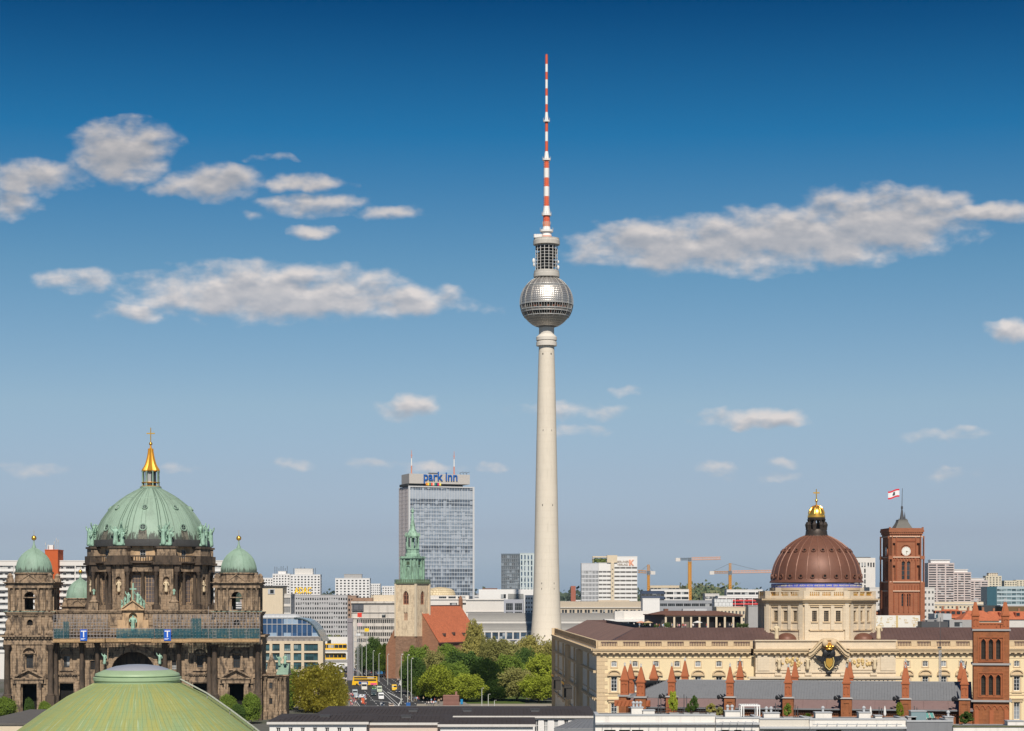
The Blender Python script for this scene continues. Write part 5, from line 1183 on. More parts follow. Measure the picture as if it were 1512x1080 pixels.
# ---------------------------------------------------------------- low black roofed house, bottom centre
M_bit = mat('black standing seam roof', (.052, .043, .042), .85, var=.2, scale=.3, streak=.2)
def roof_house(label, px0, px1, y_eave, y_ridge, Y0, Y1, tipl, tipr, wm, wins=(), hip=True):
    """house with a low hipped dark roof: eave at Y0 showing at y_eave, ridge at Y1 showing at y_ridge"""
    s0 = Y0 / F; h0 = Z(y_eave, Y0); h1 = Z(y_ridge, Y1); a, b = X(px0, Y0), X(px1, Y0); r = thing('low_house', label, 'building', ((a + b) / 2, Y0, 0))
    L = b - a; D_ = (Y1 - Y0) * 2; x0_, x1_ = -L / 2, L / 2; ra, rb = X(tipl, Y1) - (a + b) / 2, X(tipr, Y1) - (a + b) / 2
    o = [(X(p - 3.2, Y0) - a, X(p + 3.2, Y0) - a, Z(q, Y0) - 2.2, Z(q, Y0)) for p, q in wins]
    m = MB(); m.wall((x0_, 0), (1, 0), L, 0, h0, o, .3); m.add([(x1_, 0, 0), (x1_, D_, 0), (x1_, D_, h0), (x1_, 0, h0)], [(0, 1, 2, 3)]); m.add([(x0_, D_, 0), (x0_, 0, 0), (x0_, 0, h0), (x0_, D_, h0)], [(0, 1, 2, 3)]); m.add([(x1_, D_, 0), (x0_, D_, 0), (x0_, D_, h0), (x1_, D_, h0)], [(0, 1, 2, 3)])
    m.build('wall', wm, r)
    if o: put_windows(r, (x0_, 0), (1, 0), o, .3, 2, 2, G_dark, M_white, .1)
    m = MB(); m.box(x0_ - .4, x1_ + .4, -.5, .3, h0 - .35, h0 + .05); m.build('cornice', M_offw, r)
    m = MB(); e = .5
    m.add([(x0_ - e, -e, h0 + .06), (x1_ + e, -e, h0 + .06), (x1_ + e, D_ + e, h0 + .06), (x0_ - e, D_ + e, h0 + .06), (ra, D_ / 2, h1), (rb, D_ / 2, h1)], [(0, 1, 5, 4), (1, 2, 5), (2, 3, 4, 5), (3, 0, 4), (0, 3, 2, 1)])
    n = int(L / .7)
    for i in range(1, n):
        x = x0_ + L * i / n; t = min(1, max(0, (x - x0_) / max(.1, ra - x0_))) if x < ra else min(1, max(0, (x1_ - x) / max(.1, x1_ - rb))) if x > rb else 1
        m.tube((x, -e, h0 + .08), (x, -e + (D_ / 2 + e) * t, h0 + .08 + (h1 - h0) * t), .035, seg=4)
    m.build('roof', M_bit, r, flat=True); return r, h0
roof_house('long white house with a wide black hipped roof, behind the other black roofs', 466, 876, 1057.5, 1047, 372, 388, 545, 850, M_white, [(p, 1063) for p in (792, 806, 821, 836)])
roof_house('white house with black hipped roof and small dark windows, leftmost of the black roofs', 398, 541, 1066.5, 1056.5, 330, 341, 446, 534, M_white, [(p, 1074.5) for p in (411, 429, 447, 465, 483, 501, 519)])
roof_house('pinkish cream house under the middle black roof', 542, 660, 1067.5, 1057.5, 331.5, 342, 560, 652, mat('pinkish cream render', (.62, .50, .42), .85, var=.05, streak=.1))
roof_house('white house under the right end of the front black roofs', 650, 787, 1070, 1060.5, 328, 337, 673, 762, M_white)
bq = tag(MB().box(-2.2, 2.2, 0, 2.4, 18, 20.1).box(-2.4, 2.4, -.2, 2.6, 20.11, 20.3).build('chimney', mat('dark chimney', (.06, .045, .04), .8), None, (X(549, 352), 352, 0)), 'squat dark chimney between two black roofs', 'chimney')
gm = thing('shed_roof', 'grey sloping metal roof beside the white terrace house, behind the black roofs', 'shed', (X(845, 290), 290, 0))
m = MB(); a, b = X(818, 290) - X(845, 290), X(884, 290) - X(845, 290); z0_, z1_ = Z(1076, 290), Z(1062, 298)
m.add([(a, 0, z0_), (b, 0, z0_), (b, 8, z1_), (a + 3.6, 8, z1_)], [(0, 1, 2, 3)]); m.add([(a, 0, 0), (b, 0, 0), (b, 0, z0_ - .01), (a, 0, z0_ - .01)], [(0, 1, 2, 3)])
for i in range(8): t = i / 8; m.tube((a + (b - a) * t, 0, z0_ + .03), (a + 3.6 + (b - a - 3.6) * t, 8, z1_ + .03), .05, seg=4)
m.build('roof', M_zn, gm)
M_w2 = mat('warm white render', (.74, .70, .64), .8, var=.07, scale=.7, streak=.3)
# ---------------------------------------------------------------- white terraced houses along the bottom right
WY = 215.0; wsx = WY / F
def wz(py, Y=WY): return Z(py, Y)
def terrace(label, px0, px1, ytop, Y, D_, wm=None, ledge=0, wins=(), cop=M_lgrey):
    a, b = X(px0, Y), X(px1, Y); h = Z(ytop, Y); r = thing('terrace_house', label, 'building', (a, Y, 0)); L = b - a
    o = [(X(p0, Y) - a, X(p1, Y) - a, h - 4.6, Z(q, Y)) for p0, p1, q in wins]
    m = MB(); m.wall((0, 0), (1, 0), L, 0, h, o, .5); m.add([(L, 0, 0), (L, D_, 0), (L, D_, h), (L, 0, h)], [(0, 1, 2, 3)]); m.add([(0, D_, 0), (0, 0, 0), (0, 0, h), (0, D_, h)], [(0, 1, 2, 3)]); m.add([(L, D_, 0), (0, D_, 0), (0, D_, h), (L, D_, h)], [(0, 1, 2, 3)])
    m.build('wall', wm or M_white, r)
    if o: put_windows(r, (0, 0), (1, 0), o, .5, 3, 1, G_dark, M_dgrey, .08)
    m = MB(); m.box(-.02, L + .02, -.08, .5, h + .002, h + .14); m.box(-.02, .4, .51, D_, h + .002, h + .14); m.box(L - .4, L + .02, .51, D_, h + .002, h + .14); m.build('coping', cop, r)
    m = MB(); m.box(.41, L - .41, .51, D_, h - .5, h - .02); m.build('roof_deck', mat('grey roof felt', (.17, .17, .175), .9, var=.2, scale=.6), r)
    if ledge:
        m = MB(); zl = Z(ledge, Y); m.box(0, L, -.35, -.003, zl, zl + .22); m.build('ledge', cop, r)
    return r, h
M_w2 = mat('warm white render', (.74, .70, .64), .8, var=.05, scale=.4, streak=.12)
terrace('white terrace house with long grey railing ledge, left end of the white houses', 879, 1056, 1057, WY, 5, M_w2, 1070, [(892, 909, 1078), (914, 930, 1078), (933, 950, 1078)])
terrace('white house with a ribbed parapet band beside the pergola', 1057, 1121, 1061, WY - 0.6, 5, M_w2, 1070, [(1066, 1076, 1078), (1084, 1095, 1078)])
terrace('beige fronted house with a dark slot window, between two white houses', 1121.5, 1195, 1062.5, WY - 0.9, 5, mat('beige render', (.60, .555, .48), .8, var=.06, streak=.12), 1076, [(1128, 1158, 1079)])
terrace('broad white house with a wide dark window, right of the beige one', 1195.5, 1338, 1063, WY - 1.2, 5, M_w2, 1076, [(1205, 1243, 1078)])
terrace('dark grey terrace house with glass balustrade', 1338.5, 1407, 1066, WY - 1.5, 5, M_zn, 0)
terrace('white house with flat mossy roof at the right edge', 1407.5, 1530, 1074, WY - 1.8, 5, M_w2, 0, cop=mat('mossy coping', (.12, .125, .07), .9, var=.4, scale=1.5))

for lb, p0, p1, py, n in (('long grey rail pipe along the leftmost white terrace house', 884, 1050, 1069, 12), ('short grey rail pipe below the ribbed parapet', 1062, 1118, 1067, 5), ('grey cable duct along the broad white house', 1200, 1332, 1070, 9)):
    q = MB(); a, b = X(p0, WY - 1.6), X(p1, WY - 1.6); zz = Z(py, WY - 1.6); q.tube((0, 0, 0), (b - a, 0, 0), .045, seg=6)
    for i in range(n): x = (b - a) * (i + .5) / n; q.tube((x, 0, 0), (x, 1.2, -.1), .03, seg=4); q.box(x - .05, x + .05, -.05, .05, -.12, .12)
    tag(q.build('rail_pipe', M_lgrey, None, (a, WY - 1.6, zz)), lb, 'pipe')
for lb, px, Y, dz in (('round skylight hatch on the wide black hipped roof', 690, 381, 0), ('small vent box on the wide black hipped roof', 790, 381, 0), ('dark hatch at the left end of the wide black roof', 610, 381, 0), ('small vent on the leftmost black roof', 480, 338, 0), ('small vent on the middle black roof', 600, 339, 0)):
    q = MB(); zz = Z(1050.5 if Y > 360 else 1060, Y); q.box(-.8, .8, -.5, .5, -.6, .35); q.box(-.9, .9, -.6, .6, .36, .46); tag(q.build('roof_hatch', M_dgrey, None, (X(px, Y), Y, zz)), lb, 'roof hatch')
# ---------------------------------------------------------------- ground and the city behind
gr = MB(); gr.add([(-15000, -600, 0), (15000, -600, 0), (15000, 26000, 0), (-15000, 26000, 0)], [(0, 1, 2, 3)])
structure(gr.build('ground', mat('city ground', (.13, .125, .115), .95, var=.35, scale=.02, stain=((.05, .065, .03), .7, .01))))
def far_mat(name, wall, gl, bw=3.0, bh=2.9, fw=.6, fh=.5):
    """distant wall with window rows (openings too small to model), real scale in metres"""
    if name in MATS: return MATS[name]
    mm = bpy.data.materials.new(name); mm.use_nodes = True; t = mm.node_tree; t.nodes.clear(); k = NT(t)
    ge = k.n('ShaderNodeNewGeometry'); sp_ = k.n('ShaderNodeSeparateXYZ', ins={0: ge.outputs['Position']}); nr = k.n('ShaderNodeSeparateXYZ', ins={0: ge.outputs['Normal']})
    u = k.math('ADD', sp_.outputs[0], k.math('MULTIPLY', sp_.outputs[1], 1.0)); fu = k.math('FRACT', k.math('DIVIDE', u, bw)); fz = k.math('FRACT', k.math('DIVIDE', sp_.outputs[2], bh))
    a = k.math('MULTIPLY', k.math('LESS_THAN', fu, fw), k.math('LESS_THAN', fz, fh)); a = k.math('MULTIPLY', a, k.math('LESS_THAN', nr.outputs[2], .5))
    sn = k.n('ShaderNodeVectorMath', operation='SNAP', ins={0: ge.outputs['Position'], 1: (bw, bw, bh)}).outputs[0]; wn = k.n('ShaderNodeTexWhiteNoise', ins={0: sn}).outputs[0]
    n1 = k.noise(ge.outputs['Position'], .08, 4, .6); wc = k.mix(n1, tuple(x * .85 for x in wall), tuple(min(1, x * 1.12) for x in wall))
    c = k.mix(a, wc, k.mix(wn, tuple(x * .4 for x in gl), tuple(x * 2.0 for x in gl)))
    p = k.n('ShaderNodeBsdfPrincipled', ins={'Base Color': c, 'Roughness': .8, 'Specular IOR Level': .2}); o = k.n('ShaderNodeOutputMaterial', ins={0: p.outputs[0]}); MATS[name] = mm; return mm
FM = [far_mat('far white flats', (.62, .60, .57), (.12, .12, .13)), far_mat('far cream flats', (.58, .50, .38), (.12, .10, .09)), far_mat('far grey offices', (.36, .36, .37), (.07, .08, .10), 2.2, 3.4, .7, .55),
      far_mat('far pinkish flats', (.55, .42, .36), (.13, .11, .1)), far_mat('far pale ribbons', (.66, .64, .62), (.08, .09, .10), 40, 3.2, .97, .45)]
R_red = mat('red roof tiles', (.56, .17, .08), .85, var=.2, scale=.25, brick=(.5, .5, (.75, .7, .7)), streak=.15)
R_brn = mat('brown roof', (.17, .085, .06), .8, var=.25, scale=.3, streak=.2)
M_teal = mat('teal cladding', (.035, .10, .13), .35, var=.2, spec=.5)

# long white block of flats behind the cathedral
M_flat = mat('white flats concrete', (.66, .63, .59), .85, var=.05, scale=.3, streak=.1)
for p0, p1, lb, nx in ((-70, 66, 'long white block of flats with balcony rows left of the orange stair tower', 6), (86, 336, 'long white block of flats with balcony rows between the cathedral towers', 10)):
    facade_block('apartment_block', lb, 'apartment block', p0, p1, 829, 1000, 14, nx, 10 if nx == 10 else 14, 'balcony', M_flat, G_dark, M_lgrey, floor=3.07, top=1.6, fr=.1, nmul=6)
r, W_b, h_b = facade_block('stair_tower', 'orange red stair tower with white box and aerials on top', 'tower', 66.3, 85.5, 813, 996, 12, 1, 1, 'none', mat('orange red panels', (.50, .105, .03), .8, var=.06, streak=.1))
m = MB(); m.box(.8, 3.6, 2, 5, h_b + .5, h_b + 2.7); m.build('roof_box', M_white, r)
m = MB()
for x, hh in ((-.1, 4), (1.2, 3.2), (4.2, 4.6), (5.2, 6.2), (6.1, 5.4)): m.tube((x + .2, 1, h_b), (x + .2, 1, h_b + hh), .12, seg=4); m.box(x, x + .4, .8, 1.2, h_b + hh - 1.4, h_b + hh - .2)
m.build('aerial', M_lgrey, r)
# cream block and its neighbours right of the cathedral
r, w_, h_ = facade_block('office_block', 'plain cream block with one small window under a flat dark roof, right of the cathedral', 'building', 387, 417.5, 868, 900, 16, 1, 1, 'none', M_cream, side=0)
m = MB(); m.box(-2.4, w_ + .4, -.8, 16, h_ + .46, h_ + .9); m.build('roof', M_dgrey, r)
m = MB(); m.box(2.6, 5.6, -.25, -.003, Z(877.5, 900), Z(870, 900)); m.build('window', M_lgrey, r); m = MB(); m.box(3.6, 5.2, -.3, -.253, Z(876.5, 900), Z(871, 900)); m.build('window_pane', G_dark, r)
facade_block('stair_wing', 'narrow glazed stair wing at the left of the plain cream block', 'building', 378.5, 386.8, 869, 899, 14, 1, 9, 'ribbon', M_offw, G_teal, M_lgrey, ww=.85, wh=.75, floor=2.9)
facade_block('office_block', 'low grey louvred block between the cream block and the grey office', 'building', 417.8, 429.5, 878.5, 905, 16, 1, 8, 'ribbon', M_offw, mat('grey louvres', (.22, .22, .22), .6, var=.1), M_lgrey, ww=.9, wh=.72, floor=3.9)
r, w_, h_ = facade_block('office_block', 'long grey office block with rows of small square windows under a yellow rooftop sign', 'building', 429, 513, 879.5, 1330, 28, 24, 9, 'punch', mat('grey office panels', (.43, .42, .42), .85, var=.08, scale=.2, streak=.15), G_dark, M_lgrey, ww=.56, wh=.52, side=7, floor=3.05, fr=.0)
M_yel = mat('yellow sign', (.85, .55, .01), .5, var=.03)
sg = thing('rooftop_sign', 'yellow letters ADAC standing on the grey office roof', 'sign', (X(447.5, 1335), 1335, h_ + .5))
o = link('lettering', text_mesh('ADAC', 5.6, .35, M_yel, bold=.12), sg, (0, 0, .9)); o.scale.x = .72
m = MB(); m.box(-5.2, 5.2, .5, .8, .6, .95); m.box(-5.2, 5.2, .5, .8, 3.2, 3.5)
for i in range(8): m.tube((-4.8 + i * 1.37, .7, 0), (-4.8 + i * 1.37, .7, 4.6), .16, seg=4); m.tube((-4.8 + i * 1.37, 2.6, 0), (-4.8 + i * 1.37, .8, 3.4), .12, seg=4)
m.build('sign_frame', mat('violet grey steel', (.16, .13, .19), .6), sg)
# tower blocks beyond
WF = mat('white tower panels', (.70, .68, .66), .85, var=.06, scale=.1, streak=.1)
for (p0, p1, y, Y, nx, rb, lb) in ((384, 403, 854, 2230, 5, (), 'white tower block, leftmost and lowest of the three behind the cream block'), (402.5, 428, 848, 2210, 6, ((.3, .75, 3, WF),), 'white tower block in the middle of the three behind the cream block'),
        (428.5, 473, 849, 2190, 9, ((.14, .74, 6.5, M_offw),), 'white tower block with a rooftop house and masts behind the yellow sign'), (495, 546, 854.5, 2150, 9, ((.25, .76, 4.5, M_grey),), 'white tower block standing alone, halfway between yellow sign and church tower'),
        (1455.5, 1479, 851, 2700, 5, ((.2, .8, 4, FM[1]),), 'cream tower block above the teal glass office'), (1483, 1502, 858, 2800, 5, (), 'cream and orange tower block near the right edge'), (1500, 1520, 857, 2850, 4, (), 'yellowish tower block at the right edge')):
    r, w_, h_ = facade_block('tower_block', lb, 'tower block', p0, p1, y, Y, 16, nx, 10, 'punch', WF if p0 < 1400 else mat('cream tower panels', (.62, .55, .42), .85, var=.08), G_dark, M_lgrey, ww=.5, wh=.5, floor=2.9, roofbox=rb, fr=0, side=4 if p1 < 756 else -4)
    if p0 in (428.5, 402.5):
        m = MB()
        for i in range(7): x = w_ * (.1 + .12 * i); m.tube((x, 5, h_), (x, 5, h_ + 6 + 3 * rng.random()), .22, seg=4)
        m.build('aerial', M_dgrey, r)
for (p0, p1, y, Y, lb) in ((547.5, 561.5, 862.5, 2600, 'small rounded white tower far off, left of the church tower'), (564, 583, 866, 2500, 'low white block far off, touching the church tower on its left')):
    facade_block('tower_block', lb, 'tower block', p0, p1, y, Y, 16, 5, 7, 'punch', WF, G_dark, M_lgrey, ww=.5, wh=.5, floor=2.9, fr=0)
# glass roofed hotel on the river
AY = 768.0; as_ = AY / F
r = thing('glass_hotel', 'beige stone building with a curved blue glass roof, right behind the cathedral', 'building', (X(381, AY), AY, 0))
ax = lambda px: (px - 381) * as_
az = lambda py: Z(py, AY)
rows = [(951, 961.5), (964.5, 975.5), (978, 989), (992, 1003), (1006, 1017)]; cols = [(386, 398), (402, 413), (419.5, 429), (433.5, 445), (449, 469.5)]
o = [(ax(a), ax(b), az(d), az(c)) for a, b in cols for c, d in rows]
m = MB(); m.wall((0, 0), (1, 0), ax(477), 0, az(949), o, .5); m.add([(ax(477), 0, 0), (ax(477), 9, 0), (ax(477), 9, az(949)), (ax(477), 0, az(949))], [(0, 1, 2, 3)]); m.box(0, ax(477), .01, 9, az(949) + .003, az(948) + .3); m.build('wall', M_cream, r)
put_windows(r, (0, 0), (1, 0), o, .5, 3, 1, G_teal, M_dgrey, .1)
arc = [(ax(476.5), az(948.5)), (ax(472), az(941)), (ax(467), az(931)), (ax(461), az(923)), (ax(454), az(917.5)), (ax(446), az(914.5)), (ax(434), az(913))]
G_roof = glass('blue roof glass', (.045, .10, .21), .25, .08, (2.7, 3), (.30, .40, .52), .25, .6)
m = MB(); m.add([(x, 1.0, z) for x, z in arc] + [(ax(381), 1.0, az(913)), (ax(381), 1.0, az(948.5))], [tuple(range(9))]); m.build('glass_front', G_roof, r)
m = MB()
for (xa, za), (xb, zb) in zip(arc, arc[1:]): m.add([(xa, .9, za), (xa, 30, za), (xb, 30, zb), (xb, .9, zb)], [(0, 1, 2, 3)]); m.tube((xa, .9, za), (xb, .9, zb), .3, seg=6)
m.add([(ax(381), .9, az(913)), (arc[-1][0], .9, arc[-1][1]), (arc[-1][0], 30, arc[-1][1]), (ax(381), 30, az(913))], [(0, 1, 2, 3)]); m.build('curved_roof', mat('dark teal glass roof', (.06, .09, .10), .12, var=.15, spec=.6), r)
m = MB()
for y in (913, 922, 940): m.box(0, ax({913: 436, 922: 459, 940: 471}[y]), .8, .98, az(y) - .12, az(y) + .12)
for i in range(12):
    x = ax(386.5 + i * 7.4); zt_ = [z for xx, z in arc if xx >= x]; m.box(x - .09, x + .09, .82, .985, az(948.4), min(az(913), max(zt_) if zt_ else az(940)))
m.build('mullion', M_lgrey, r)
m = MB(); m.box(0, ax(474), .4, .79, az(948.4), az(940.5)); m.build('louvre_band', mat('warm grey louvres', (.34, .31, .29), .7, var=.1, brick=(2.0, 5, (.6, .6, .6))), r)
m = MB()
for i in range(8): x = ax(385 + i * 6.2); m.lathe([(3.0, 0), (2.6, .7), (1.4, 1.2), (.1, 1.4)], 12, (x, 14, az(912.5)))
m.box(ax(381), ax(434), 8, 24, az(912.9), az(911.8)); m.build('roof_canopy', M_lgrey, r)
# department store style block behind the street
r = thing('office_block', 'pale stone block with rows of dark slot windows between the pylon and the church tower', 'building', (X(519, 1150), 1150, 0)); kx = lambda p: (p - 519) * 1150 / F; kz = lambda p: Z(p, 1150)
o = [(kx(527 + i * 2.75), kx(528.9 + i * 2.75), kz(b), kz(a)) for i in range(24) for a, b in ((915, 920.5), (925, 930), (934, 939.5), (943, 948.5))]
m = MB(); m.wall((0, 0), (1, 0), kx(594), 0, kz(889), o, .8); m.box(0, kx(594), .02, 40, kz(889) - .5, kz(889) - .02); m.add([(kx(594), 0, 0), (kx(594), 40, 0), (kx(594), 40, kz(889)), (kx(594), 0, kz(889))], [(0, 1, 2, 3)])
m.box(-.3, kx(594), -.9, -.004, kz(891), kz(888.2)); m.box(0, kx(594), -.5, -.003, kz(905), kz(903.6)); m.box(0, kx(594), -.5, -.003, kz(913.4), kz(912.4)); m.build('wall', mat('pale stone cladding', (.60, .55, .49), .85, var=.1, scale=.15, brick=(5, 9, (.8, .8, .8), .9)), r)
put_windows(r, (0, 0), (1, 0), o, .7, 1, 1, G_dark, M_dgrey, 0)
m = MB(); m.box(kx(520), kx(537), -1.2, -.01, kz(902.5), kz(893)); m.build('grey_panel', mat('slate panels', (.12, .125, .14), .6, var=.2, brick=(3, 3, (.5, .5, .5))), r)
m = MB(); m.box(kx(520), kx(550), 2, 14, kz(889) + .01, kz(883)); m.box(kx(519), kx(538), -.5, 1.99, kz(887.9), kz(886)); m.build('roof_house', mat('rusty roof', (.30, .19, .13), .8, var=.3), r)
m = MB(); m.box(kx(550.5), kx(594), 5, 30, kz(889) + .01, kz(878.8)); m.build('upper_block', M_cream, r)
m = MB(); m.box(kx(564), kx(569.5), -.6, -.51, kz(912), kz(907.5)); m.build('window', G_dark, r)
facade_block('office_block', 'brownish low block behind the street, left of the slot window block', 'building', 513.5, 526, 880.5, 1250, 20, 3, 5, 'punch', mat('rust brown render', (.33, .22, .16), .85, var=.2), G_dark, M_lgrey, fr=0)
# concrete pylon at the street
r = thing('pylon', 'tall grey concrete pylon with scaffold tubes beside the street', 'pylon', (X(517, 985), 985, 0)); m = MB(); h_ = Z(913, 985); m.frustum(-1.45, 1.35, 0, 2.6, 0, -1.2, 1.1, .2, 2.4, h_ - 2); m.box(-1.4, 1.3, -.1, 2.7, h_ - 1.99, h_); m.build('shaft', mat('lilac grey concrete', (.27, .245, .26), .9, var=.25, scale=.5, streak=.3), r)
m = MB()
for x in (1.6, 3.4): m.tube((x, 0, 0), (x, 0, h_ - 4), .14, seg=4)
for i in range(9): m.tube((1.6, 0, 2 + i * 2.8), (3.4, 0, 2 + i * 2.8), .1, seg=4)
m.build('scaffold_tube', M_lgrey, r)
# hotel slab with rooftop letters
HYk = 1530.0; hk = HYk / F
r = thing('hotel_tower', 'tall slab hotel with gridded glass front, rooftop letters and two masts', 'hotel', (X(604.5, HYk), HYk, 0), R(20))
Wf = 93.5 * hk / math.cos(R(20)); Df = 25.5; zt_ = Z(718.3, HYk); fl = 5.75 * hk; nf = 29
M_hw = mat('hotel white frame', (.52, .52, .52), .6, var=.04); M_hg = [glass('hotel glass light', (.19, .235, .29), .25, .15, (2, 2.9), (.32, .36, .41), .2, .4), glass('hotel glass dark', (.075, .10, .135), .5, .12, (2, 2.9), (.28, .32, .37), .15, .4), glass('hotel panel pale', (.35, .39, .44), .06, .4, (2, 2.9), None, 0, .4)]
m = MB(); m.box(0, Wf, .4, Df, 0, zt_ - .02); m.build('core', mat('hotel core', (.30, .29, .29), .8), r)
m = MB(); m.box(-.9, .55, -.55, .39, 0, zt_ + .4); m.box(Wf - .55, Wf + .9, -.55, .39, 0, zt_ + .4); m.box(.551, Wf - .551, -.5, .39, zt_ - .5, zt_ + .35)
nb = 24
for i in range(1, nb): x = .5 + (Wf - 1) * i / nb; m.box(x - .1, x + .1, -.2, .38, 0, zt_ - .51)
m.build('frame', M_hw, r)
for j in range(nf):
    z1 = zt_ - .55 - j * fl; z0 = z1 - fl + .02
    kind = 1 if j in (0, 3, 4) or j in (15, 16) or j > 20 else 0
    q = MB()
    if j in (1, 2): q.mat(1).box(.56, Wf - .56, -.12, .36, z0, z1)
    else:
        q.mat(1).box(.56, Wf - .56, -.12, .36, z0, z0 + fl * (.36 if kind == 0 else .26)); q.mat(0)
        q.box(.56, Wf - .56, .0, .36, z0 + fl * (.361 if kind == 0 else .261), z1 - .004); q.mat(1)
        for i in range(nb): x = .5 + (Wf - 1) * (i + .5) / nb; q.box(x - .05, x + .05, -.05, -.003, z0 + fl * .37, z1 - .005)
    q.build('window_band', [M_hg[kind], M_hg[2]], r, flat=True)
m = MB(); ng = 7
for i in range(ng + 1): y = .5 + (Df - .5) * i / ng; m.box(-.5, -.01, y - .42, y + .42, 0, zt_)
for j in range(nf): z1 = zt_ - .5 - j * fl; m.box(-.32, -.012, .95, Df, z1 - fl * .3, z1)
m.build('side_wall', mat('hotel gable', (.50, .46, .46), .8, var=.05), r)
m = MB(); m.box(-.2, -.014, .93, Df - .05, 1, zt_ - 1); m.build('side_glazing', mat('hotel gable glass', (.15, .15, .17), .3), r)
# rooftop structure: dark recess, big box, letters
zb0, zb1 = Z(714, HYk), Z(699.5, HYk)
m = MB(); m.box(-1.0, Wf - 8, 1.0, Df - 3, zt_ + .36, zb0); m.build('roof_recess', mat('dark roof plant', (.06, .06, .06), .8, var=.4), r)
m = MB(); m.box(-.3, Wf - 2.8, -.4, Df - 6, zb0 + .01, zb1); m.build('roof_house', mat('pale plant screen', (.46, .43, .40), .8, var=.06), r)
m = MB(); m.box(-6.02, -5.99, -.39, Df - 2.1, zb0 + .1, zb1 - .1); m.build('dark_side', mat('dark plant screen', (.16, .155, .165), .8), r) if False else None
M_pb = mat('blue letters', (.01, .10, .36), .5, var=.02)
lx = (649.5 - 604.5) * hk / math.cos(R(20))
o = link('lettering', text_mesh('park inn', 9.6, .3, M_pb, bold=.13), r, (lx, -.9, zb0 + 2.5)); bbx = max(v.co.x for v in o.data.vertices) - min(v.co.x for v in o.data.vertices); o.scale.x = 49.5 * hk / math.cos(R(20)) / bbx
sw = 24.5 * hk / 6
for i, c in enumerate(((.75, .25, .03), (.85, .6, .08), (.02, .22, .16), (.75, .08, .05), (.85, .45, .35), (.03, .25, .2), (.02, .05, .1), (.7, .03, .12), (.85, .7, .15))):
    m = MB(); x = (628 - 604.5) * hk / .94 + i * sw * .64; m.box(x, x + sw * .62, -1.0, -.6, zb0 - 1.3, zb0 + .7); m.build('colour_square', mat('sign square %s' % 'abcdefghi'[i], c, .5, var=.02), r)
for px in (611, 673.5):
    m = MB(); x = (px - 604.5) * hk / .94; m.tube((x, 6, zb1), (x, 6, Z(687, HYk)), .55, .5, 8); m.build('mast_foot', M_pk, r); m = MB(); m.tube((x, 6, Z(687, HYk) + .004), (x, 6, Z(676, HYk)), .42, .4, 8); m.build('mast_middle', M_wp, r); m = MB(); m.tube((x, 6, Z(676, HYk) + .004), (x, 6, Z(664, HYk)), .3, .15, 8); m.box(x - .6, x + .6, 5.8, 6.2, Z(672, HYk), Z(671, HYk)); m.build('mast_top', M_pk, r)
m = MB()
for x in (Wf - 9, Wf - 6.5, Wf - 4): m.tube((x, 2, zb1 - 6), (x - 1, 1, zb1 + 1.6), .12, seg=4); m.tube((x - 1.8, 1, zb1 + 1.1), (x + 1.4, 1, zb1 + 2.2), .16, seg=4)
m.box(lx - 9, lx - 1, 1, 1.3, zb1 + .01, zb1 + 1.0); m.build('roof_rail', M_dgrey, r)

# church with stone tower, green spire, red roof
SY = 1000.0; ss = SY / F
r = thing('stone_church', 'old church with pale stone tower, green copper spire and orange red tiled roof', 'church', (X(614, SY), SY, 0), R(-31)); a = 11.9
sz = lambda p: Z(p, SY)
M_st = mat('pale rubble stone', (.76, .61, .42), .9, var=.12, scale=.5, streak=.1, stain=((.30, .22, .15), .5, .8), brick=(1.2, .6, (.88, .86, .82), .9))
M_sb = mat('brown field stone', (.33, .20, .13), .9, var=.35, scale=.9, brick=(.8, .5, (.8, .75, .7), .7))
hh = a / 2; zt_ = sz(862)
# local frame: front-left face looks to -x', front-right face to -y'... the near corner is the origin
m = MB(); oL = [(a / 2 - 1.75, a / 2 + 1.75, sz(893), sz(872.5), 'p'), (a / 2 - 1.0, a / 2 - .15, sz(916.5), sz(904), 'p'), (a / 2 + .15, a / 2 + 1.0, sz(916.5), sz(904), 'p')]
oR = [(a / 2 - 1.75, a / 2 + 1.75, sz(893), sz(872.5), 'p'), (a / 2 - .4, a / 2 + .3, sz(906), sz(902))]
for O, U, o in (((-a, 0), (1, 0), oL), ((0, 0), (0, 1), oR), ((0, a), (-1, 0), []), ((-a, a), (0, -1), [])):
    m.wall(O, U, a, sz(940), zt_, o, .7)
    if o: put_windows(r, O, U, o, .6, 2, 3, glass('church louvre', (.10, .05, .035), .4), mat('brick surround', (.33, .15, .09), .9), .45, name='belfry_window')
m.box(-a + .1, -.1, .1, a - .1, zt_ - .4, zt_ - .01); m.build('tower_wall', M_st, r)
m = MB(); m.box(-a - .12, .12, -.12, a, 0, sz(940) - .004); m.build('tower_base', M_sb, r)
for P in ((-a, 0), (0, 0), (0, a)):
    q = MB(); q.box(P[0] - .5, P[0] + .5, P[1] - .5, P[1] + .5, sz(940), zt_ - .02); q.build('quoin', M_cream, r)
M_br3 = mat('church brick', (.34, .17, .10), .9, var=.25, scale=.6, brick=(.8, .4, (.8, .75, .7), .8))
m = MB(); m.prism([(-a - 6.2, 0), (-.5, 0), (-.5, sz(930)), (-a, sz(925)), (-a - 1, sz(928)), (-a - 6.2, sz(955))], .4, 6); m.build('west_wall', M_br3, r)
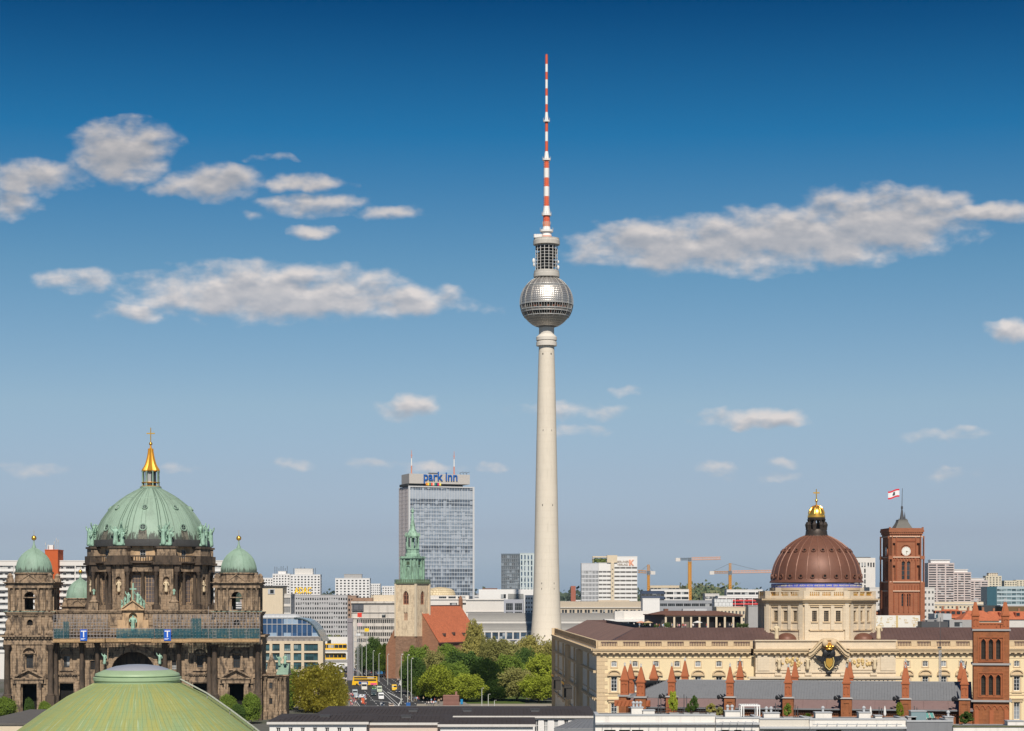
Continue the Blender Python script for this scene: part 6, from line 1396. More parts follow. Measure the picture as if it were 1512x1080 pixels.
# nave: along +y', ridge over the tower axis
rz_, ez_ = sz(895), sz(949); hwN = 12.6; cxn = -a / 2 + 3.2; y0n, y1n = a * .45, a * .45 + 40
m = MB(); m.box(cxn - hwN + .3, cxn + hwN - .3, y0n + .3, y1n, 0, ez_ - .01); m.prism([(cxn - hwN + .3, ez_), (cxn + hwN - .3, ez_), (cxn, rz_ - .3)], y0n + .3, y0n + .9); m.build('nave_wall', M_br3, r)
m = MB(); m.add([(cxn - hwN - .3, y0n, ez_), (cxn, y0n, rz_), (cxn, y1n, rz_), (cxn - hwN - .3, y1n, ez_), (cxn + hwN + .3, y0n, ez_), (cxn + hwN + .3, y1n, ez_)], [(0, 3, 2, 1), (4, 1, 2, 5), (3, 5, 2)]); m.build('roof', R_red, r)
m = MB(); m.tube((cxn, y0n, rz_ + .05), (cxn, y1n, rz_ + .05), .3, seg=6); m.box(cxn + hwN - .2, cxn + hwN + .5, y0n, y1n, ez_ - .5, ez_ - .02); m.build('ridge_and_gutter', mat('dark ridge', (.12, .06, .05), .8), r)
m = MB(); m.box(cxn - .9, cxn + .9, y1n - .6, y1n + .6, rz_ - 2, rz_ + 3.2); m.frustum(cxn - .9, cxn + .9, y1n - .6, y1n + .6, rz_ + 3.21, cxn - .2, cxn + .2, y1n - .2, y1n + .2, rz_ + 5); m.build('gable_stack', M_br3, r)
m = MB()
for yy, t in ((y0n + 8, .82), (y0n + 17, .80), (y0n + 26, .82)):
    x = cxn + hwN * t; z = rz_ + (ez_ - rz_) * t; m.prism([(yy - .8, z), (yy + .8, z), (yy, z + 1.3)], 0, 2.0) if False else m.box(x - .3, x + 1.0, yy - .7, yy + .7, z, z + 1.2)
m.build('dormer', mat('dark dormer', (.09, .06, .05), .8), r)
# copper stages
c0 = (-a / 2, a / 2); M_sp = mat('spire copper', (.29, .45, .335), .6, var=.15, scale=.7, streak=.25, stain=((.04, .05, .035), .55, .8))
m = MB(); m.box(-a - .6, .6, -.6, a + .6, zt_, zt_ + .5); m.box(-a - .4, .4, -.4, a + .4, zt_ + .51, zt_ + .7)
for i in range(13):
    for P in ((-a - .3 + i * (a + .6) / 12, -.3), (-a - .3 + i * (a + .6) / 12, a + .3), (.3, -.3 + i * (a + .6) / 12), (-a - .3, -.3 + i * (a + .6) / 12)): m.cbox((P[0], P[1], zt_ + .71), .35, .35, 1.2)
for s in (-.3, a + .3): m.box(-a - .45, .45, s - .15, s + .15, zt_ + 1.92, zt_ + 2.1)
for s in (.3, -a - .3): m.box(s - .15, s + .15, -.14, a + .14, zt_ + 1.925, zt_ + 2.105)
m.build('gallery', mat('dark mossy gallery', (.15, .20, .12), .8, var=.5, scale=1.5), r)
m = MB(); w1 = 3.9; zq = sz(826)
for O, U in (((c0[0] - w1, c0[1] - w1), (1, 0)), ((c0[0] + w1, c0[1] - w1), (0, 1)), ((c0[0] + w1, c0[1] + w1), (-1, 0)), ((c0[0] - w1, c0[1] + w1), (0, -1))): m.wall(O, U, 2 * w1, zt_ + .4, zq, [(w1 - 1.1, w1 + 1.1, zt_ + 3, zq - 3, 'a')], .4)
for sx in (-1, 1):
    for sy in (-1, 1):
        for k in (.5, .98):
            m.cbox((c0[0] + sx * w1 * k, c0[1] + sy * (w1 + .25), zt_ + .7), .8, .7, zq - zt_ - .7); m.cbox((c0[0] + sx * (w1 + .25), c0[1] + sy * w1 * k, zt_ + .7), .7, .8, zq - zt_ - .7)
m.box(c0[0] - w1 + .4, c0[0] + w1 - .4, c0[1] - w1 + .5, c0[1] + w1 - .5, zt_ + .4, zq - .1)
for e, z0_, z1_ in ((4.3, zq, zq + .5), (4.8, zq + .51, zq + 1.0), (4.4, zq + 1.01, zq + 1.6)): m.box(c0[0] - e, c0[0] + e, c0[1] - e, c0[1] + e, z0_, z1_)
m.build('lower_stage', M_sp, r)
q = MB()
for O, sgn in (((c0[0] - 0, c0[1] - w1 - .1), 0), ((c0[0] + w1 + .1, c0[1]), 1)):
    q.lathe([(1.0, -.1), (1.0, .1)], 16) if False else None
    if sgn == 0: q.box(O[0] - .9, O[0] + .9, O[1] - .02, O[1] + .1, zq - 2.6, zq - 1.0)
    else: q.box(O[0] - .1, O[0] + .02, O[1] - .9, O[1] + .9, zq - 2.6, zq - 1.0)
q.build('dial', mat('dark dial', (.07, .10, .06), .6), r)
m = MB(); cc_ = (c0[0], c0[1], 0); z1 = sz(811); z2 = sz(791)
m.lathe([(3.9, zq + 1.61), (3.9, zq + 2.6), (3.3, zq + 3.0), (3.3, z1), (3.55, z1 + .01), (3.55, z1 + .4)], 8, cc_, PI / 8, 2 * PI + PI / 8)
for i in range(8): t = PI / 8 + i * PI / 4; m.tube((c0[0] + 3.0 * math.cos(t), c0[1] + 3.0 * math.sin(t), z1 + .3), (c0[0] + 3.0 * math.cos(t), c0[1] + 3.0 * math.sin(t), z2), .38, seg=6); m.lathe([(.5, 0), (.3, 1.0), (.05, 2.4)], 6, (c0[0] + 3.6 * math.cos(t), c0[1] + 3.6 * math.sin(t), z2 - .3))
m.lathe([(.8, z1), (.8, z2)], 8, cc_)
m.lathe([(3.2, z2 - .9), (3.4, z2), (3.2, z2 + .4), (2.9, z2 + 1.2), (2.1, sz(785)), (1.4, sz(780.5)), (1.15, sz(775)), (1.35, sz(774.5)), (1.0, sz(773.5)), (.7, sz(765)), (.4, sz(757)), (.8, sz(755.5)), (.75, sz(752.5)), (.3, sz(751)), (.12, sz(748.5))], 8, cc_, PI / 8, 2 * PI + PI / 8)
m.build('spire', M_sp, r)
# ---------------------------------------------------------------- station, stores and towers round the television tower
def block(name, label, cat, p0, p1, y0, Y, D_, wm, bits=(), wins=(), depth=.3, fm=None, gm=None, nx=2, nz=1, fr=.08):
    """plain block with named extra boxes (part, material, px0, px1, ytop, ybottom, projection) and windows (px0, px1, ytop, ybottom)"""
    s = Y / F; r = thing(name, label, cat, (X(p0, Y), Y, 0)); u = lambda p: (p - p0) * s; z = lambda q: Z(q, Y); h = z(y0); W = u(p1)
    o = [(u(a), u(b), z(d), z(c)) for a, b, c, d in wins]
    m = MB(); m.wall((0, 0), (1, 0), W, 0, h, o, depth); m.add([(W, 0, 0), (W, D_, 0), (W, D_, h), (W, 0, h)], [(0, 1, 2, 3)]); m.add([(0, D_, 0), (0, 0, 0), (0, 0, h), (0, D_, h)], [(0, 1, 2, 3)]); m.add([(W, D_, 0), (0, D_, 0), (0, D_, h), (W, D_, h)], [(0, 1, 2, 3)]); m.add([(0, 0, h), (W, 0, h), (W, D_, h), (0, D_, h)], [(0, 1, 2, 3)])
    m.build('wall', wm, r)
    if o: put_windows(r, (0, 0), (1, 0), o, depth, nx, nz, gm or G_dark, fm or M_lgrey, fr)
    for (nm, mm, a, b, c, d, pr) in bits:
        q = MB(); q.box(u(a), u(b), -pr, -.004 if pr > 0 else D_ * .6, z(d), z(c)) if pr > 0 else q.box(u(a), u(b), -pr, -pr + D_ * .5, z(d), z(c)); q.build(nm, mm, r)
    return r
M_pale = mat('pale stone', (.66, .62, .57), .85, var=.07, scale=.12, streak=.1); M_tan = mat('tan stone', (.50, .42, .32), .85, var=.08, scale=.15, streak=.15)
block('department_store', 'pale store with short window strips, behind the red church roof', 'building', 585, 692, 879.5, 1420, 50, M_pale,
      [('ledge', M_offw, 585, 692, 884.6, 885.8, .6)], [(648, 659, 881, 884), (662, 673, 881, 884), (676, 687, 881, 884), (664, 675, 890.5, 893.5), (678, 688, 890.5, 893.5)], nx=4)
r = thing('dotted_dome', 'low cream perforated dome roof beside the church tower', 'dome', (X(650, 1440), 1440, Z(880, 1440)))
m = MB(); k_ = 1440 / F; m.lathe([(23 * k_, -4), (22.5 * k_, 1.5), (20.5 * k_, 3.6), (16 * k_, 5.0), (8 * k_, 5.9), (.05, 6.2)], 40); m.build('shell', mat('cream dotted shell', (.66, .55, .36), .7, var=.1, brick=(1.6, 1.6, (.45, .38, .28), .85)), r)
block("store_wing", "long blank pale stone wall right of the red church roof", "building", 688, 745, 885, 1390, 40, M_pale, [("ledge", M_offw, 688, 745, 885.2, 886.6, .7), ("ledge", M_offw, 688, 745, 903, 904, .5)])
block('store_roof', 'white flat roof block with dark vents left of the television tower', 'building', 707, 792, 870.5, 1480, 40, M_white, [('roof_plant', R_brn, 712, 734, 868.8, 871.5, -6), ('window', G_dark, 739.5, 747, 877.6, 883.5, .3), ('facade_panel', mat('grey fins', (.42, .42, .40), .8, brick=(1.2, 8, (.6, .6, .6))), 750, 773, 877, 884.5, .3)])
block('glazed_block', 'grey block with two big dark windows left of the television tower', 'building', 744, 773, 885.5, 1330, 30, mat('bluish grey panels', (.33, .34, .38), .7, var=.06), [], [(747, 757.5, 891, 901.5), (760, 771, 891, 901.5), (747, 757.5, 903.5, 907), (760, 771, 903.5, 907)], nx=4, nz=2)
block('corner_block', 'white block with small square windows touching the television tower shaft', 'building', 773.5, 789, 879, 1325, 30, M_white, [('blue_stair', mat('navy glazing', (.03, .055, .11), .2, var=.2), 774, 788, 907.5, 944, .4)],
      [(a, a + 2.2, b, b + 3.0) for b in (882.5, 889, 895.5, 902) for a in (776.5, 780, 784)], nx=1)
# railway station: two long vaulted roofs
M_vault = mat('grey corrugated vault', (.36, .345, .32), .6, var=.1, scale=.2, streak=.15, brick=(1.5, 30, (.7, .7, .7), .93))
st = thing('railway_station', 'long grey vaulted railway station hall behind the television tower', 'station', (X(690, 1300), 1300, 0)); u = lambda p: (p - 690) * 1300 / F; z = lambda q: Z(q, 1300)
for (zb_, zt_, yo, nm) in ((z(920), z(906), 14, 'upper_vault'), (z(932), z(921), 0, 'lower_vault')):
    m = MB(); pr = [(yo + 11 - 11 * math.cos(t * PI / 16), zb_ + (zt_ - zb_) * math.sin(t * PI / 16)) for t in range(17)]
    for (ya, za), (yb, zb2) in zip(pr, pr[1:]): m.add([(0, ya, za), (u(970), ya, za), (u(970), yb, zb2), (0, yb, zb2)], [(0, 1, 2, 3)])
    for xx in (0, u(970)): m.add([(xx, y_, z_) for y_, z_ in pr], [tuple(range(17))])
    m.build(nm, M_vault, st)
o = [(u(706 + i * 10.5), u(714.5 + i * 10.5), z(944), z(934)) for i in range(24)]
m = MB(); m.wall((0, -.5), (1, 0), u(970), 0, z(932.3), o, .5); m.box(0, u(970), -.49, 36, z(932.3) + .01, z(932) + .2); m.box(0, u(970), 10, 13, z(921), z(918.4)); m.build('wall', M_offw, st); put_windows(st, (0, -.5), (1, 0), o, .5, 4, 2, G_blue, M_dgrey, .15)
m = MB(); m.box(u(700), u(820), -8, -.51, z(947), z(945.3)); m.build('canopy', mat('dark canopy', (.10, .11, .13), .6), st)
block('tan_building', 'long tan stone building with paired windows right of the television tower', 'building', 826, 962, 888.5, 1400, 30, M_tan, [('ledge', M_offw, 826, 962, 897, 898, .6), ('roof_house', M_tan, 884, 930, 886.5, 889, -6), ('ledge', M_offw, 826, 962, 906.4, 907.3, .6)],
      [(829.5 + i * 11.25 + k * 4.4, 829.5 + i * 11.25 + k * 4.4 + 3.4, 900.5, 905.5) for i in range(12) for k in (0, 1)], nx=1)
facade_block('glass_tower', 'dark glass office tower left of the television tower shaft', 'office tower', 740, 767.4, 818.5, 1900, 30, 9, 15, 'ribbon', mat('slate mullions', (.14, .17, .20), .5), glass('slate glass', (.07, .10, .13), .5, .1, (2.5, 3.3), (.2, .25, .3), .3, .5), M_grey, ww=.86, wh=.82, floor=3.5, top=.6, fr=.1)
facade_block('glass_tower', 'pale office tower with staggered dark windows, behind the television tower shaft', 'office tower', 767.8, 812, 817.5, 1890, 30, 9, 10, 'punch', mat('pale green cladding', (.50, .56, .56), .6), G_blue, M_lgrey, ww=.42, wh=.8, floor=5.2, top=.9, fr=0)
# newspaper tower
VY = 1600.0; vs = VY / F
for p0, p1, y, nx, stl, lb in ((858.5, 883.5, 832.5, 12, 'ribbon', 'left wing of the white office tower, grey window grid under a white attic'), (883.7, 902, 832, 3, 'ribbon', 'middle wing of the white office tower with green roof terrace above'), (907, 941, 822.5, 4, 'ribbon', 'right wing of the white office tower with an orange emblem at the top')):
    r, w_, h_ = facade_block('office_tower', lb, 'office tower', p0, p1, y, VY, 16, nx, 8 if p0 < 900 else 9, stl, M_white if p0 > 870 else mat('light grey panels', (.55, .55, .56), .7), G_dark if p0 < 870 else mat('brown blinds glass', (.09, .075, .06), .4, var=.6, scale=.4), M_lgrey, ww=.94 if nx < 12 else .6, wh=.42 if nx < 12 else .72, floor=6.3 * vs, top=9.6 * vs if p0 < 900 else 13.2 * vs, fr=.1, nmul=8 if nx < 12 else 1)
    if p0 == 907:
        o = link('lettering', text_mesh('BERLINER\nVERLAG', 2.3, .05, mat('brown letters', (.25, .17, .10), .6)), r, (w_ * .36, -.3, h_ - 4.6))
        m = MB(); e = 2.3; cx_, cz_ = w_ * .74, h_ - 4.6
        for pl in ([(-1, -1), (-.25, -1), (-.25, 1), (-1, 1)], [(-.24, -.2), (.55, -1), (1.1, -1), (.1, .05), (1.1, 1), (.5, 1), (-.24, .3)]): m.prism([(cx_ + x * e * .8, cz_ + zz * e) for x, zz in pl], -.5, -.1)
        m.build('emblem', mat('orange emblem', (.76, .34, .21), .5, var=.03), r)
    if p0 == 883.7:
        m = MB()
        for i in range(60): m.ball((-4 + (w_ + 4) * rng.random(), 4 + 3 * rng.random(), h_ + .8 + 2.6 * rng.random()), .7 + .5 * rng.random(), 6, 4)
        m.build('roof_garden', mat('roof garden leaves', (.10, .13, .035), .8, var=.5), r)
        m = MB(); m.box(-4.5, w_ + .5, 3, 12, h_ + 4.6, h_ + 5.6); m.box(-4.3, -4, 3, 12, h_ + .5, h_ + 4.59); m.build('terrace_roof', M_cream, r)
block('lift_core', 'plain cream lift core rising between the wings of the white office tower', 'building', 902.2, 906.8, 831, VY - 2, 20, M_cream, [('core_head', M_cream, 896.5, 911.5, 820, 831, -1)], [(904, 905.2, y, y + 2) for y in (840, 847, 853, 860, 866, 872, 879)], nx=1, fr=0)
block('kiosk_block', 'small red brown brick house beside the television tower shaft, under the skyline', 'building', 843, 850, 865.5, 2000, 12, mat('red brown brick', (.36, .13, .09), .9, var=.2))
block('canopy_hall', 'long white canopy hall with dark openings above the palace roof', 'building', 893, 984, 915, 1000, 20, M_white, [('fascia', M_white, 893, 984, 915, 918.2, .8), ('drum', M_pale, 914, 960, 902.5, 914.9, -4), ('glass_box', M_offw, 908, 922, 903, 914.9, -2)], [(896 + i * 8.2, 902.5 + i * 8.2, 918.6, 924) for i in range(10)], nx=1, depth=1.0)
# mid-rise blocks under the cranes
for a in (('block', 'white office with long dark ribbon windows below the tallest crane', 961, 1017, 871, 1700, M_white, 5, 3), ('block', 'dark blue glazed block under the left crane', 947, 981, 873.5, 1650, mat('navy panels', (.05, .07, .12), .5), 6, 3),
          ('block', 'beige attic block behind the white ribbon office', 960, 1003, 865.5, 1800, M_cream, 8, 2), ('block', 'long grey low office with one dark ribbon of windows', 974, 1056, 887.5, 1450, mat('mid grey panels', (.30, .31, .33), .7), 7, 1),
          ('block', 'plain white box block left of the roof restaurant', 949, 974, 884.5, 1300, M_white, 0, 0), ('block', 'pale grey block between the long office and the red striped building', 1041, 1062, 877.5, 1600, M_offw, 4, 3),
          ('block', 'white gridded panel block under the right crane', 1055, 1082, 885.5, 1420, mat('white grid panels', (.66, .66, .65), .7, brick=(2.6, 2.6, (.55, .55, .55), .97)), 0, 0), ('block', 'white building with long ribbons behind the red striped one', 1073, 1126, 871.5, 1700, M_white, 5, 2),
          ('block', 'beige house with red brown windows right of the roof restaurant', 1058, 1106, 897.5, 1000, M_cream, 9, 3), ('block', 'plain grey wall beside the palace drum', 1105, 1126, 895.5, 990, M_grey, 0, 0)):
    facade_block('office_block', a[1], 'building', a[2], a[3], a[4], a[5], 18, max(1, a[7]), max(1, a[8]), 'none' if not a[7] else 'punch' if 'beige house' in a[1] else 'ribbon', a[6], G_dark, M_lgrey, ww=.92 if 'beige house' not in a[1] else .5, wh=.5, floor=4.2 if 'beige' not in a[1] else 3.4, fr=.08)
r, w_, h_ = facade_block('office_block', 'white building with red balcony strips left of the palace dome', 'building', 1060, 1124, 880.8, 1500, 18, 5, 3, 'balcony', M_white, G_dark, M_lgrey, floor=2.45, top=.9, par=mat('red balcony', (.62, .05, .05), .6, var=.1))
# roof restaurant on the palace
RY = 600.0; r = thing('roof_restaurant', 'roof terrace restaurant with pale columns and brown roof on top of the palace', 'restaurant', (X(956, RY), RY, 31.25)); u = lambda p: (p - 956) * RY / F; z = lambda q: Z(q, RY) - 31.25
m = MB()
for i in range(10): x = u(983 + i * 12.45); m.box(x - .28, x + .28, -.3, .3, 0, z(911))
m.box(u(982), u(1096.5), -.32, .32, z(911) + .003, z(909)); m.build('colonnade', M_cream, r)
m = MB(); m.add([(u(983), 1.2, 0), (u(1096), 1.2, 0), (u(1096), 1.2, z(909.5)), (u(983), 1.2, z(909.5))], [(0, 1, 2, 3)]); m.build('glazing', glass('restaurant glass', (.022, .024, .028), .7, .1, (2.4, 6), (.16, .14, .11), .18), r)
m = MB(); m.add([(0, 14, 0), (u(982), .3, 0), (u(982), .3, z(909)), (0, 14, z(909))], [(0, 1, 2, 3)]); m.add([(u(1096.5), .3, 0), (u(1096.5), 16, 0), (u(1096.5), 16, z(909)), (u(1096.5), .3, z(909))], [(0, 1, 2, 3)])
m.build('side_wall', mat('grey slats', (.26, .24, .22), .8, brick=(.5, 9, (.6, .6, .6), .9)), r)
m = MB(); m.slab([(-.4, 14), (u(982), -.8), (u(1097.5), -.8), (u(1097.5), 20), (0, 20)], z(909) + .01, z(907.8)); m.frustum(u(962), u(1096), .4, 19, z(907.8) + .01, u(984), u(1062), 6, 14, z(902.5)); m.box(u(984), u(990), 8, 12, z(902.6), z(899.5)); m.build('roof', R_brn, r)
m = MB(); m.box(u(1012), u(1048), 9, 13, z(902.5) + .01, z(899.5)); m.box(u(1029), u(1045), 6, 8.9, z(906), z(901)); m.build('roof_light', M_lgrey, r)
tgrp = 'guests on the palace roof terrace'
for i in range(26):
    p = 941 + rng.random() * 150; Yp = RY - 12 + rng.random() * 8
    person((X(p, Yp), Yp, 31.25), i, rng.random() * 6, 'person in % on the palace roof terrace', tgrp + ', ' + OUTFITS[i % 6][0])
for i, (p, hh) in enumerate(((955, 1.4), (970, 1.0), (985, 1.5), (1092, 1.3), (1101, 1.2))):
    o = MB(); Yp = RY - 9
    for k in range(70): a_ = rng.random() * 6.28; rr_ = rng.random() ** .5 * 1.1; o.tube((.2 * math.cos(a_), .2 * math.sin(a_), .5), (rr_ * math.cos(a_), rr_ * math.sin(a_), .6 + hh * rng.random()), .04, .10, 3)
    rt = tag(bpy.data.objects.new('planter', None), ['low bushy planter at the left end of the palace roof terrace', 'small planter between guests left of the restaurant', 'tall bushy planter at the left corner of the restaurant', 'green planter under the last restaurant column', 'planter on the terrace right of the restaurant'][i], 'plant'); C.objects.link(rt); rt.location = (X(p, Yp), Yp, 31.25)
    o.build('foliage', mat('planter leaves', (.07, .11, .03), .8, var=.4), rt); q = MB(); q.frustum(-.5, .5, -.5, .5, 0, -.6, .6, -.6, .6, .6); q.build('pot', M_grey, rt)
for i, p in enumerate((946.5, 957, 1030)):
    u_ = thing('sunshade', ['salmon sunshade at the far left of the palace terrace', 'orange beige sunshade beside the restaurant wall', 'small white sunshade before the restaurant columns'][i], 'sunshade', (X(p, RY - 11), RY - 11, 31.25)); q = MB(); q.tube((0, 0, 0), (0, 0, 2.3), .04, seg=5); q.build('pole', M_lgrey, u_); q = MB(); q.lathe([(1.5, 1.95), (.75, 2.25), (.03, 2.5)], 8); q.build('canopy', mat(['salmon cloth', 'orange beige cloth', 'white cloth'][i], [(.6, .3, .2), (.6, .42, .25), (.7, .68, .65)][i], .8), u_)
# cranes
M_or = mat('crane yellow', (.62, .30, .06), .6, var=.12); M_orp = mat('faded orange jib', (.68, .36, .22), .6, var=.1); M_cg = mat('crane grey', (.14, .16, .18), .6)
def lattice(mb, p0, p1, w, n, r=.12):
    p0, p1 = Vector(p0), Vector(p1); d = (p1 - p0); L = d.length; d.normalize(); a = Vector((0, 1, 0)); b = d.cross(a).normalized(); cs = [(a * sx + b * sy) * w / 2 for sx, sy in ((-1, -1), (1, -1), (1, 1), (-1, 1))]
    for c in cs: mb.tube(p0 + c, p1 + c, r, seg=4)
    for i in range(n):
        for k in range(4): mb.tube(p0 + d * (L * i / n) + cs[k], p0 + d * (L * (i + 1) / n) + cs[(k + 1) % 4], r * .7, seg=3)
    return mb
def crane(label, px, Y, ytop, jib, counter, yj, mw, apex=0, jm=None):
    s = Y / F; r = thing('tower_crane', label, 'crane', (X(px, Y), Y, 0)); zj = Z(yj, Y); zt_ = Z(ytop, Y)
    m = MB(); lattice(m, (0, 0, 0), (0, 0, zj - 1.5), mw * s, int(zj / (mw * s)), .3); m.box(-mw * s * .35, mw * s * .35, -.3, .3, 0, zj - 2); m.build('mast', M_or, r)
    m = MB(); a, b = (jib - px) * s, (counter - px) * s; lattice(m, (math.copysign(1.6, a), 0, zj + .6), (a, 0, zj + 1.2), 2.0, int(abs(a) / 2.4), .26); m.build('jib', jm or M_or, r)
    m = MB(); lattice(m, (math.copysign(1.6, b), 0, zj + .4), (b, 0, zj + .4), 1.6, max(2, int(abs(b) / 2)), .22); m.build('counter_jib', M_cg if apex == 0 else M_or, r)
    m = MB(); m.box(b - 2, b + 2, -1, 1, zj - 1.6, zj + 1.4); m.build('counterweight', M_offw, r)
    m = MB(); m.box(-1.3, 1.3, -1.4, 1.4, zj - 1.5, zj + 1.6); m.build('cab', M_cg, r)
    if apex:
        m = MB(); lattice(m, (0, 0, zj + 1.6), (0, 0, zt_), 1.5, 6, .24); m.build('apex', M_or, r); m = MB(); m.tube((0, 0, zt_), (a * .7, 0, zj + 2), .12, seg=4); m.tube((0, 0, zt_), (b * .9, 0, zj + 1.5), .12, seg=4); m.build('tie_bar', M_cg, r)
crane('yellow tower crane with short jib beside the white office tower', 957.5, 1750, 834, 942, 964, 846, 3.0, 1)
crane('tallest yellow tower crane with flat orange jib and grey counter jib', 1018.5, 1750, 824, 1064, 1001, 826.5, 4.2, 0, M_orp)
crane('yellow tower crane with long faded orange jib left of the copper dome', 1078, 1750, 832, 1139, 1051, 846, 3.4, 1, M_orp)
# ---------------------------------------------------------------- right hand side
block('cream_tower', 'plain cream tower with a window cluster at the top, behind the copper dome', 'tower', 1261.5, 1292.5, 824, 1500, 18, M_pale, [('roof', M_dgrey, 1262, 1287, 822.6, 824, -4)], [(a, a + 2.2, b, b + 6.8) for a, b in ((1267.5, 831), (1272, 831), (1276, 831), (1281, 831), (1285, 831), (1289, 831))] + [(1267.5, 1269.7, b, b + 6) for b in (840, 849, 858)] + [(1276, 1278.2, b, b + 6) for b in (840, 848, 856, 864)], nx=1, nz=2, fr=0)
facade_block('apartment_house', 'white house with small square windows behind the red brick clock tower', 'building', 1284, 1380, 868.5, 1130, 20, 18, 6, 'punch', M_offw, G_dark, M_white, ww=.5, wh=.42, floor=3.4, fr=.08)
TYk = 990.0; tk = TYk / F; r = thing('clock_tower', 'red brick town hall tower with clock faces and a flag mast', 'tower', (X(1315, TYk), TYk, 0), R(4)); w_ = 15.3; z = lambda q: Z(q, TYk)
M_th = mat('town hall brick', (.35, .135, .07), .9, var=.22, scale=.3, brick=(1.4, .5, (.8, .7, .6), .88), streak=.15)
wid = w_; LIN = []
fr_ops = [(wid / 2 - 2.3, wid / 2 - .5, z(896), z(876.5), 'a'), (wid / 2 + .5, wid / 2 + 2.3, z(896), z(876.5), 'a'), (wid / 2 - 2.2, wid / 2 - .4, z(856.5), z(829), 'a'), (wid / 2 + .4, wid / 2 + 2.2, z(856.5), z(829), 'a'),
          (.9, 2.3, z(819.5), z(802), ''), (wid - 2.3, wid - .9, z(819.5), z(802), ''), (.9, 2.3, z(857), z(835), ''), (wid - 2.3, wid - .9, z(857), z(835), ''), (wid / 2 - 2.6, wid / 2 + 2.6, z(820), z(805), 'a')]
m = MB(); zt_ = z(792)
for O, U in (((0, 0), (1, 0)), ((w_, 0), (0, 1)), ((w_, w_), (-1, 0)), ((0, w_), (0, -1))):
    m.wall(O, U, w_, 0, zt_, fr_ops, .9); put_windows(r, O, U, fr_ops[:4], .7, 1, 4, G_dark, M_br2, .18, name='arched_window', cap=16)
m.box(1.2, w_ - 1.2, 1.2, w_ - 1.2, 20, zt_ - .02); m.build('wall', M_th, r)
m = MB(); M_lt = mat('pale terracotta band', (.62, .42, .30), .85, var=.1)
for q in (792.5, 823, 859.5, 873): e = .55; m.box(-e, w_ + e, -e, w_ + e, z(q) - .25, z(q) + .3)
m.build('string_course', M_lt, r); m = MB()
for x in (2.6, w_ - 3.1): m.box(x, x + .5, -.5, -.003, z(859), z(793))
for i in range(6): x = 1.4 + i * (w_ - 3.2) / 5; m.box(x, x + .45, -.45, -.004, z(904), z(875))
for i in range(9): x = 1.6 + i * (w_ - 3.7) / 8; m.box(x, x + .5, -.35, -.005, z(872), z(864.5)); m.box(x, x + .5, -.35, -.005, z(828), z(824))
m.box(3.2, w_ - 3.2, -.3, -.006, z(800), z(797)); m.build('pilaster_strip', mat('darker town hall brick', (.30, .095, .045), .9, var=.2), r)
m = MB()
for i, (e, a_, b_) in enumerate(((.3, 791.5, 789), (.7, 788.9, 786), (1.1, 785.9, 782.5), (.9, 782.4, 780))): m.box(-e, w_ + e, -e, w_ + e, z(a_), z(b_))
for x in (-.9, w_ + .1): m.box(x, x + .8, -.9, -.1, z(780), z(778.6)); 
for i in range(14): x = (i + .5) * w_ / 14; m.box(x - .25, x + .25, -1.0, -.71, z(789), z(786.2))
m.build('cornice', M_th, r)
for k, (x, y) in enumerate(((-.2, -.2), (w_ + .2, -.2), (w_ + .2, w_ + .2), (-.2, w_ + .2))):
    q = MB(); q.box(x - 1.1, x + 1.1, y - 1.1, y + 1.1, 0, z(860))
    for dx in (-1, 1):
        for dy in (-1, 1): q.tube((x + dx * .8, y + dy * .8, z(860)), (x + dx * .8, y + dy * .8, z(791.6)), .24, seg=6)
    q.box(x - 1.1, x + 1.1, y - 1.1, y + 1.1, z(826), z(821)); q.build('corner_turret', M_th, r)
for O, rz in (((w_ / 2, -.15), 0), ((-.15, w_ / 2), -PI / 2)):
    dl = bpy.data.objects.new('clock', None); C.objects.link(dl); dl.parent = r; dl.location = (O[0], O[1], z(814)); dl.rotation_euler.z = rz
    q = MB(); q.M = Matrix.Rotation(PI / 2, 4, 'X'); q.lathe([(2.25, -.1), (2.25, .12)], 28); q.build('dial', mat('clock white', (.72, .70, .64), .5, var=.04), dl)
    q = MB(); q.M = Matrix.Rotation(PI / 2, 4, 'X'); q.lathe([(2.26, -.1), (2.6, -.1), (2.6, .25), (2.26, .25)], 28); q.build('rim', M_br2, dl)
    q = MB(); q.tube((0, -.2, 0), (.15, -.2, -1.5), .12, .06, 4); q.tube((0, -.22, 0), (1.0, -.22, -.4), .15, .08, 4)
    for i in range(12): a_ = i * PI / 6; q.box(1.85 * math.sin(a_) - .09, 1.85 * math.sin(a_) + .09, -.17, -.125, 1.85 * math.cos(a_) - .14, 1.85 * math.cos(a_) + .14)
    q.build('hand', mat('gilt black hands', (.25, .17, .05), .5), dl)
m = MB(); cx_ = w_ / 2; m.lathe([(5.9, z(779.9)), (5.2, z(777)), (3.9, z(772)), (3.3, z(768.5)), (3.4, z(767)), (3.0, z(766.8))], 4, (cx_, cx_, 0), PI / 4, 2 * PI + PI / 4)
for dx in (-1.8, 1.6): m.box(cx_ + dx - .3, cx_ + dx + .3, cx_ - 2, cx_ - 1.4, z(769), z(765.5))
m.build('roof', mat('slate roof', (.14, .135, .12), .7, var=.15), r)
m = MB(); m.lathe([(1.2, z(766.8)), (.8, z(760)), (.35, z(751)), (.55, z(750)), (.5, z(747)), (.15, z(746))], 8, (cx_, cx_, 0)); m.lathe([(.5, z(766.8)), (.05, z(755))], 6, (cx_ + 1.4, cx_, 0)); m.tube((cx_, cx_, z(747)), (cx_ + .2, cx_, z(720)), .2, .12, 6); m.build('flag_mast', M_dgrey, r)
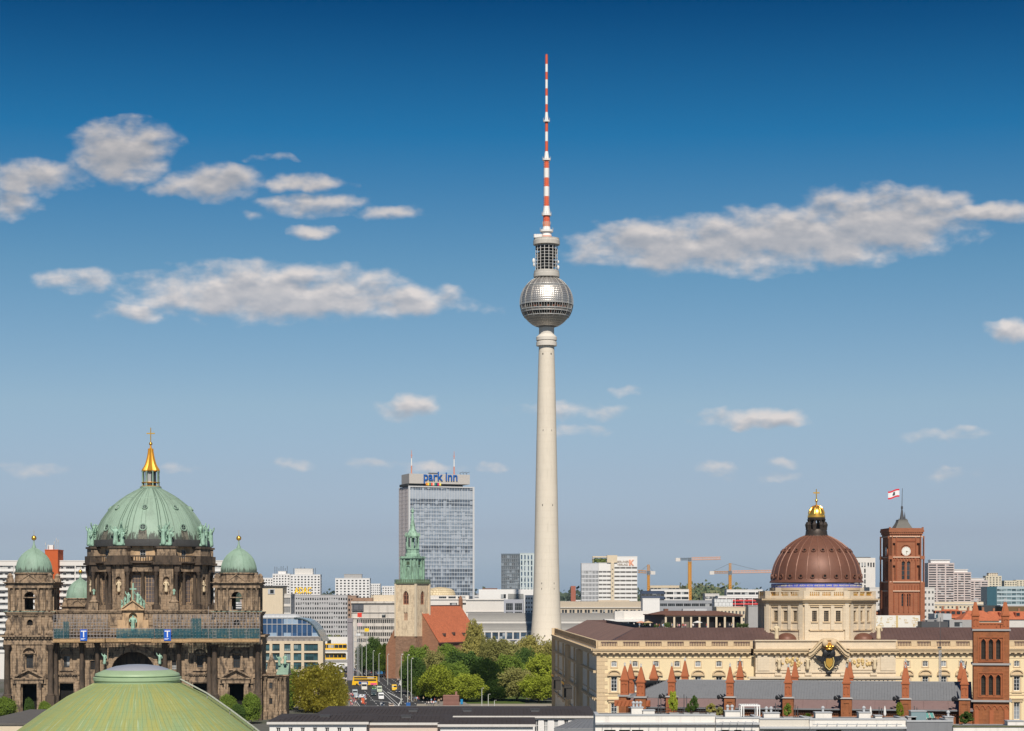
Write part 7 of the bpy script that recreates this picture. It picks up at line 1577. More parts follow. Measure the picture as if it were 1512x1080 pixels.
# flag, white between red bands with a small dark emblem
fg = thing('flag', 'white flag with red edge bands and dark animal emblem on the town hall tower', 'flag', r.matrix_world @ Vector((0, 0, 0)) if False else (X(1331.5, TYk), TYk + 6, z(733)))
def flag_strip(v0, v1, name, mm, u0=0, u1=1, off=0):
    q = MB(); n = 12; W_f, H_f = 5.6, 3.9; P = lambda u_, v_: (-W_f * u_, -.35 * math.sin(u_ * 7) + off, H_f * v_ - 1.2 * u_ + .25 * math.sin(u_ * 6))
    pts = [u0 + (u1 - u0) * i / n for i in range(n + 1)]; q.add([P(u_, v0) for u_ in pts] + [P(u_, v1) for u_ in pts] + [(a, b + .04, c) for a, b, c in [P(u_, v0) for u_ in pts] + [P(u_, v1) for u_ in pts]], [(i + 1, i, n + 1 + i, n + 2 + i) for i in range(n)] + [(2 * n + 2 + i, 2 * n + 3 + i, 3 * n + 4 + i, 3 * n + 3 + i) for i in range(n)]); q.build(name, mm, fg)
M_fr = mat('flag red', (.65, .03, .05), .8, var=.03); flag_strip(.801, 1, 'red_band', M_fr); flag_strip(.2, .8, 'white_field', mat('flag white', (.75, .75, .76), .8, var=.03)); flag_strip(0, .199, 'red_band', M_fr); flag_strip(.3, .72, 'emblem', mat('emblem black', (.03, .03, .04), .8), .40, .54, -.06); flag_strip(.36, .5, 'emblem', MATS['emblem black'], .541, .60, -.06)
# hoarding with gold pattern, red roofs, town hall body
hb = thing('town_hall', 'red brick town hall roofline below the clock tower', 'building', (X(1287, 1010), 1010, 0)); u = lambda p: (p - 1287) * 1010 / F; m = MB(); m.box(0, u(1362), 0, 22, 0, Z(904, 1010)); m.box(-.3, u(1362) + .3, -.4, -.003, Z(907, 1010), Z(904.5, 1010)); m.build('wall', M_th, hb)
m = MB(); m.prism([(0, Z(904, 1010)), (u(1362), Z(904, 1010)), (u(1355), Z(902, 1010)), (8, Z(902, 1010))], 1, 21); m.build('roof', R_brn, hb)
ho = thing('hoarding', 'big white printed sheet with pale gold drawings below the clock tower', 'banner', (X(1287, 800), 800, 0)); u = lambda p: (p - 1287) * 800 / F; m = MB(); m.box(0, u(1358.5), 0, .3, 6, Z(909, 800)); m.build('sheet', mat('white sheet', (.72, .69, .62), .8, var=.04), ho)
m = MB()
for i in range(26):
    p, q = 1289 + rng.random() * 66, 910 + rng.random() * 14; a_, b_ = 1 + 4 * rng.random(), .8 + 3 * rng.random()
    for (x0_, x1_, z0_, z1_) in ((p, p + a_, q, q + .5), (p, p + a_, q + b_, q + b_ + .5), (p, p + .5, q, q + b_), (p + a_, p + a_ + .5, q, q + b_)): m.box(u(x0_), u(x1_), -.04 - .001 * i, -.003, Z(z1_, 800), Z(z0_, 800))
m.box(u(1323), u(1326), -.08, -.003, Z(927, 800), Z(909.3, 800)); m.build('drawing', mat('gold print', (.58, .43, .20), .8), ho); m = MB()
for i in range(8): m.tube((u(1288 + i * 10), .5, 0), (u(1288 + i * 10), .5, Z(909, 800)), .1, seg=4)
m.build('frame', M_lgrey, ho)
for (p0, p1, y, yt, nx, lb) in ((1370.5, 1409, 832, 827.5, 3, 'pinkish stepped high rise of flats, tallest and leftmost of three'), (1404, 1434, 845.5, 841.5, 3, 'pinkish stepped high rise of flats, middle of three'), (1428.5, 1459, 857.5, 854.5, 3, 'pinkish stepped high rise of flats, lowest and rightmost of three')):
    Yq = 2400 + (p0 - 1370) * .5; r_, ww_, hh_ = facade_block('high_rise', lb, 'high rise', p0, p1, y, Yq, 20, nx, 20, 'ribbon', mat('pinkish panels', (.56, .47, .44), .85, var=.05), G_dark, M_white, ww=.84, wh=.52, floor=2.82, fr=0, nmul=1, side=-2)
    m = MB(); m.box(ww_ * .12, ww_ * .85, 3, 18, hh_ + .3, Z(yt, Yq)); m.box(ww_ * .1, ww_ * .87, 2, 19, Z(yt, Yq) + .003, Z(yt - .8, Yq)); m.build('penthouse', M_white, r_)
facade_block('glass_office', 'teal glass office with pale floor bands at the right edge', 'office', 1472, 1530, 867, 1500, 25, 8, 4, 'ribbon', mat('pale blue bands', (.42, .50, .53), .5), G_teal, M_lgrey, ww=.95, wh=.62, floor=3.1, fr=.1)
block('glass_stair', 'dark teal glazed corner of the teal office', 'office', 1457.5, 1471.8, 866.5, 1495, 20, M_teal, [], [])
block('cream_row', 'cream row of houses below the stepped high rises', 'building', 1378, 1452, 889, 1350, 20, M_cream, [('ledge', M_offw, 1378, 1452, 892, 893, .4)], [(1381 + i * 6, 1383.5 + i * 6, 895.5, 898.5) for i in range(12)], nx=1)
def red_house(label, p0, p1, ye, yr, Y, wm, dorm=0):
    r_ = thing('red_roof_house', label, 'house', (X(p0, Y), Y, 0)); s = Y / F; L = (p1 - p0) * s; h = Z(ye, Y); hr = Z(yr, Y + 8); m = MB(); m.box(0, L, 0, 18, 0, h); m.build('wall', wm, r_)
    m = MB(); i_ = min(7, L * .3); m.add([(-.5, -.6, h + .02), (L + .5, -.6, h + .02), (L + .5, 18.6, h + .02), (-.5, 18.6, h + .02), (i_, 9, hr), (L - i_, 9, hr)], [(0, 1, 5, 4), (1, 2, 5), (2, 3, 4, 5), (3, 0, 4), (0, 3, 2, 1)]); m.build('roof', R_red, r_)
    for k in range(dorm):
        x = L * (k + .5) / dorm; q = MB(); zz = h + (hr - h) * .35; q.box(x - 1.2, x + 1.2, 2.2, 7, zz, zz + 2.2); q.mat(1).box(x - .9, x + .9, 2.1, 2.197, zz + .4, zz + 1.9); q.build('dormer', [R_red, G_dark], r_)
    for k in range(2):
        x = L * (.3 + .4 * k); q = MB(); q.box(x - .5, x + .5, 9.5, 10.5, hr - 1, hr + 1.6); q.build('chimney', M_br3, r_)
red_house('house with long red roof and row of dormers right of the clock tower', 1382, 1436, 913, 900, 1000, M_cream, 7)
red_house('house with plain red hipped roof left of the twin brick pinnacles', 1420, 1475, 917, 902, 960, M_cream); red_house('house with wide red roof behind the brick tower top', 1446, 1540, 915, 903, 1030, M_offw, 4)
block('brown_hall', 'brown ribbed wall of a hall above the red roofs at the right edge', 'building', 1482, 1530, 895.5, 1150, 20, mat('brown ribbed cladding', (.27, .19, .10), .8, brick=(1.2, 20, (.55, .5, .45), .9)), [('roof', M_lgrey, 1478, 1530, 893.8, 895.5, -1)])
block('dark_roof_house', 'dark flat roofed block left of the brown ribbed hall', 'building', 1449, 1480, 894.5, 1180, 16, mat('dark roof cladding', (.06, .06, .06), .8))
block('low_shops', 'low grey block with an arched dark opening behind the palace roof', 'building', 1402, 1445, 916, 830, 14, M_grey, [], [(1409, 1421, 919, 926)], nx=1); block('glazed_hall', 'small white and teal gabled glass hall right of the white sheet', 'building', 1380, 1405, 906.5, 900, 14, M_lgrey, [('glazing', M_teal, 1382, 1391, 907.5, 915.5, .3)]); block('site_sheds', 'grey rooftop plant sheds right of the white sheet', 'building', 1361, 1400, 918, 790, 8, M_dgrey, [('shed', M_offw, 1384, 1390, 913, 917.9, -1), ('shed', M_grey, 1370, 1380, 916, 917.9, -1)])
# slim lattice mast before the palace
lm = thing('lattice_mast', 'slim black and white lattice mast with a lamp head before the palace', 'mast', (X(1388, 460), 460, 0)); m = MB(); lattice(m, (0, 0, 0), (0, 0, Z(960, 460)), .42, 60, .05); m.build('mast', M_lgrey, lm); m = MB(); m.tube((0, 0, Z(960, 460)), (.1, 0, Z(912, 460)), .06, seg=5); m.box(-.5, .3, -.3, .3, Z(958, 460), Z(955, 460)); m.build('head', M_dgrey, lm)
lm2 = thing('lamp_head', 'grey floodlight post above the palace roof, right of the white sheet', 'post', (X(1388, 700), 700, 0)); m = MB(); m.tube((0, 0, 0), (0, 0, Z(905, 700)), .22, seg=6); m.box(-.8, 1.0, -.4, .4, Z(918, 700), Z(906, 700)); m.tube((-6, 0, Z(916, 700)), (0, 0, Z(915.5, 700)), .15, seg=4); m.build('post', M_grey, lm2)

# ---------------------------------------------------------------- the rest of the skyline, far off
fgp = 'distant blocks of the far city'
for i in range(150):
    px = -60 + 1630 * ((i * .618034) % 1); Y = 1750 + 2600 * rng.random() ** 1.2; s = Y / F
    if 390 < px < 590 and Y < 2000: Y += 500
    hh = rng.choice((22, 24, 26, 30, 34, 38, 42)) if Y > 2300 else rng.choice((20, 22, 24, 28)); 
    if 820 < px < 1180: hh = min(hh, 30)
    W_k = 25 + 60 * rng.random(); q = MB(); q.box(-W_k / 2, W_k / 2, 0, 16, 0, hh); q.box(-W_k * .2, W_k * .1, 4, 12, hh + .01, hh + 2.5)
    o = tag(q.build('city_block', FM[rng.choice((0, 0, 1, 1, 2, 3, 4))], None, (X(px, Y), Y, 0), R(rng.choice((-25, -10, 0, 8, 20))), flat=True), 'small distant city block among many on the far skyline', 'building', fgp)
# ---------------------------------------------------------------- trees
LEAF = {n: mat('leaves ' + n, c, .75, var=.55, scale=.22, fine=False, col2=c2, spec=.15, trans=.38) for n, c, c2 in (('dark', (.055, .10, .025), (.095, .16, .035)), ('mid', (.125, .19, .028), (.20, .28, .045)), ('bright', (.23, .28, .03), (.36, .41, .05)), ('olive', (.22, .21, .06), (.31, .30, .10)), ('ochre', (.29, .265, .065), (.40, .36, .11)), ('gold', (.46, .42, .06), (.60, .55, .11)))}
M_bark = mat('bark', (.085, .065, .05), .95, var=.3, scale=2)
def leaf_mesh(seed, clumps=70, per=62, size=.055, flat=1.0, name='crown', droop=0):
    g = random.Random(seed); vs = []; fs = []
    for _ in range(clumps):
        while True:
            p = Vector((g.uniform(-1, 1), g.uniform(-1, 1), g.uniform(-1, 1)))
            if .35 < p.length < .86: break
        if p.z < -.55: p.z *= .6
        cr_ = g.uniform(.16, .34)
        for _ in range(per):
            d = Vector((g.gauss(0, 1), g.gauss(0, 1), g.gauss(0, 1))).normalized() * cr_ * g.random() ** .4; q = p + d * Vector((1, 1, .8)).length / 1.62
            if droop: q.z -= droop * g.random() * (q.x ** 2 + q.y ** 2)
            u_ = Vector((g.gauss(0, 1), g.gauss(0, 1), g.gauss(0, 1))).normalized(); v_ = u_.orthogonal().normalized(); sz_ = size * g.uniform(.6, 1.5); b = len(vs)
            vs += [tuple(q + u_ * sz_), tuple(q + v_ * sz_ * .7), tuple(q - u_ * sz_), tuple(q - v_ * sz_ * .7)]; fs.append((b, b + 1, b + 2, b + 3))
    return vs, fs
CROWN = []
BUSH = leaf_mesh(77, 15, 150, .095)
for sd_ in range(4):
    v_, f_ = leaf_mesh(11 + sd_, 120, 135, .037, droop=.0 if sd_ < 3 else .35); CROWN.append((v_, f_))
CR_ME = {}
def tree(label, px, ytop, wpx, Y, kind, ci=0, group=None, dens=1, zb=.22):
    s = Y / F; h = Z(ytop, Y); rx = wpx * s / 2; r = thing('tree', label, 'tree', (X(px, Y), Y, 0), rng.random() * 6, group); base = h * zb
    key = (ci, kind)
    if key not in CR_ME: q = MB(); q.v, q.f = list(CROWN[ci][0]), list(CROWN[ci][1]); q.m = [0] * len(q.f); CR_ME[key] = q.mesh('crown', LEAF[kind], True)
    o = link('crown', CR_ME[key], r, (0, 0, (h + base) / 2)); o.scale = (rx * 1.05, rx * 1.05, (h - base) / 2 * 1.08)
    q = MB(); base = max(base, .6); q.tube((0, 0, -.1), (0, 0, base * 1.3), .028 * h, .018 * h, 7)
    for k in range(5): a_ = k * 1.3 + ci; q.tube((0, 0, base * (.9 + .12 * k)), (rx * .55 * math.cos(a_), rx * .55 * math.sin(a_), base + (h - base) * (.3 + .1 * k)), .012 * h, .004 * h, 5)
    q.build('trunk', M_bark, r); return r
TR = [(472, 976, 86, 715, 'gold', 0, 'broad ochre green tree between the cathedral and the street'), (427, 986, 34, 728, 'mid', 1, 'dark green tree wedged between the cathedral annexe and the ochre tree'), (497, 1003, 40, 735, 'gold', 0, 'smaller ochre green tree leaning towards the street at the right of the broad one'),
      (536, 950, 24, 1040, 'dark', 0, 'dark street tree nearest the grey pylon'), (551, 942, 30, 1030, 'dark', 1, 'tallest dark street tree between the pylon and the church'), (567, 950, 26, 1020, 'mid', 2, 'dark street tree touching the brick base of the church'),
      (484, 936, 22, 1230, 'mid', 0, 'small green tree at the foot of the grey office, left one'), (500, 939, 22, 1230, 'olive', 1, 'small green tree at the foot of the grey office, right one'),
      (616, 952, 46, 900, 'mid', 0, 'mid green tree leaning on the right of the church tower base'), (601, 975, 22, 850, 'mid', 2, 'slim young tree by the street lamps before the church'), (640, 962, 44, 850, 'olive', 1, 'olive tipped tree in the left part of the park'), (663, 952, 46, 905, 'mid', 2, 'green tree below the red church roof'),
      (648, 983, 62, 790, 'bright', 2, 'bright green tree at the left front of the park'), (686, 960, 64, 850, 'dark', 0, 'large dark green tree in the middle of the park'), (690, 996, 54, 785, 'bright', 1, 'bright green tree in front of the large dark one'), (718, 972, 50, 840, 'dark', 2, 'dark tree right of the large dark one in the park'),
      (701, 921, 44, 935, 'ochre', 3, 'tall ochre willow in front of the red church roof'), (722, 938, 34, 930, 'olive', 0, 'olive tree right of the tall willow'), (745, 945, 60, 930, 'olive', 2, 'pale olive tree below the station hall'), (783, 940, 56, 940, 'ochre', 1, 'pale brownish tree before the television tower pavilion'), (816, 944, 40, 930, 'ochre', 0, 'pale brownish tree behind the far corner of the palace'),
      (750, 968, 56, 850, 'mid', 1, 'green tree between the dark trees and the brownish one'), (764, 985, 56, 790, 'olive', 0, 'brownish olive tree at the right front of the park'), (775, 958, 40, 880, 'dark', 1, 'dark tree behind the yellow green ones'), (800, 965, 54, 850, 'bright', 2, 'bright yellow green tree behind the palace corner, upper one'), (796, 996, 58, 780, 'bright', 0, 'bright yellow green tree beside the palace corner, lower one'), (735, 1003, 44, 790, 'dark', 2, 'small dark tree above the lawn'), (826, 985, 40, 800, 'bright', 1, 'yellow green tree half hidden by the palace corner'),
      (618, 1000, 30, 800, 'mid', 1, 'low green tree by the blue panel on the right pavement'), (668, 975, 50, 820, 'mid', 0, 'green tree between bright and dark trees in the park'), (612, 972, 40, 845, 'dark', 2, 'dark green tree right of the tall street lamps')]
for i, (px, yt, wp, Y, kd, ci, lb) in enumerate(TR): tree(lb, px, yt, wp, Y, kd, ci, 'trees in the park and street', zb=-.14 if px < 530 and Y < 800 else .03)
for px, yt, wp, Y, kd, lb in ((336, 1026, 30, 655, 'mid', 'green shrub in front of the right cathedral door'), (371, 1024, 30, 650, 'mid', 'green shrub at the right corner of the cathedral front'), (8, 1030, 34, 655, 'mid', 'green shrub at the left edge before the cathedral'), (43, 1031, 16, 656, 'dark', 'narrow dark shrub before the left cathedral door'), (66, 1036, 22, 652, 'mid', 'low shrub right of the left cathedral door'), (352, 1040, 24, 648, 'dark', 'low dark shrub between the two cathedral shrubs')):
    r = thing('shrub', lb, 'shrub', (X(px, Y), Y, 0)); h = Z(yt, Y); key = (2, kd)
    if key not in CR_ME: q = MB(); q.v, q.f = list(CROWN[2][0]), list(CROWN[2][1]); q.m = [0] * len(q.f); CR_ME[key] = q.mesh('crown', LEAF[kd], True)
    o = link('crown', CR_ME[key], r, (0, 0, h * .5)); o.scale = (wp * Y / F / 2,) * 2 + (h * .55,); q = MB(); q.tube((0, 0, 0), (0, 0, h * .6), .12, .05, 5); q.build('stem', M_bark, r)
for i in range(26):
    px = 612 + 214 * ((i * .618) % 1); Y = 795 + 60 * rng.random(); kd = ('mid', 'dark', 'olive', 'bright')[i % 4]; r = thing('shrub', 'low shrub in the undergrowth below the park trees', 'shrub', (X(px, Y), Y, 0), rng.random() * 6, 'undergrowth below the park trees'); key = (i % 3, kd)
    if key not in CR_ME: q = MB(); q.v, q.f = list(CROWN[i % 3][0]), list(CROWN[i % 3][1]); q.m = [0] * len(q.f); CR_ME[key] = q.mesh('crown', LEAF[kd], True)
    hh = 2.5 + 3 * rng.random(); o = link('crown', CR_ME[key], r, (0, 0, hh * .5)); o.scale = (2.5 + 2.5 * rng.random(),) * 2 + (hh * .55,); q = MB(); q.tube((0, 0, 0), (0, 0, hh * .6), .12, .05, 5); q.build('stem', M_bark, r)
# woods far off: the hill right of the cranes and the belt on the horizon
hl = MB(); hx0, hx1, HYh = X(930, 3500), X(1180, 3500), 3500; n = 24; g_ = lambda t: 46 * (math.sin(PI * t) ** .6) if 0 < t < 1 else 0
hl.add([(hx0 + (hx1 - hx0) * i / n, HYh - 200 * j + 200, g_(i / n) * (1, .55, 0)[j]) for j in range(3) for i in range(n + 1)], [(j * (n + 1) + i, (j + 1) * (n + 1) + i, (j + 1) * (n + 1) + i + 1, j * (n + 1) + i + 1) for j in range(2) for i in range(n)])
structure(hl.build('hill', mat('grassy hill', (.07, .09, .03), .95, var=.4, scale=.02)))
def wood(name, mm, pts, size, per=16):
    g = random.Random(5); vs = []; fs = []
    for (x, y, z, rr) in pts:
        for _ in range(per):
            d = Vector((g.gauss(0, .5), g.gauss(0, .5), abs(g.gauss(0, .55)))) * rr; q = Vector((x, y, z)) + d; u_ = Vector((g.gauss(0, 1), g.gauss(0, 1), g.gauss(0, 1))).normalized(); v_ = u_.orthogonal(); s_ = size * g.uniform(.5, 1.4); b = len(vs)
            vs += [tuple(q + u_ * s_), tuple(q + v_ * s_), tuple(q - u_ * s_), tuple(q - v_ * s_)]; fs.append((b, b + 1, b + 2, b + 3))
    q = MB(); q.add(vs, fs); o = q.build(name, mm, None, flat=True); o['kind'] = 'stuff'; return o
for nm, mm, k in (('hill_woods', mat('hazy olive woods', (.15, .155, .075), .9, var=.4, scale=.02), 0), ('dark_hill_woods', mat('hazy green woods', (.085, .12, .06), .9, var=.4, scale=.02), 1)):
    pts = []
    for i in range(330):
        t = rng.random(); j = rng.random(); y = HYh + 200 - 380 * j; pts.append((hx0 + (hx1 - hx0) * t, y, g_(t) * (1 - j * .75) + 2, 9 + 6 * rng.random()))
    wood(nm, mm, pts[k::2], 2.6, 40)
wood('horizon_woods', mat('far woods', (.06, .08, .05), .9, var=.4, scale=.01), [(X(-300 + 2100 * rng.random(), 5200), 4700 + 900 * rng.random(), 4 + 24 * rng.random(), 24) for _ in range(900)], 5, 26)
# ---------------------------------------------------------------- street
ax_ = lambda Y: -41 - .115 * (Y - 745)
def strip(name, mm, o0, o1, z_, y0=380, y1=1500, kind='structure'):
    q = MB(); q.add([(ax_(y0) + o0, y0, z_), (ax_(y0) + o1, y0, z_), (ax_(y1) + o1, y1, z_), (ax_(y1) + o0, y1, z_)], [(0, 1, 2, 3)]); o = q.build(name, mm)
    if kind: o['kind'] = kind
    return o
M_asph = mat('asphalt', (.048, .047, .048), .9, var=.2, scale=.15); M_pave = mat('paving', (.27, .24, .21), .9, var=.15, scale=.4, brick=(1.2, 1.2, (.8, .8, .8), .9)); M_line = mat('road paint', (.7, .7, .68), .8, var=.1, scale=2)
strip('road', M_asph, -15, 15, .012)
for nm, a, b in (('left_pavement', -30, -15), ('right_pavement', 15, 27)):
    q = MB(); q.add([(ax_(380) + a, 380, .13), (ax_(380) + b, 380, .13), (ax_(1500) + b, 1500, .13), (ax_(1500) + a, 1500, .13)], [(0, 1, 2, 3)]); e = b if nm[0] == 'l' else a; q.add([(ax_(380) + e, 380, 0), (ax_(1500) + e, 1500, 0), (ax_(1500) + e, 1500, .13), (ax_(380) + e, 380, .13)], [(0, 1, 2, 3)]); structure(q.build(nm, M_pave))
q = MB()
for off in (-7.5, 3.6, 7.4, 11.2):
    for k in range(46):
        y = 560 + k * 14; q.add([(ax_(y) + off - .11, y, .018), (ax_(y) + off + .11, y, .018), (ax_(y + 6) + off + .11, y + 6, .018), (ax_(y + 6) + off - .11, y + 6, .018)], [(0, 1, 2, 3)])
for off in (-14.4, -.6, .6, 14.4): q.add([(ax_(500) + off - .1, 500, .018), (ax_(500) + off + .1, 500, .018), (ax_(1300) + off + .1, 1300, .018), (ax_(1300) + off - .1, 1300, .018)], [(0, 1, 2, 3)])
for (p0, y0, p1, y1) in ((594, 1032, 587, 1044), (572, 1022, 594, 1034), (546, 1034, 574, 1037), (574, 1037, 584, 1043)):
    A, B = [Vector((X(p, H * F / (yy - HY)), H * F / (yy - HY), .02)) for p, yy in ((p0, y0), (p1, y1))]; d = (B - A).cross(Vector((0, 0, 1))).normalized() * .22; q.add([tuple(A - d), tuple(B - d), tuple(B + d), tuple(A + d)], [(0, 1, 2, 3)])
structure(q.build('lane_marking', M_line))
structure(strip('median', M_pave, -1.6, -.9, .1, 860, 1300))
lawn = MB(); lawn.add([(X(690, 770), 700, .05), (X(770, 770), 700, .05), (X(780, 900), 900, .05), (X(660, 900), 900, .05)], [(0, 1, 2, 3)]); structure(lawn.build('lawn', mat('lawn', (.075, .11, .02), .95, var=.35, scale=.3)))
sq = MB(); sq.add([(-30, 600, .06), (30, 600, .06), (30, 770, .06), (-36, 770, .06)], [(0, 1, 2, 3)]); structure(sq.build('square', mat('pale gravel square', (.33, .29, .23), .95, var=.15, scale=.3)))
PTM = mat('tyre', (.02, .02, .02), .8); M_tl = mat('lamp glass', (.7, .7, .65), .2, spec=.6)
def vehicle(name, label, cat, px, yg, col, kind='car', rz=None, mname=None, L=None):
    Y = H * F / (yg - HY); r = thing(name, label, cat, (X(px, Y), Y, .02), R(6.6) if rz is None else rz)
    L, W_, hb, hr, nose, tail, wr = {'car': (4.4, 1.8, .95, 1.48, 1.25, .55, .32), 'van': (5.6, 2.1, 1.3, 2.6, .9, .05, .36), 'truck': (7.0, 2.4, 1.4, 3.2, .3, .05, .45), 'bus': (11.6, 2.55, 2.0, 4.1, .25, .1, .5)}[kind]
    pm = mat(mname or 'paint ' + label.split()[0] + kind, col, .3, var=.04, spec=.5); q = MB(); y0, y1 = -L / 2, L / 2; w = W_ / 2; ti = .12 if kind == 'car' else .05
    q.frustum(-w, w, y0, y1, .28, -w * .985, w * .985, y0 + .08, y1 - .06, hb); q.frustum(-w * .97, w * .97, y0 + nose, y1 - tail * .6, hb + .001, -w + ti, w - ti, y0 + nose + (.75 if kind == 'car' else .3), y1 - tail - (.35 if kind == 'car' else .05), hr); q.box(-w * .9, w * .9, y0 - .05, y0 + .1, .3, .55); q.build('body', pm, r)
    q = MB(); zz = hr - (.14 if kind != 'bus' else 1.9)
    f = lambda t: (y0 + nose + (.75 if kind == 'car' else .3) * t - .02, w * .97 - (w * .97 - w + ti) * t)
    a_, wa = f(.12); b_, wb = f(.88); zl, zh = hb + (hr - hb) * .12, hb + (hr - hb) * .88
    if kind in ('van', 'truck'): zl = hb + (hr - hb) * .15; zh = hb + (hr - hb) * .75
    q.add([(-wa * .9, a_ - .012, zl), (wa * .9, a_ - .012, zl), (wb * .9, b_ - .012, zh), (-wb * .9, b_ - .012, zh)], [(0, 1, 2, 3)]); q.build('windscreen', G_dark, r); q = MB()
    for s in (-1, 1):
        for lo, hi in (((hb + .1, hb + .85), (hb + 1.25, hr - .2)) if kind == 'bus' else ((zl, zh),)):
            t0, t1 = (lo - hb) / (hr - hb), (hi - hb) / (hr - hb); w0, w1 = [w * .97 + (w - ti - w * .97) * t + .012 for t in (t0, t1)]; e0, e1 = (y0 + nose + 1.0, y1 - tail - .6) if kind == 'car' else (y0 + .9, y1 - .5) if kind == 'bus' else (y0 + nose + .5, y0 + nose + 1.6)
            q.add([(s * w0, e0, lo), (s * w0, e1, lo), (s * w1, e1 - (.2 if kind == 'car' else 0), hi), (s * w1, e0 + (.3 if kind == 'car' else 0), hi)], [(0, 1, 2, 3) if s > 0 else (3, 2, 1, 0)])
    q.build('side_window', G_dark, r)
    for sx in (-1, 1):
        for yy in (y0 + L * .19, y1 - L * .19): q = MB(); q.tube((sx * (w - .22), yy, wr), (sx * (w + .02), yy, wr), wr, seg=12); q.build('wheel', PTM, r)
        q = MB(); q.box(sx * w * .72 - .18, sx * w * .72 + .18, y0 - .03, y0 + .1, .62, .80); q.build('headlight', M_tl, r)
    return r
bus = vehicle('double_decker_bus', 'yellow open top double decker bus with blue and pink patches crossing the street', 'bus', 539, 1012.5, (.80, .47, .02), 'bus', R(-92))
for nm, mm, a, b, c, d in (('blue_patch', mat('bus blue', (.01, .07, .3), .4), -1.5, 2.8, .5, 1.9), ('pink_patch', mat('bus pink', (.75, .08, .22), .4), -5.5, -2.6, .4, 1.2)):
    q = MB(); q.box(-1.30, -1.285, -b, -a, c, d); q.box(1.285, 1.30, -b, -a, c, d); q.build(nm, mm, bus)
for a in (('van', 'white and red coach left of the yellow bus', 'coach', 508, 1011, (.62, .55, .54), 'truck', None, 'paint coach'), ('box_truck', 'white box truck below the yellow bus', 'truck', 537.5, 1019, (.66, .62, .56), 'truck', None, 'paint box'), ('parked_car', 'green car behind the dark teal one', 'car', 552, 1019, (.10, .25, .06), 'car'), ('dark_car', 'dark teal estate car in the outbound lane', 'car', 551.5, 1027.5, (.03, .05, .06), 'van', None, 'paint dteal'),
          ('parked_car', 'whitish green car just behind the white car', 'car', 560, 1022.5, (.5, .55, .42), 'van', None, 'paint whgr'), ('parked_car', 'white car in the middle lane coming forward', 'car', 562.5, 1033, (.72, .72, .72), 'van', None, 'paint wcar'), ('delivery_van', 'yellow delivery van in the right lane', 'van', 582, 1020, (.80, .50, .02), 'van', None, 'paint yvan'), ('parked_car', 'dark car close in front of the yellow van', 'car', 587, 1023.5, (.04, .04, .06), 'car'),
          ('parked_car', 'dark blue car near the black roof edge', 'car', 564, 1043.5, (.015, .025, .05), 'car', None, 'paint dblue'), ('parked_car', 'beige car right of the dark blue one', 'car', 577.5, 1045, (.50, .38, .29), 'car', None, 'paint beige'), ('parked_car', 'white car at the left kerb by the crowd', 'car', 531.5, 1031, (.74, .74, .75), 'car', R(-60), 'paint w2'), ('parked_car', 'silver van left of the white kerb car', 'car', 524, 1028, (.4, .45, .47), 'van', None, 'paint silver'),
          ('parked_car', 'orange car far up the street under the railway bridge', 'car', 497.5, 981, (.70, .25, .08), 'van', None, 'paint orange'), ('parked_car', 'white van far up the street', 'car', 503, 986, (.7, .7, .68), 'van', None, 'paint w3'), ('parked_car', 'black car far up the street below the white van', 'car', 505.5, 990, (.02, .02, .02), 'car', None, 'paint blk'), ('parked_car', 'silver car far up the street right of the pylon', 'car', 529, 989, (.5, .5, .52), 'van', None, 'paint sv'), ('parked_car', 'small white car left of the orange car', 'car', 492, 978, (.7, .7, .7), 'car', None, 'paint w4'), ('parked_car', 'grey car waiting behind the yellow bus', 'car', 546, 1003, (.25, .25, .26), 'car', None, 'paint gr')):
    vehicle(*a)
for i in range(14):
    nm, col = (('white', (.7, .7, .7)), ('black', (.02, .02, .022)), ('silver', (.45, .46, .48)), ('red', (.4, .03, .03)), ('blue', (.04, .08, .22)))[i % 5]; yg = 972 + 2.1 * i; Y = H * F / (yg - HY)
    o = vehicle('parked_car', 'small %s car in the dense traffic up the street' % nm, 'car', 0, yg, col, 'car', None, 'far car ' + nm); o.location.x = ax_(Y) + (-11, -7.6, -4, 4.4, 9)[(i * 3) % 5]; o['group'] = 'dense traffic up the street, ' + nm
# crowds
def crowd(n, p0, p1, y0, y1, txt, grp):
    for i in range(n):
        yg = y0 + (y1 - y0) * rng.random(); Y = H * F / (yg - HY); person((X(p0 + (p1 - p0) * rng.random(), Y), Y, .13), rng.randrange(6) if i > 5 else i, rng.random() * 6.3, 'person in % ' + txt, None)
    for o in list(C.objects):
        if o.get('category') == 'person' and not o.get('group'): o['group'] = grp + ', ' + o['label'][10:40]
crowd(60, 496, 541, 1029, 1046, 'in the left pavement crowd', 'crowd left of the street'); crowd(48, 600, 652, 1027, 1045, 'in the right pavement crowd', 'crowd right of the street'); crowd(56, 506, 562, 974, 1000, 'in the far street crowd', 'far crowd up the street'); crowd(22, 584, 608, 1004, 1022, 'walking by the tall lamps', 'walkers by the lamps')
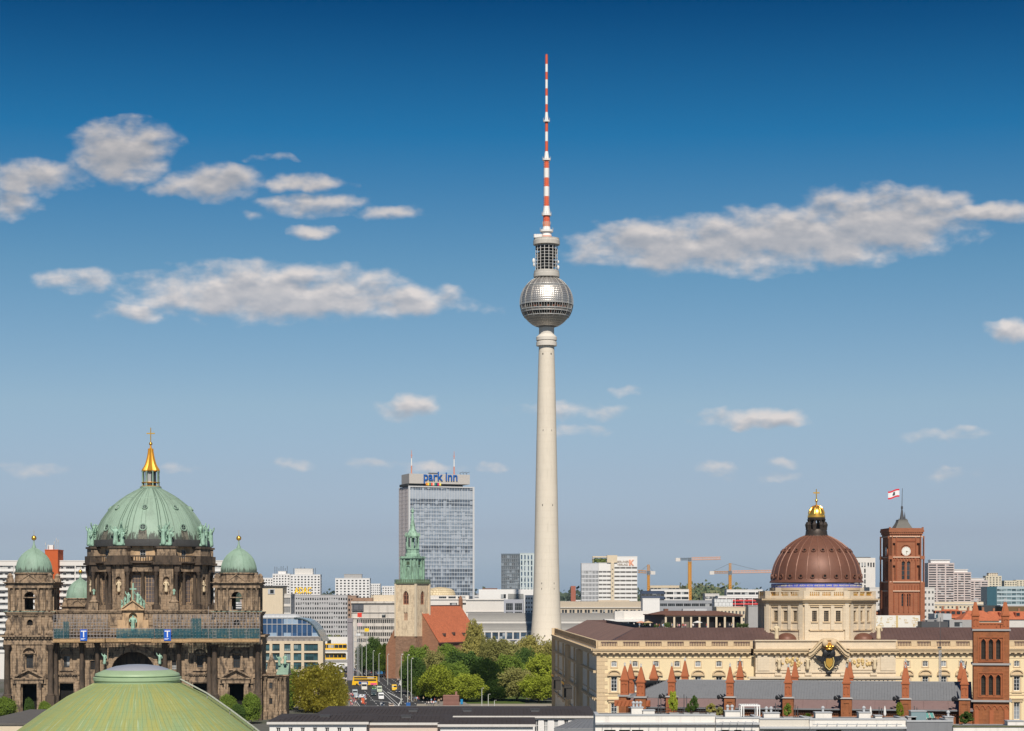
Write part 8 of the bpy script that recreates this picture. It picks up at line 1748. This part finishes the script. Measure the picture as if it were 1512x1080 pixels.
# lamps: two heights, copied
def lamp_proto(h): 
    r = thing('street_lamp', 'x', 'street lamp'); q = MB(); q.tube((0, 0, 0), (0, 0, h), .15, .11, 7); q.tube((0, 0, h), (.5, -.9, h + .25), .07, seg=5); q.build('post', mat('pale lamp post', (.50, .52, .48), .5), r); q = MB(); q.box(.2, .8, -1.5, -.7, h + .2, h + .36); q.build('lamp_head', M_offw, r); return r
lp = None
for px, yt, yb, lb in ((478.5, 993, 1051, 'tall pale lamp post in front of the broad ochre tree'), (496.5, 988, 1046, 'tall pale lamp post between the ochre tree and the left crowd'), (522, 940, 1003, 'lamp post right of the pylon, nearest to it'), (527.5, 943, 1004, 'second lamp post right of the pylon'), (534.5, 945, 1005, 'third lamp post right of the pylon'), (541, 948, 1006, 'fourth lamp post right of the pylon'), (551, 961, 1006, 'lamp post in front of the tallest dark street tree'), (559.5, 965, 1007, 'lamp post left of the blue container'), (572.5, 966, 1012, 'slim lamp post against the brick base of the church'), (592.5, 966, 1040, 'leftmost of the three tall lamp posts right of the church base'), (602, 967, 1038, 'middle of the three tall lamp posts right of the church base'), (607.5, 972, 1036, 'rightmost of the three tall lamp posts right of the church base'), (711.5, 1016, 1046, 'pale post on the lawn, leftmost'), (721, 1025, 1047, 'pale post on the lawn, second'), (730, 1034, 1047, 'short pale post on the lawn, rightmost')):
    Y = H * F / (yb - HY); h = (yb - yt) * Y / F; o = lamp_proto(10) if lp is None else copy_tree(lp); lp = lp or o; o['label'] = lb; o['group'] = 'street lamps'; o.location = (X(px, Y), Y, 0); o.scale = (1, 1, h / 10.3)
# railway bridge with yellow trains, kiosks, coloured panels
TBY = 1090; rb_ = thing('railway_bridge', 'grey railway bridge across the far end of the street', 'bridge', (X(470, TBY), TBY, 0)); u = lambda p: (p - 470) * TBY / F; z = lambda q: Z(q, TBY); q = MB(); q.box(0, u(514), -3, 8, z(979), z(975)); q.box(0, u(512), -3.2, -3.003, z(976), z(974)); q.box(0, u(478), -2, 7, 0, z(979) - .01); q.box(0, u(513), -3.1, 9, z(962.5), z(961)); q.build('deck', M_grey, rb_)
for yb_, dy, lb in ((973.8, 0, 'yellow city train with dark windows on the railway bridge'), (960, 5, 'second yellow city train behind and above the first')):
    tr_ = thing('train', lb, 'train', (X(475, TBY), TBY + dy, z(yb_))); L_ = u(511) - u(475); q = MB(); q.prism([(0, 0), (L_, 0), (L_, 2.6), (L_ - .5, 3.3), (.5, 3.3), (0, 2.6)], -1.2, 1.4); q.build('body', mat('train yellow', (.80, .48, .04), .4, var=.05), tr_); q = MB()
    for k in range(6): q.box(k * L_ / 6 + .1, (k + 1) * L_ / 6 - .1, -1.23, -1.203, .95, 2.7)
    q.build('window', G_dark, tr_)
block('kiosk', 'white low building with a dark doorway behind the trains', 'building', 476, 514, 941, 1180, 10, M_white, [], [(483, 489, 945, 953)], nx=1)
for lb, p0, p1, y0, y1, col, nm in (('blue site container beside the brick base of the church', 558, 568, 988, 996, (.03, .17, .42), 'container'), ('tall blue panel on the right pavement before the trees', 614, 619, 1010, 1025, (.04, .16, .38), 'panel'), ('small blue cabin near the lawn', 680, 683.5, 1033, 1041, (.02, .22, .45), 'cabin'), ('orange red panel in the left crowd', 533.5, 538, 1031, 1040, (.62, .13, .06), 'panel'), ('blue box at the black roof edge', 600, 606, 1038, 1046, (.03, .12, .35), 'box'), ('white notice board by the lamp posts', 590, 594, 1006, 1013, (.7, .7, .68), 'panel')):
    Y = H * F / (y1 - HY); r = thing(nm, lb, nm, (X((p0 + p1) / 2, Y), Y, 0)); w = (p1 - p0) * Y / F / 2; h = (y1 - y0) * Y / F; q = MB(); q.box(-w, w, -.2 if nm == 'panel' else -w * .6, .2 if nm == 'panel' else w * .6, h * .12, h); q.box(-w * 1.03, w * 1.03, -.25 if nm == 'panel' else -w * .65, .25 if nm == 'panel' else w * .65, h + .003, h + .1); q.build('body', mat('paint ' + lb[:14], col, .5, var=.08), r); 
    for s in (-1, 1): q = MB(); q.box(s * w * .8 - .08, s * w * .8 + .08, -.1, .1, 0, h * .119); q.build('foot', M_dgrey, r)
for lb, px, Y, yt, yb, col in (('red panel high on the pylon scaffold', 531, 990, 905, 911.5, (.68, .05, .03)), ('pinkish white panel below the red one', 531, 990, 920, 925, (.66, .5, .5)), ('yellow panel on the slot window block', 541.5, 1100, 928, 933, (.8, .55, .02)), ('white panel on the pylon scaffold, lowest', 529, 990, 935.5, 939, (.7, .7, .7))):
    r = thing('advertising_panel', lb, 'sign', (X(px, Y), Y, 0)); q = MB(); w = 3.2 * Y / F; q.box(-w, w, 0, .15, Z(yb, Y), Z(yt, Y)); q.build('panel', mat('panel ' + lb[:8], col, .6), r); q = MB(); q.tube((0, .3, 0), (0, .3, Z(yt, Y)), .12, seg=5); q.build('post', M_lgrey, r)
r = thing('timber_stand', 'pinkish slatted stand with rows of dark slots beside the lawn', 'stand', (X(666, 757), 757, 0)); q = MB(); w = 12 * 757 / F; hh = Z(1027, 757)
for k in range(8): q.box(-w, w, 0, 2.5, hh * k / 8 + .08, hh * (k + .72) / 8); q.box(-w + .2, w - .2, .15, 2.4, hh * (k + .721) / 8, hh * (k + 1) / 8 + .079)
q.box(w * .5, w * .75, .5, 1, hh + .08, hh + 1.4); q.build('slatted_body', mat('pink timber', (.62, .37, .30), .85, var=.15, brick=(.9, 9, (.45, .4, .4), .9)), r)
fn = thing('fence', 'low pale railing along the square before the black roofs', 'fence', (X(500, 735), 735, 0)); u = lambda p: (p - 500) * 735 / F; q = MB()
for i in range(60): q.tube((u(500 + i * 5.6), 0, 0), (u(500 + i * 5.6), 0, 1.1), .05, seg=4)
for zz in (.5, 1.1): q.tube((0, 0, zz), (u(832), 0, zz), .05, seg=4)
q.build('railing', M_lgrey, fn)
flr = thing('flat_roof_house', 'grey flat roofed building at the lower left behind the green dome', 'building', (X(-40, 330), 330, 0)); q = MB(); q.box(0, X(62, 330) - X(-40, 330), 0, 40, 0, Z(1071, 330)); q.build('wall', M_cream, flr); q = MB(); q.box(-.2, X(62, 330) - X(-40, 330) + .2, -.2, 40, Z(1071, 330) + .01, Z(1068, 330)); q.build('roof', mat('weathered felt', (.12, .11, .10), .9, var=.3), flr)
# ---------------------------------------------------------------- roof terraces, bottom right
def at_roof(px, Y=218): return (X(px, Y), Y, Z(1057, 215) - .1 - (0 if px < 1056 else .29 if px < 1121 else .43 if px < 1338 else .65 if px < 1407 else 1.2))
for lb, px, wp, hm, kd in (('yellow green bamboo bush at the left of the white roofs', 995, 15, 2.4, 'bright'), ('dark layered shrub left of the rounded ochre bush', 1025, 14, 2.0, 'dark'), ('small shrub left of the dark layered shrub', 1016, 8, 1.2, 'mid'), ('rounded ochre bush on the white roof', 1050, 16, 1.2, 'ochre'), ('rust tinged bush touching the rounded ochre one', 1062, 10, 1.1, 'olive'), ('loose green shrub right of the white pergola', 1163, 13, 1.6, 'mid'), ('low shrub by the chimney right of the pergola', 1131, 8, .9, 'olive'), ('small palm like bush on the broad white house', 1329, 12, 1.7, 'bright'), ('clipped dark hedge at the right end of the roofs', 1427, 22, 1.5, 'dark'), ('low green plants left of the vented chimney', 1192, 14, .6, 'mid')):
    p_ = at_roof(px); r = thing('bush', lb, 'plant', p_); q = MB()
    key = (9, kd)
    if key not in CR_ME: q.v, q.f = list(BUSH[0]), list(BUSH[1]); q.m = [0] * len(q.f); CR_ME[key] = q.mesh('crown', LEAF[kd], True); q = MB()
    o = link('foliage', CR_ME[key], r, (0, 0, hm * .55)); o.scale = (wp * 220 / F / 2 * 1.1,) * 2 + (hm * .52,); o.rotation_euler.z = px; q.frustum(-.4, .4, -.35, .35, -.3, -.5, .5, -.4, .4, .25); q.build('planter', M_grey, r)
r = thing('pergola', 'white painted pergola frame on the roof terrace', 'pergola', at_roof(1107)); w = 13.5 * 220 / F; q = MB()
for sx in (-1, -.72, .72, 1):
    for yy in (-.6, 1.3): q.box(sx * w - .05, sx * w + .05, yy - .05, yy + .05, 0, 1.25)
q.box(-w - .05, w + .05, -.66, -.54, 1.251, 1.4); q.box(-w - .05, w + .05, 1.24, 1.36, 1.251, 1.4)
for i in range(9): q.box(-w + i * w / 4 - .03, -w + i * w / 4 + .03, -.539, 1.239, 1.27, 1.38)
q.build('frame', mat('pergola white', (.76, .75, .73), .6, var=.03), r)
for lb, p0, p1, hm, vents in (('low white roof box at the left end with grey vents', 932, 949, .85, 3), ('lower white roof box joined on the right of the vented one', 948, 966, .55, 0), ('white roof box left of the pergola with round vents', 1070, 1092, .75, 2), ('white roof box right of the pergola with two posts', 1127, 1150, .7, 2), ('white chimney box with a steel cowl before the brick buttress', 1203, 1227, .75, 1), ('white chimney box with a tall steel cowl beside the closed parasol', 1267, 1284, .75, 1), ('small white slab left of the palm like bush', 1291, 1301, .4, 0), ('blue green glass cabin on the dark terrace', 1344, 1366, 1.1, 0), ('grey box at the left of the dark terrace', 1339, 1351, .5, 0), ('grey box at the right of the dark terrace', 1394, 1406, .5, 1), ('white slab wall at the right edge of the roofs', 1486, 1510, .6, 0)):
    px = (p0 + p1) / 2; p_ = at_roof(px, 217); r = thing('roof_box', lb, 'roof box', p_); w = (p1 - p0) * 218 / F / 2; gl_ = 'glass cabin' in lb; q = MB(); q.box(-w, w, -.6, .8, -.5, hm); q.build('body', G_teal if gl_ else M_grey if lb[0:4] == 'grey' else M_w2, r); q = MB(); q.box(-w - .06, w + .06, -.68, .88, hm + .003, hm + .08); q.build('cap', M_lgrey, r)
    for k in range(vents): q = MB(); x = (-w * .6 + k * w * .6) if vents > 1 else 0; q.lathe([(.13, 0), (.13, .35), (.2, .36), (.2, .5), (.05, .62)], 10, (x, 0, hm + .08)); q.build('vent', M_lgrey, r)
for lb, px, hm in (('closed white parasol by the chimney with the tall cowl', 1285.5, 1.35), ('closed white parasol standing alone right of the chimney', 1306.5, 1.4)):
    r = thing('parasol', lb, 'parasol', at_roof(px, 218.3)); q = MB(); q.tube((0, 0, -.2), (0, 0, hm), .03, seg=5); q.build('pole', M_lgrey, r); q = MB(); q.lathe([(.12, hm * .25), (.16, hm * .4), (.09, hm * .8), (.02, hm)], 8); q.build('cover', M_white, r)
for lb, px, hm in (('thin dark pole beside the yellow green bamboo', 1010, 2.2), ('pair of grey posts left of the leaning trellis', 1145, 1.7), ('thin black mast near the closed parasols', 1298, 1.3), ('thin pole on the dark terrace roof', 1350, 1.6), ('bare thin pole left of the bamboo', 972, 1.9), ('pale pole at the buttress right of the pergola', 1174, 1.5)):
    r = thing('roof_pole', lb, 'pole', at_roof(px, 218.2)); q = MB(); q.tube((0, 0, -.4), (0, 0, hm), .05, .04, 5); q.tube((.28, 0, -.4), (.28, 0, hm * .9), .05, .04, 5); q.build('pole', M_dgrey, r)
for i, (lb, px) in enumerate((('teal striped deck chair, left of two', 1371), ('teal striped deck chair, right of two', 1378))):
    r = thing('deck_chair', lb, 'deck chair', at_roof(px, 217), .3); q = MB(); q.tube((-.22, -.3, 0), (-.22, .5, .9), .03, seg=4); q.tube((.22, -.3, 0), (.22, .5, .9), .03, seg=4); q.tube((-.22, .4, 0), (-.22, -.4, .45), .03, seg=4); q.tube((.22, .4, 0), (.22, -.4, .45), .03, seg=4); q.build('frame', M_offw, r); q = MB(); q.add([(-.22, -.4, .42), (.22, -.4, .42), (.22, .1, .28), (-.22, .1, .28), (.22, .5, .9), (-.22, .5, .9)], [(0, 1, 2, 3), (3, 2, 4, 5)]); q.build('sling', mat('teal stripes', (.10, .30, .27), .8, brick=(.12, 5, (.9, .9, .9), .4)), r)
r = thing('roof_railing', 'grey railing with leaning trellis along the left white roof', 'railing', at_roof(880, 216.2)); u = lambda p: (p - 880) * 216.2 / F; q = MB()
for i in range(31): q.tube((u(960 + i * 3.4), 2.6, -.3), (u(960 + i * 3.4), 2.6, .75), .02, seg=4)
for zz in (.4, .75): q.tube((u(960), 2.6, zz), (u(1064), 2.6, zz), .025, seg=4)
q.build('rail', M_dgrey, r)
# ---------------------------------------------------------------- thin summer haze: one closed box round everything
hzb = MB().box(-16000, 16000, -700, 26500, -1.0, 395).build('haze', None, flat=True); hzb.data.materials.clear()
mm = bpy.data.materials.new('haze air'); mm.use_nodes = True; t = mm.node_tree; t.nodes.clear()
v = t.nodes.new('ShaderNodeVolumePrincipled'); v.inputs['Color'].default_value = (.5, .78, 1, 1); v.inputs['Density'].default_value = .000016; v.inputs['Anisotropy'].default_value = .1
o = t.nodes.new('ShaderNodeOutputMaterial'); t.links.new(v.outputs[0], o.inputs['Volume']); hzb.data.materials.append(mm); hzb['kind'] = 'stuff'
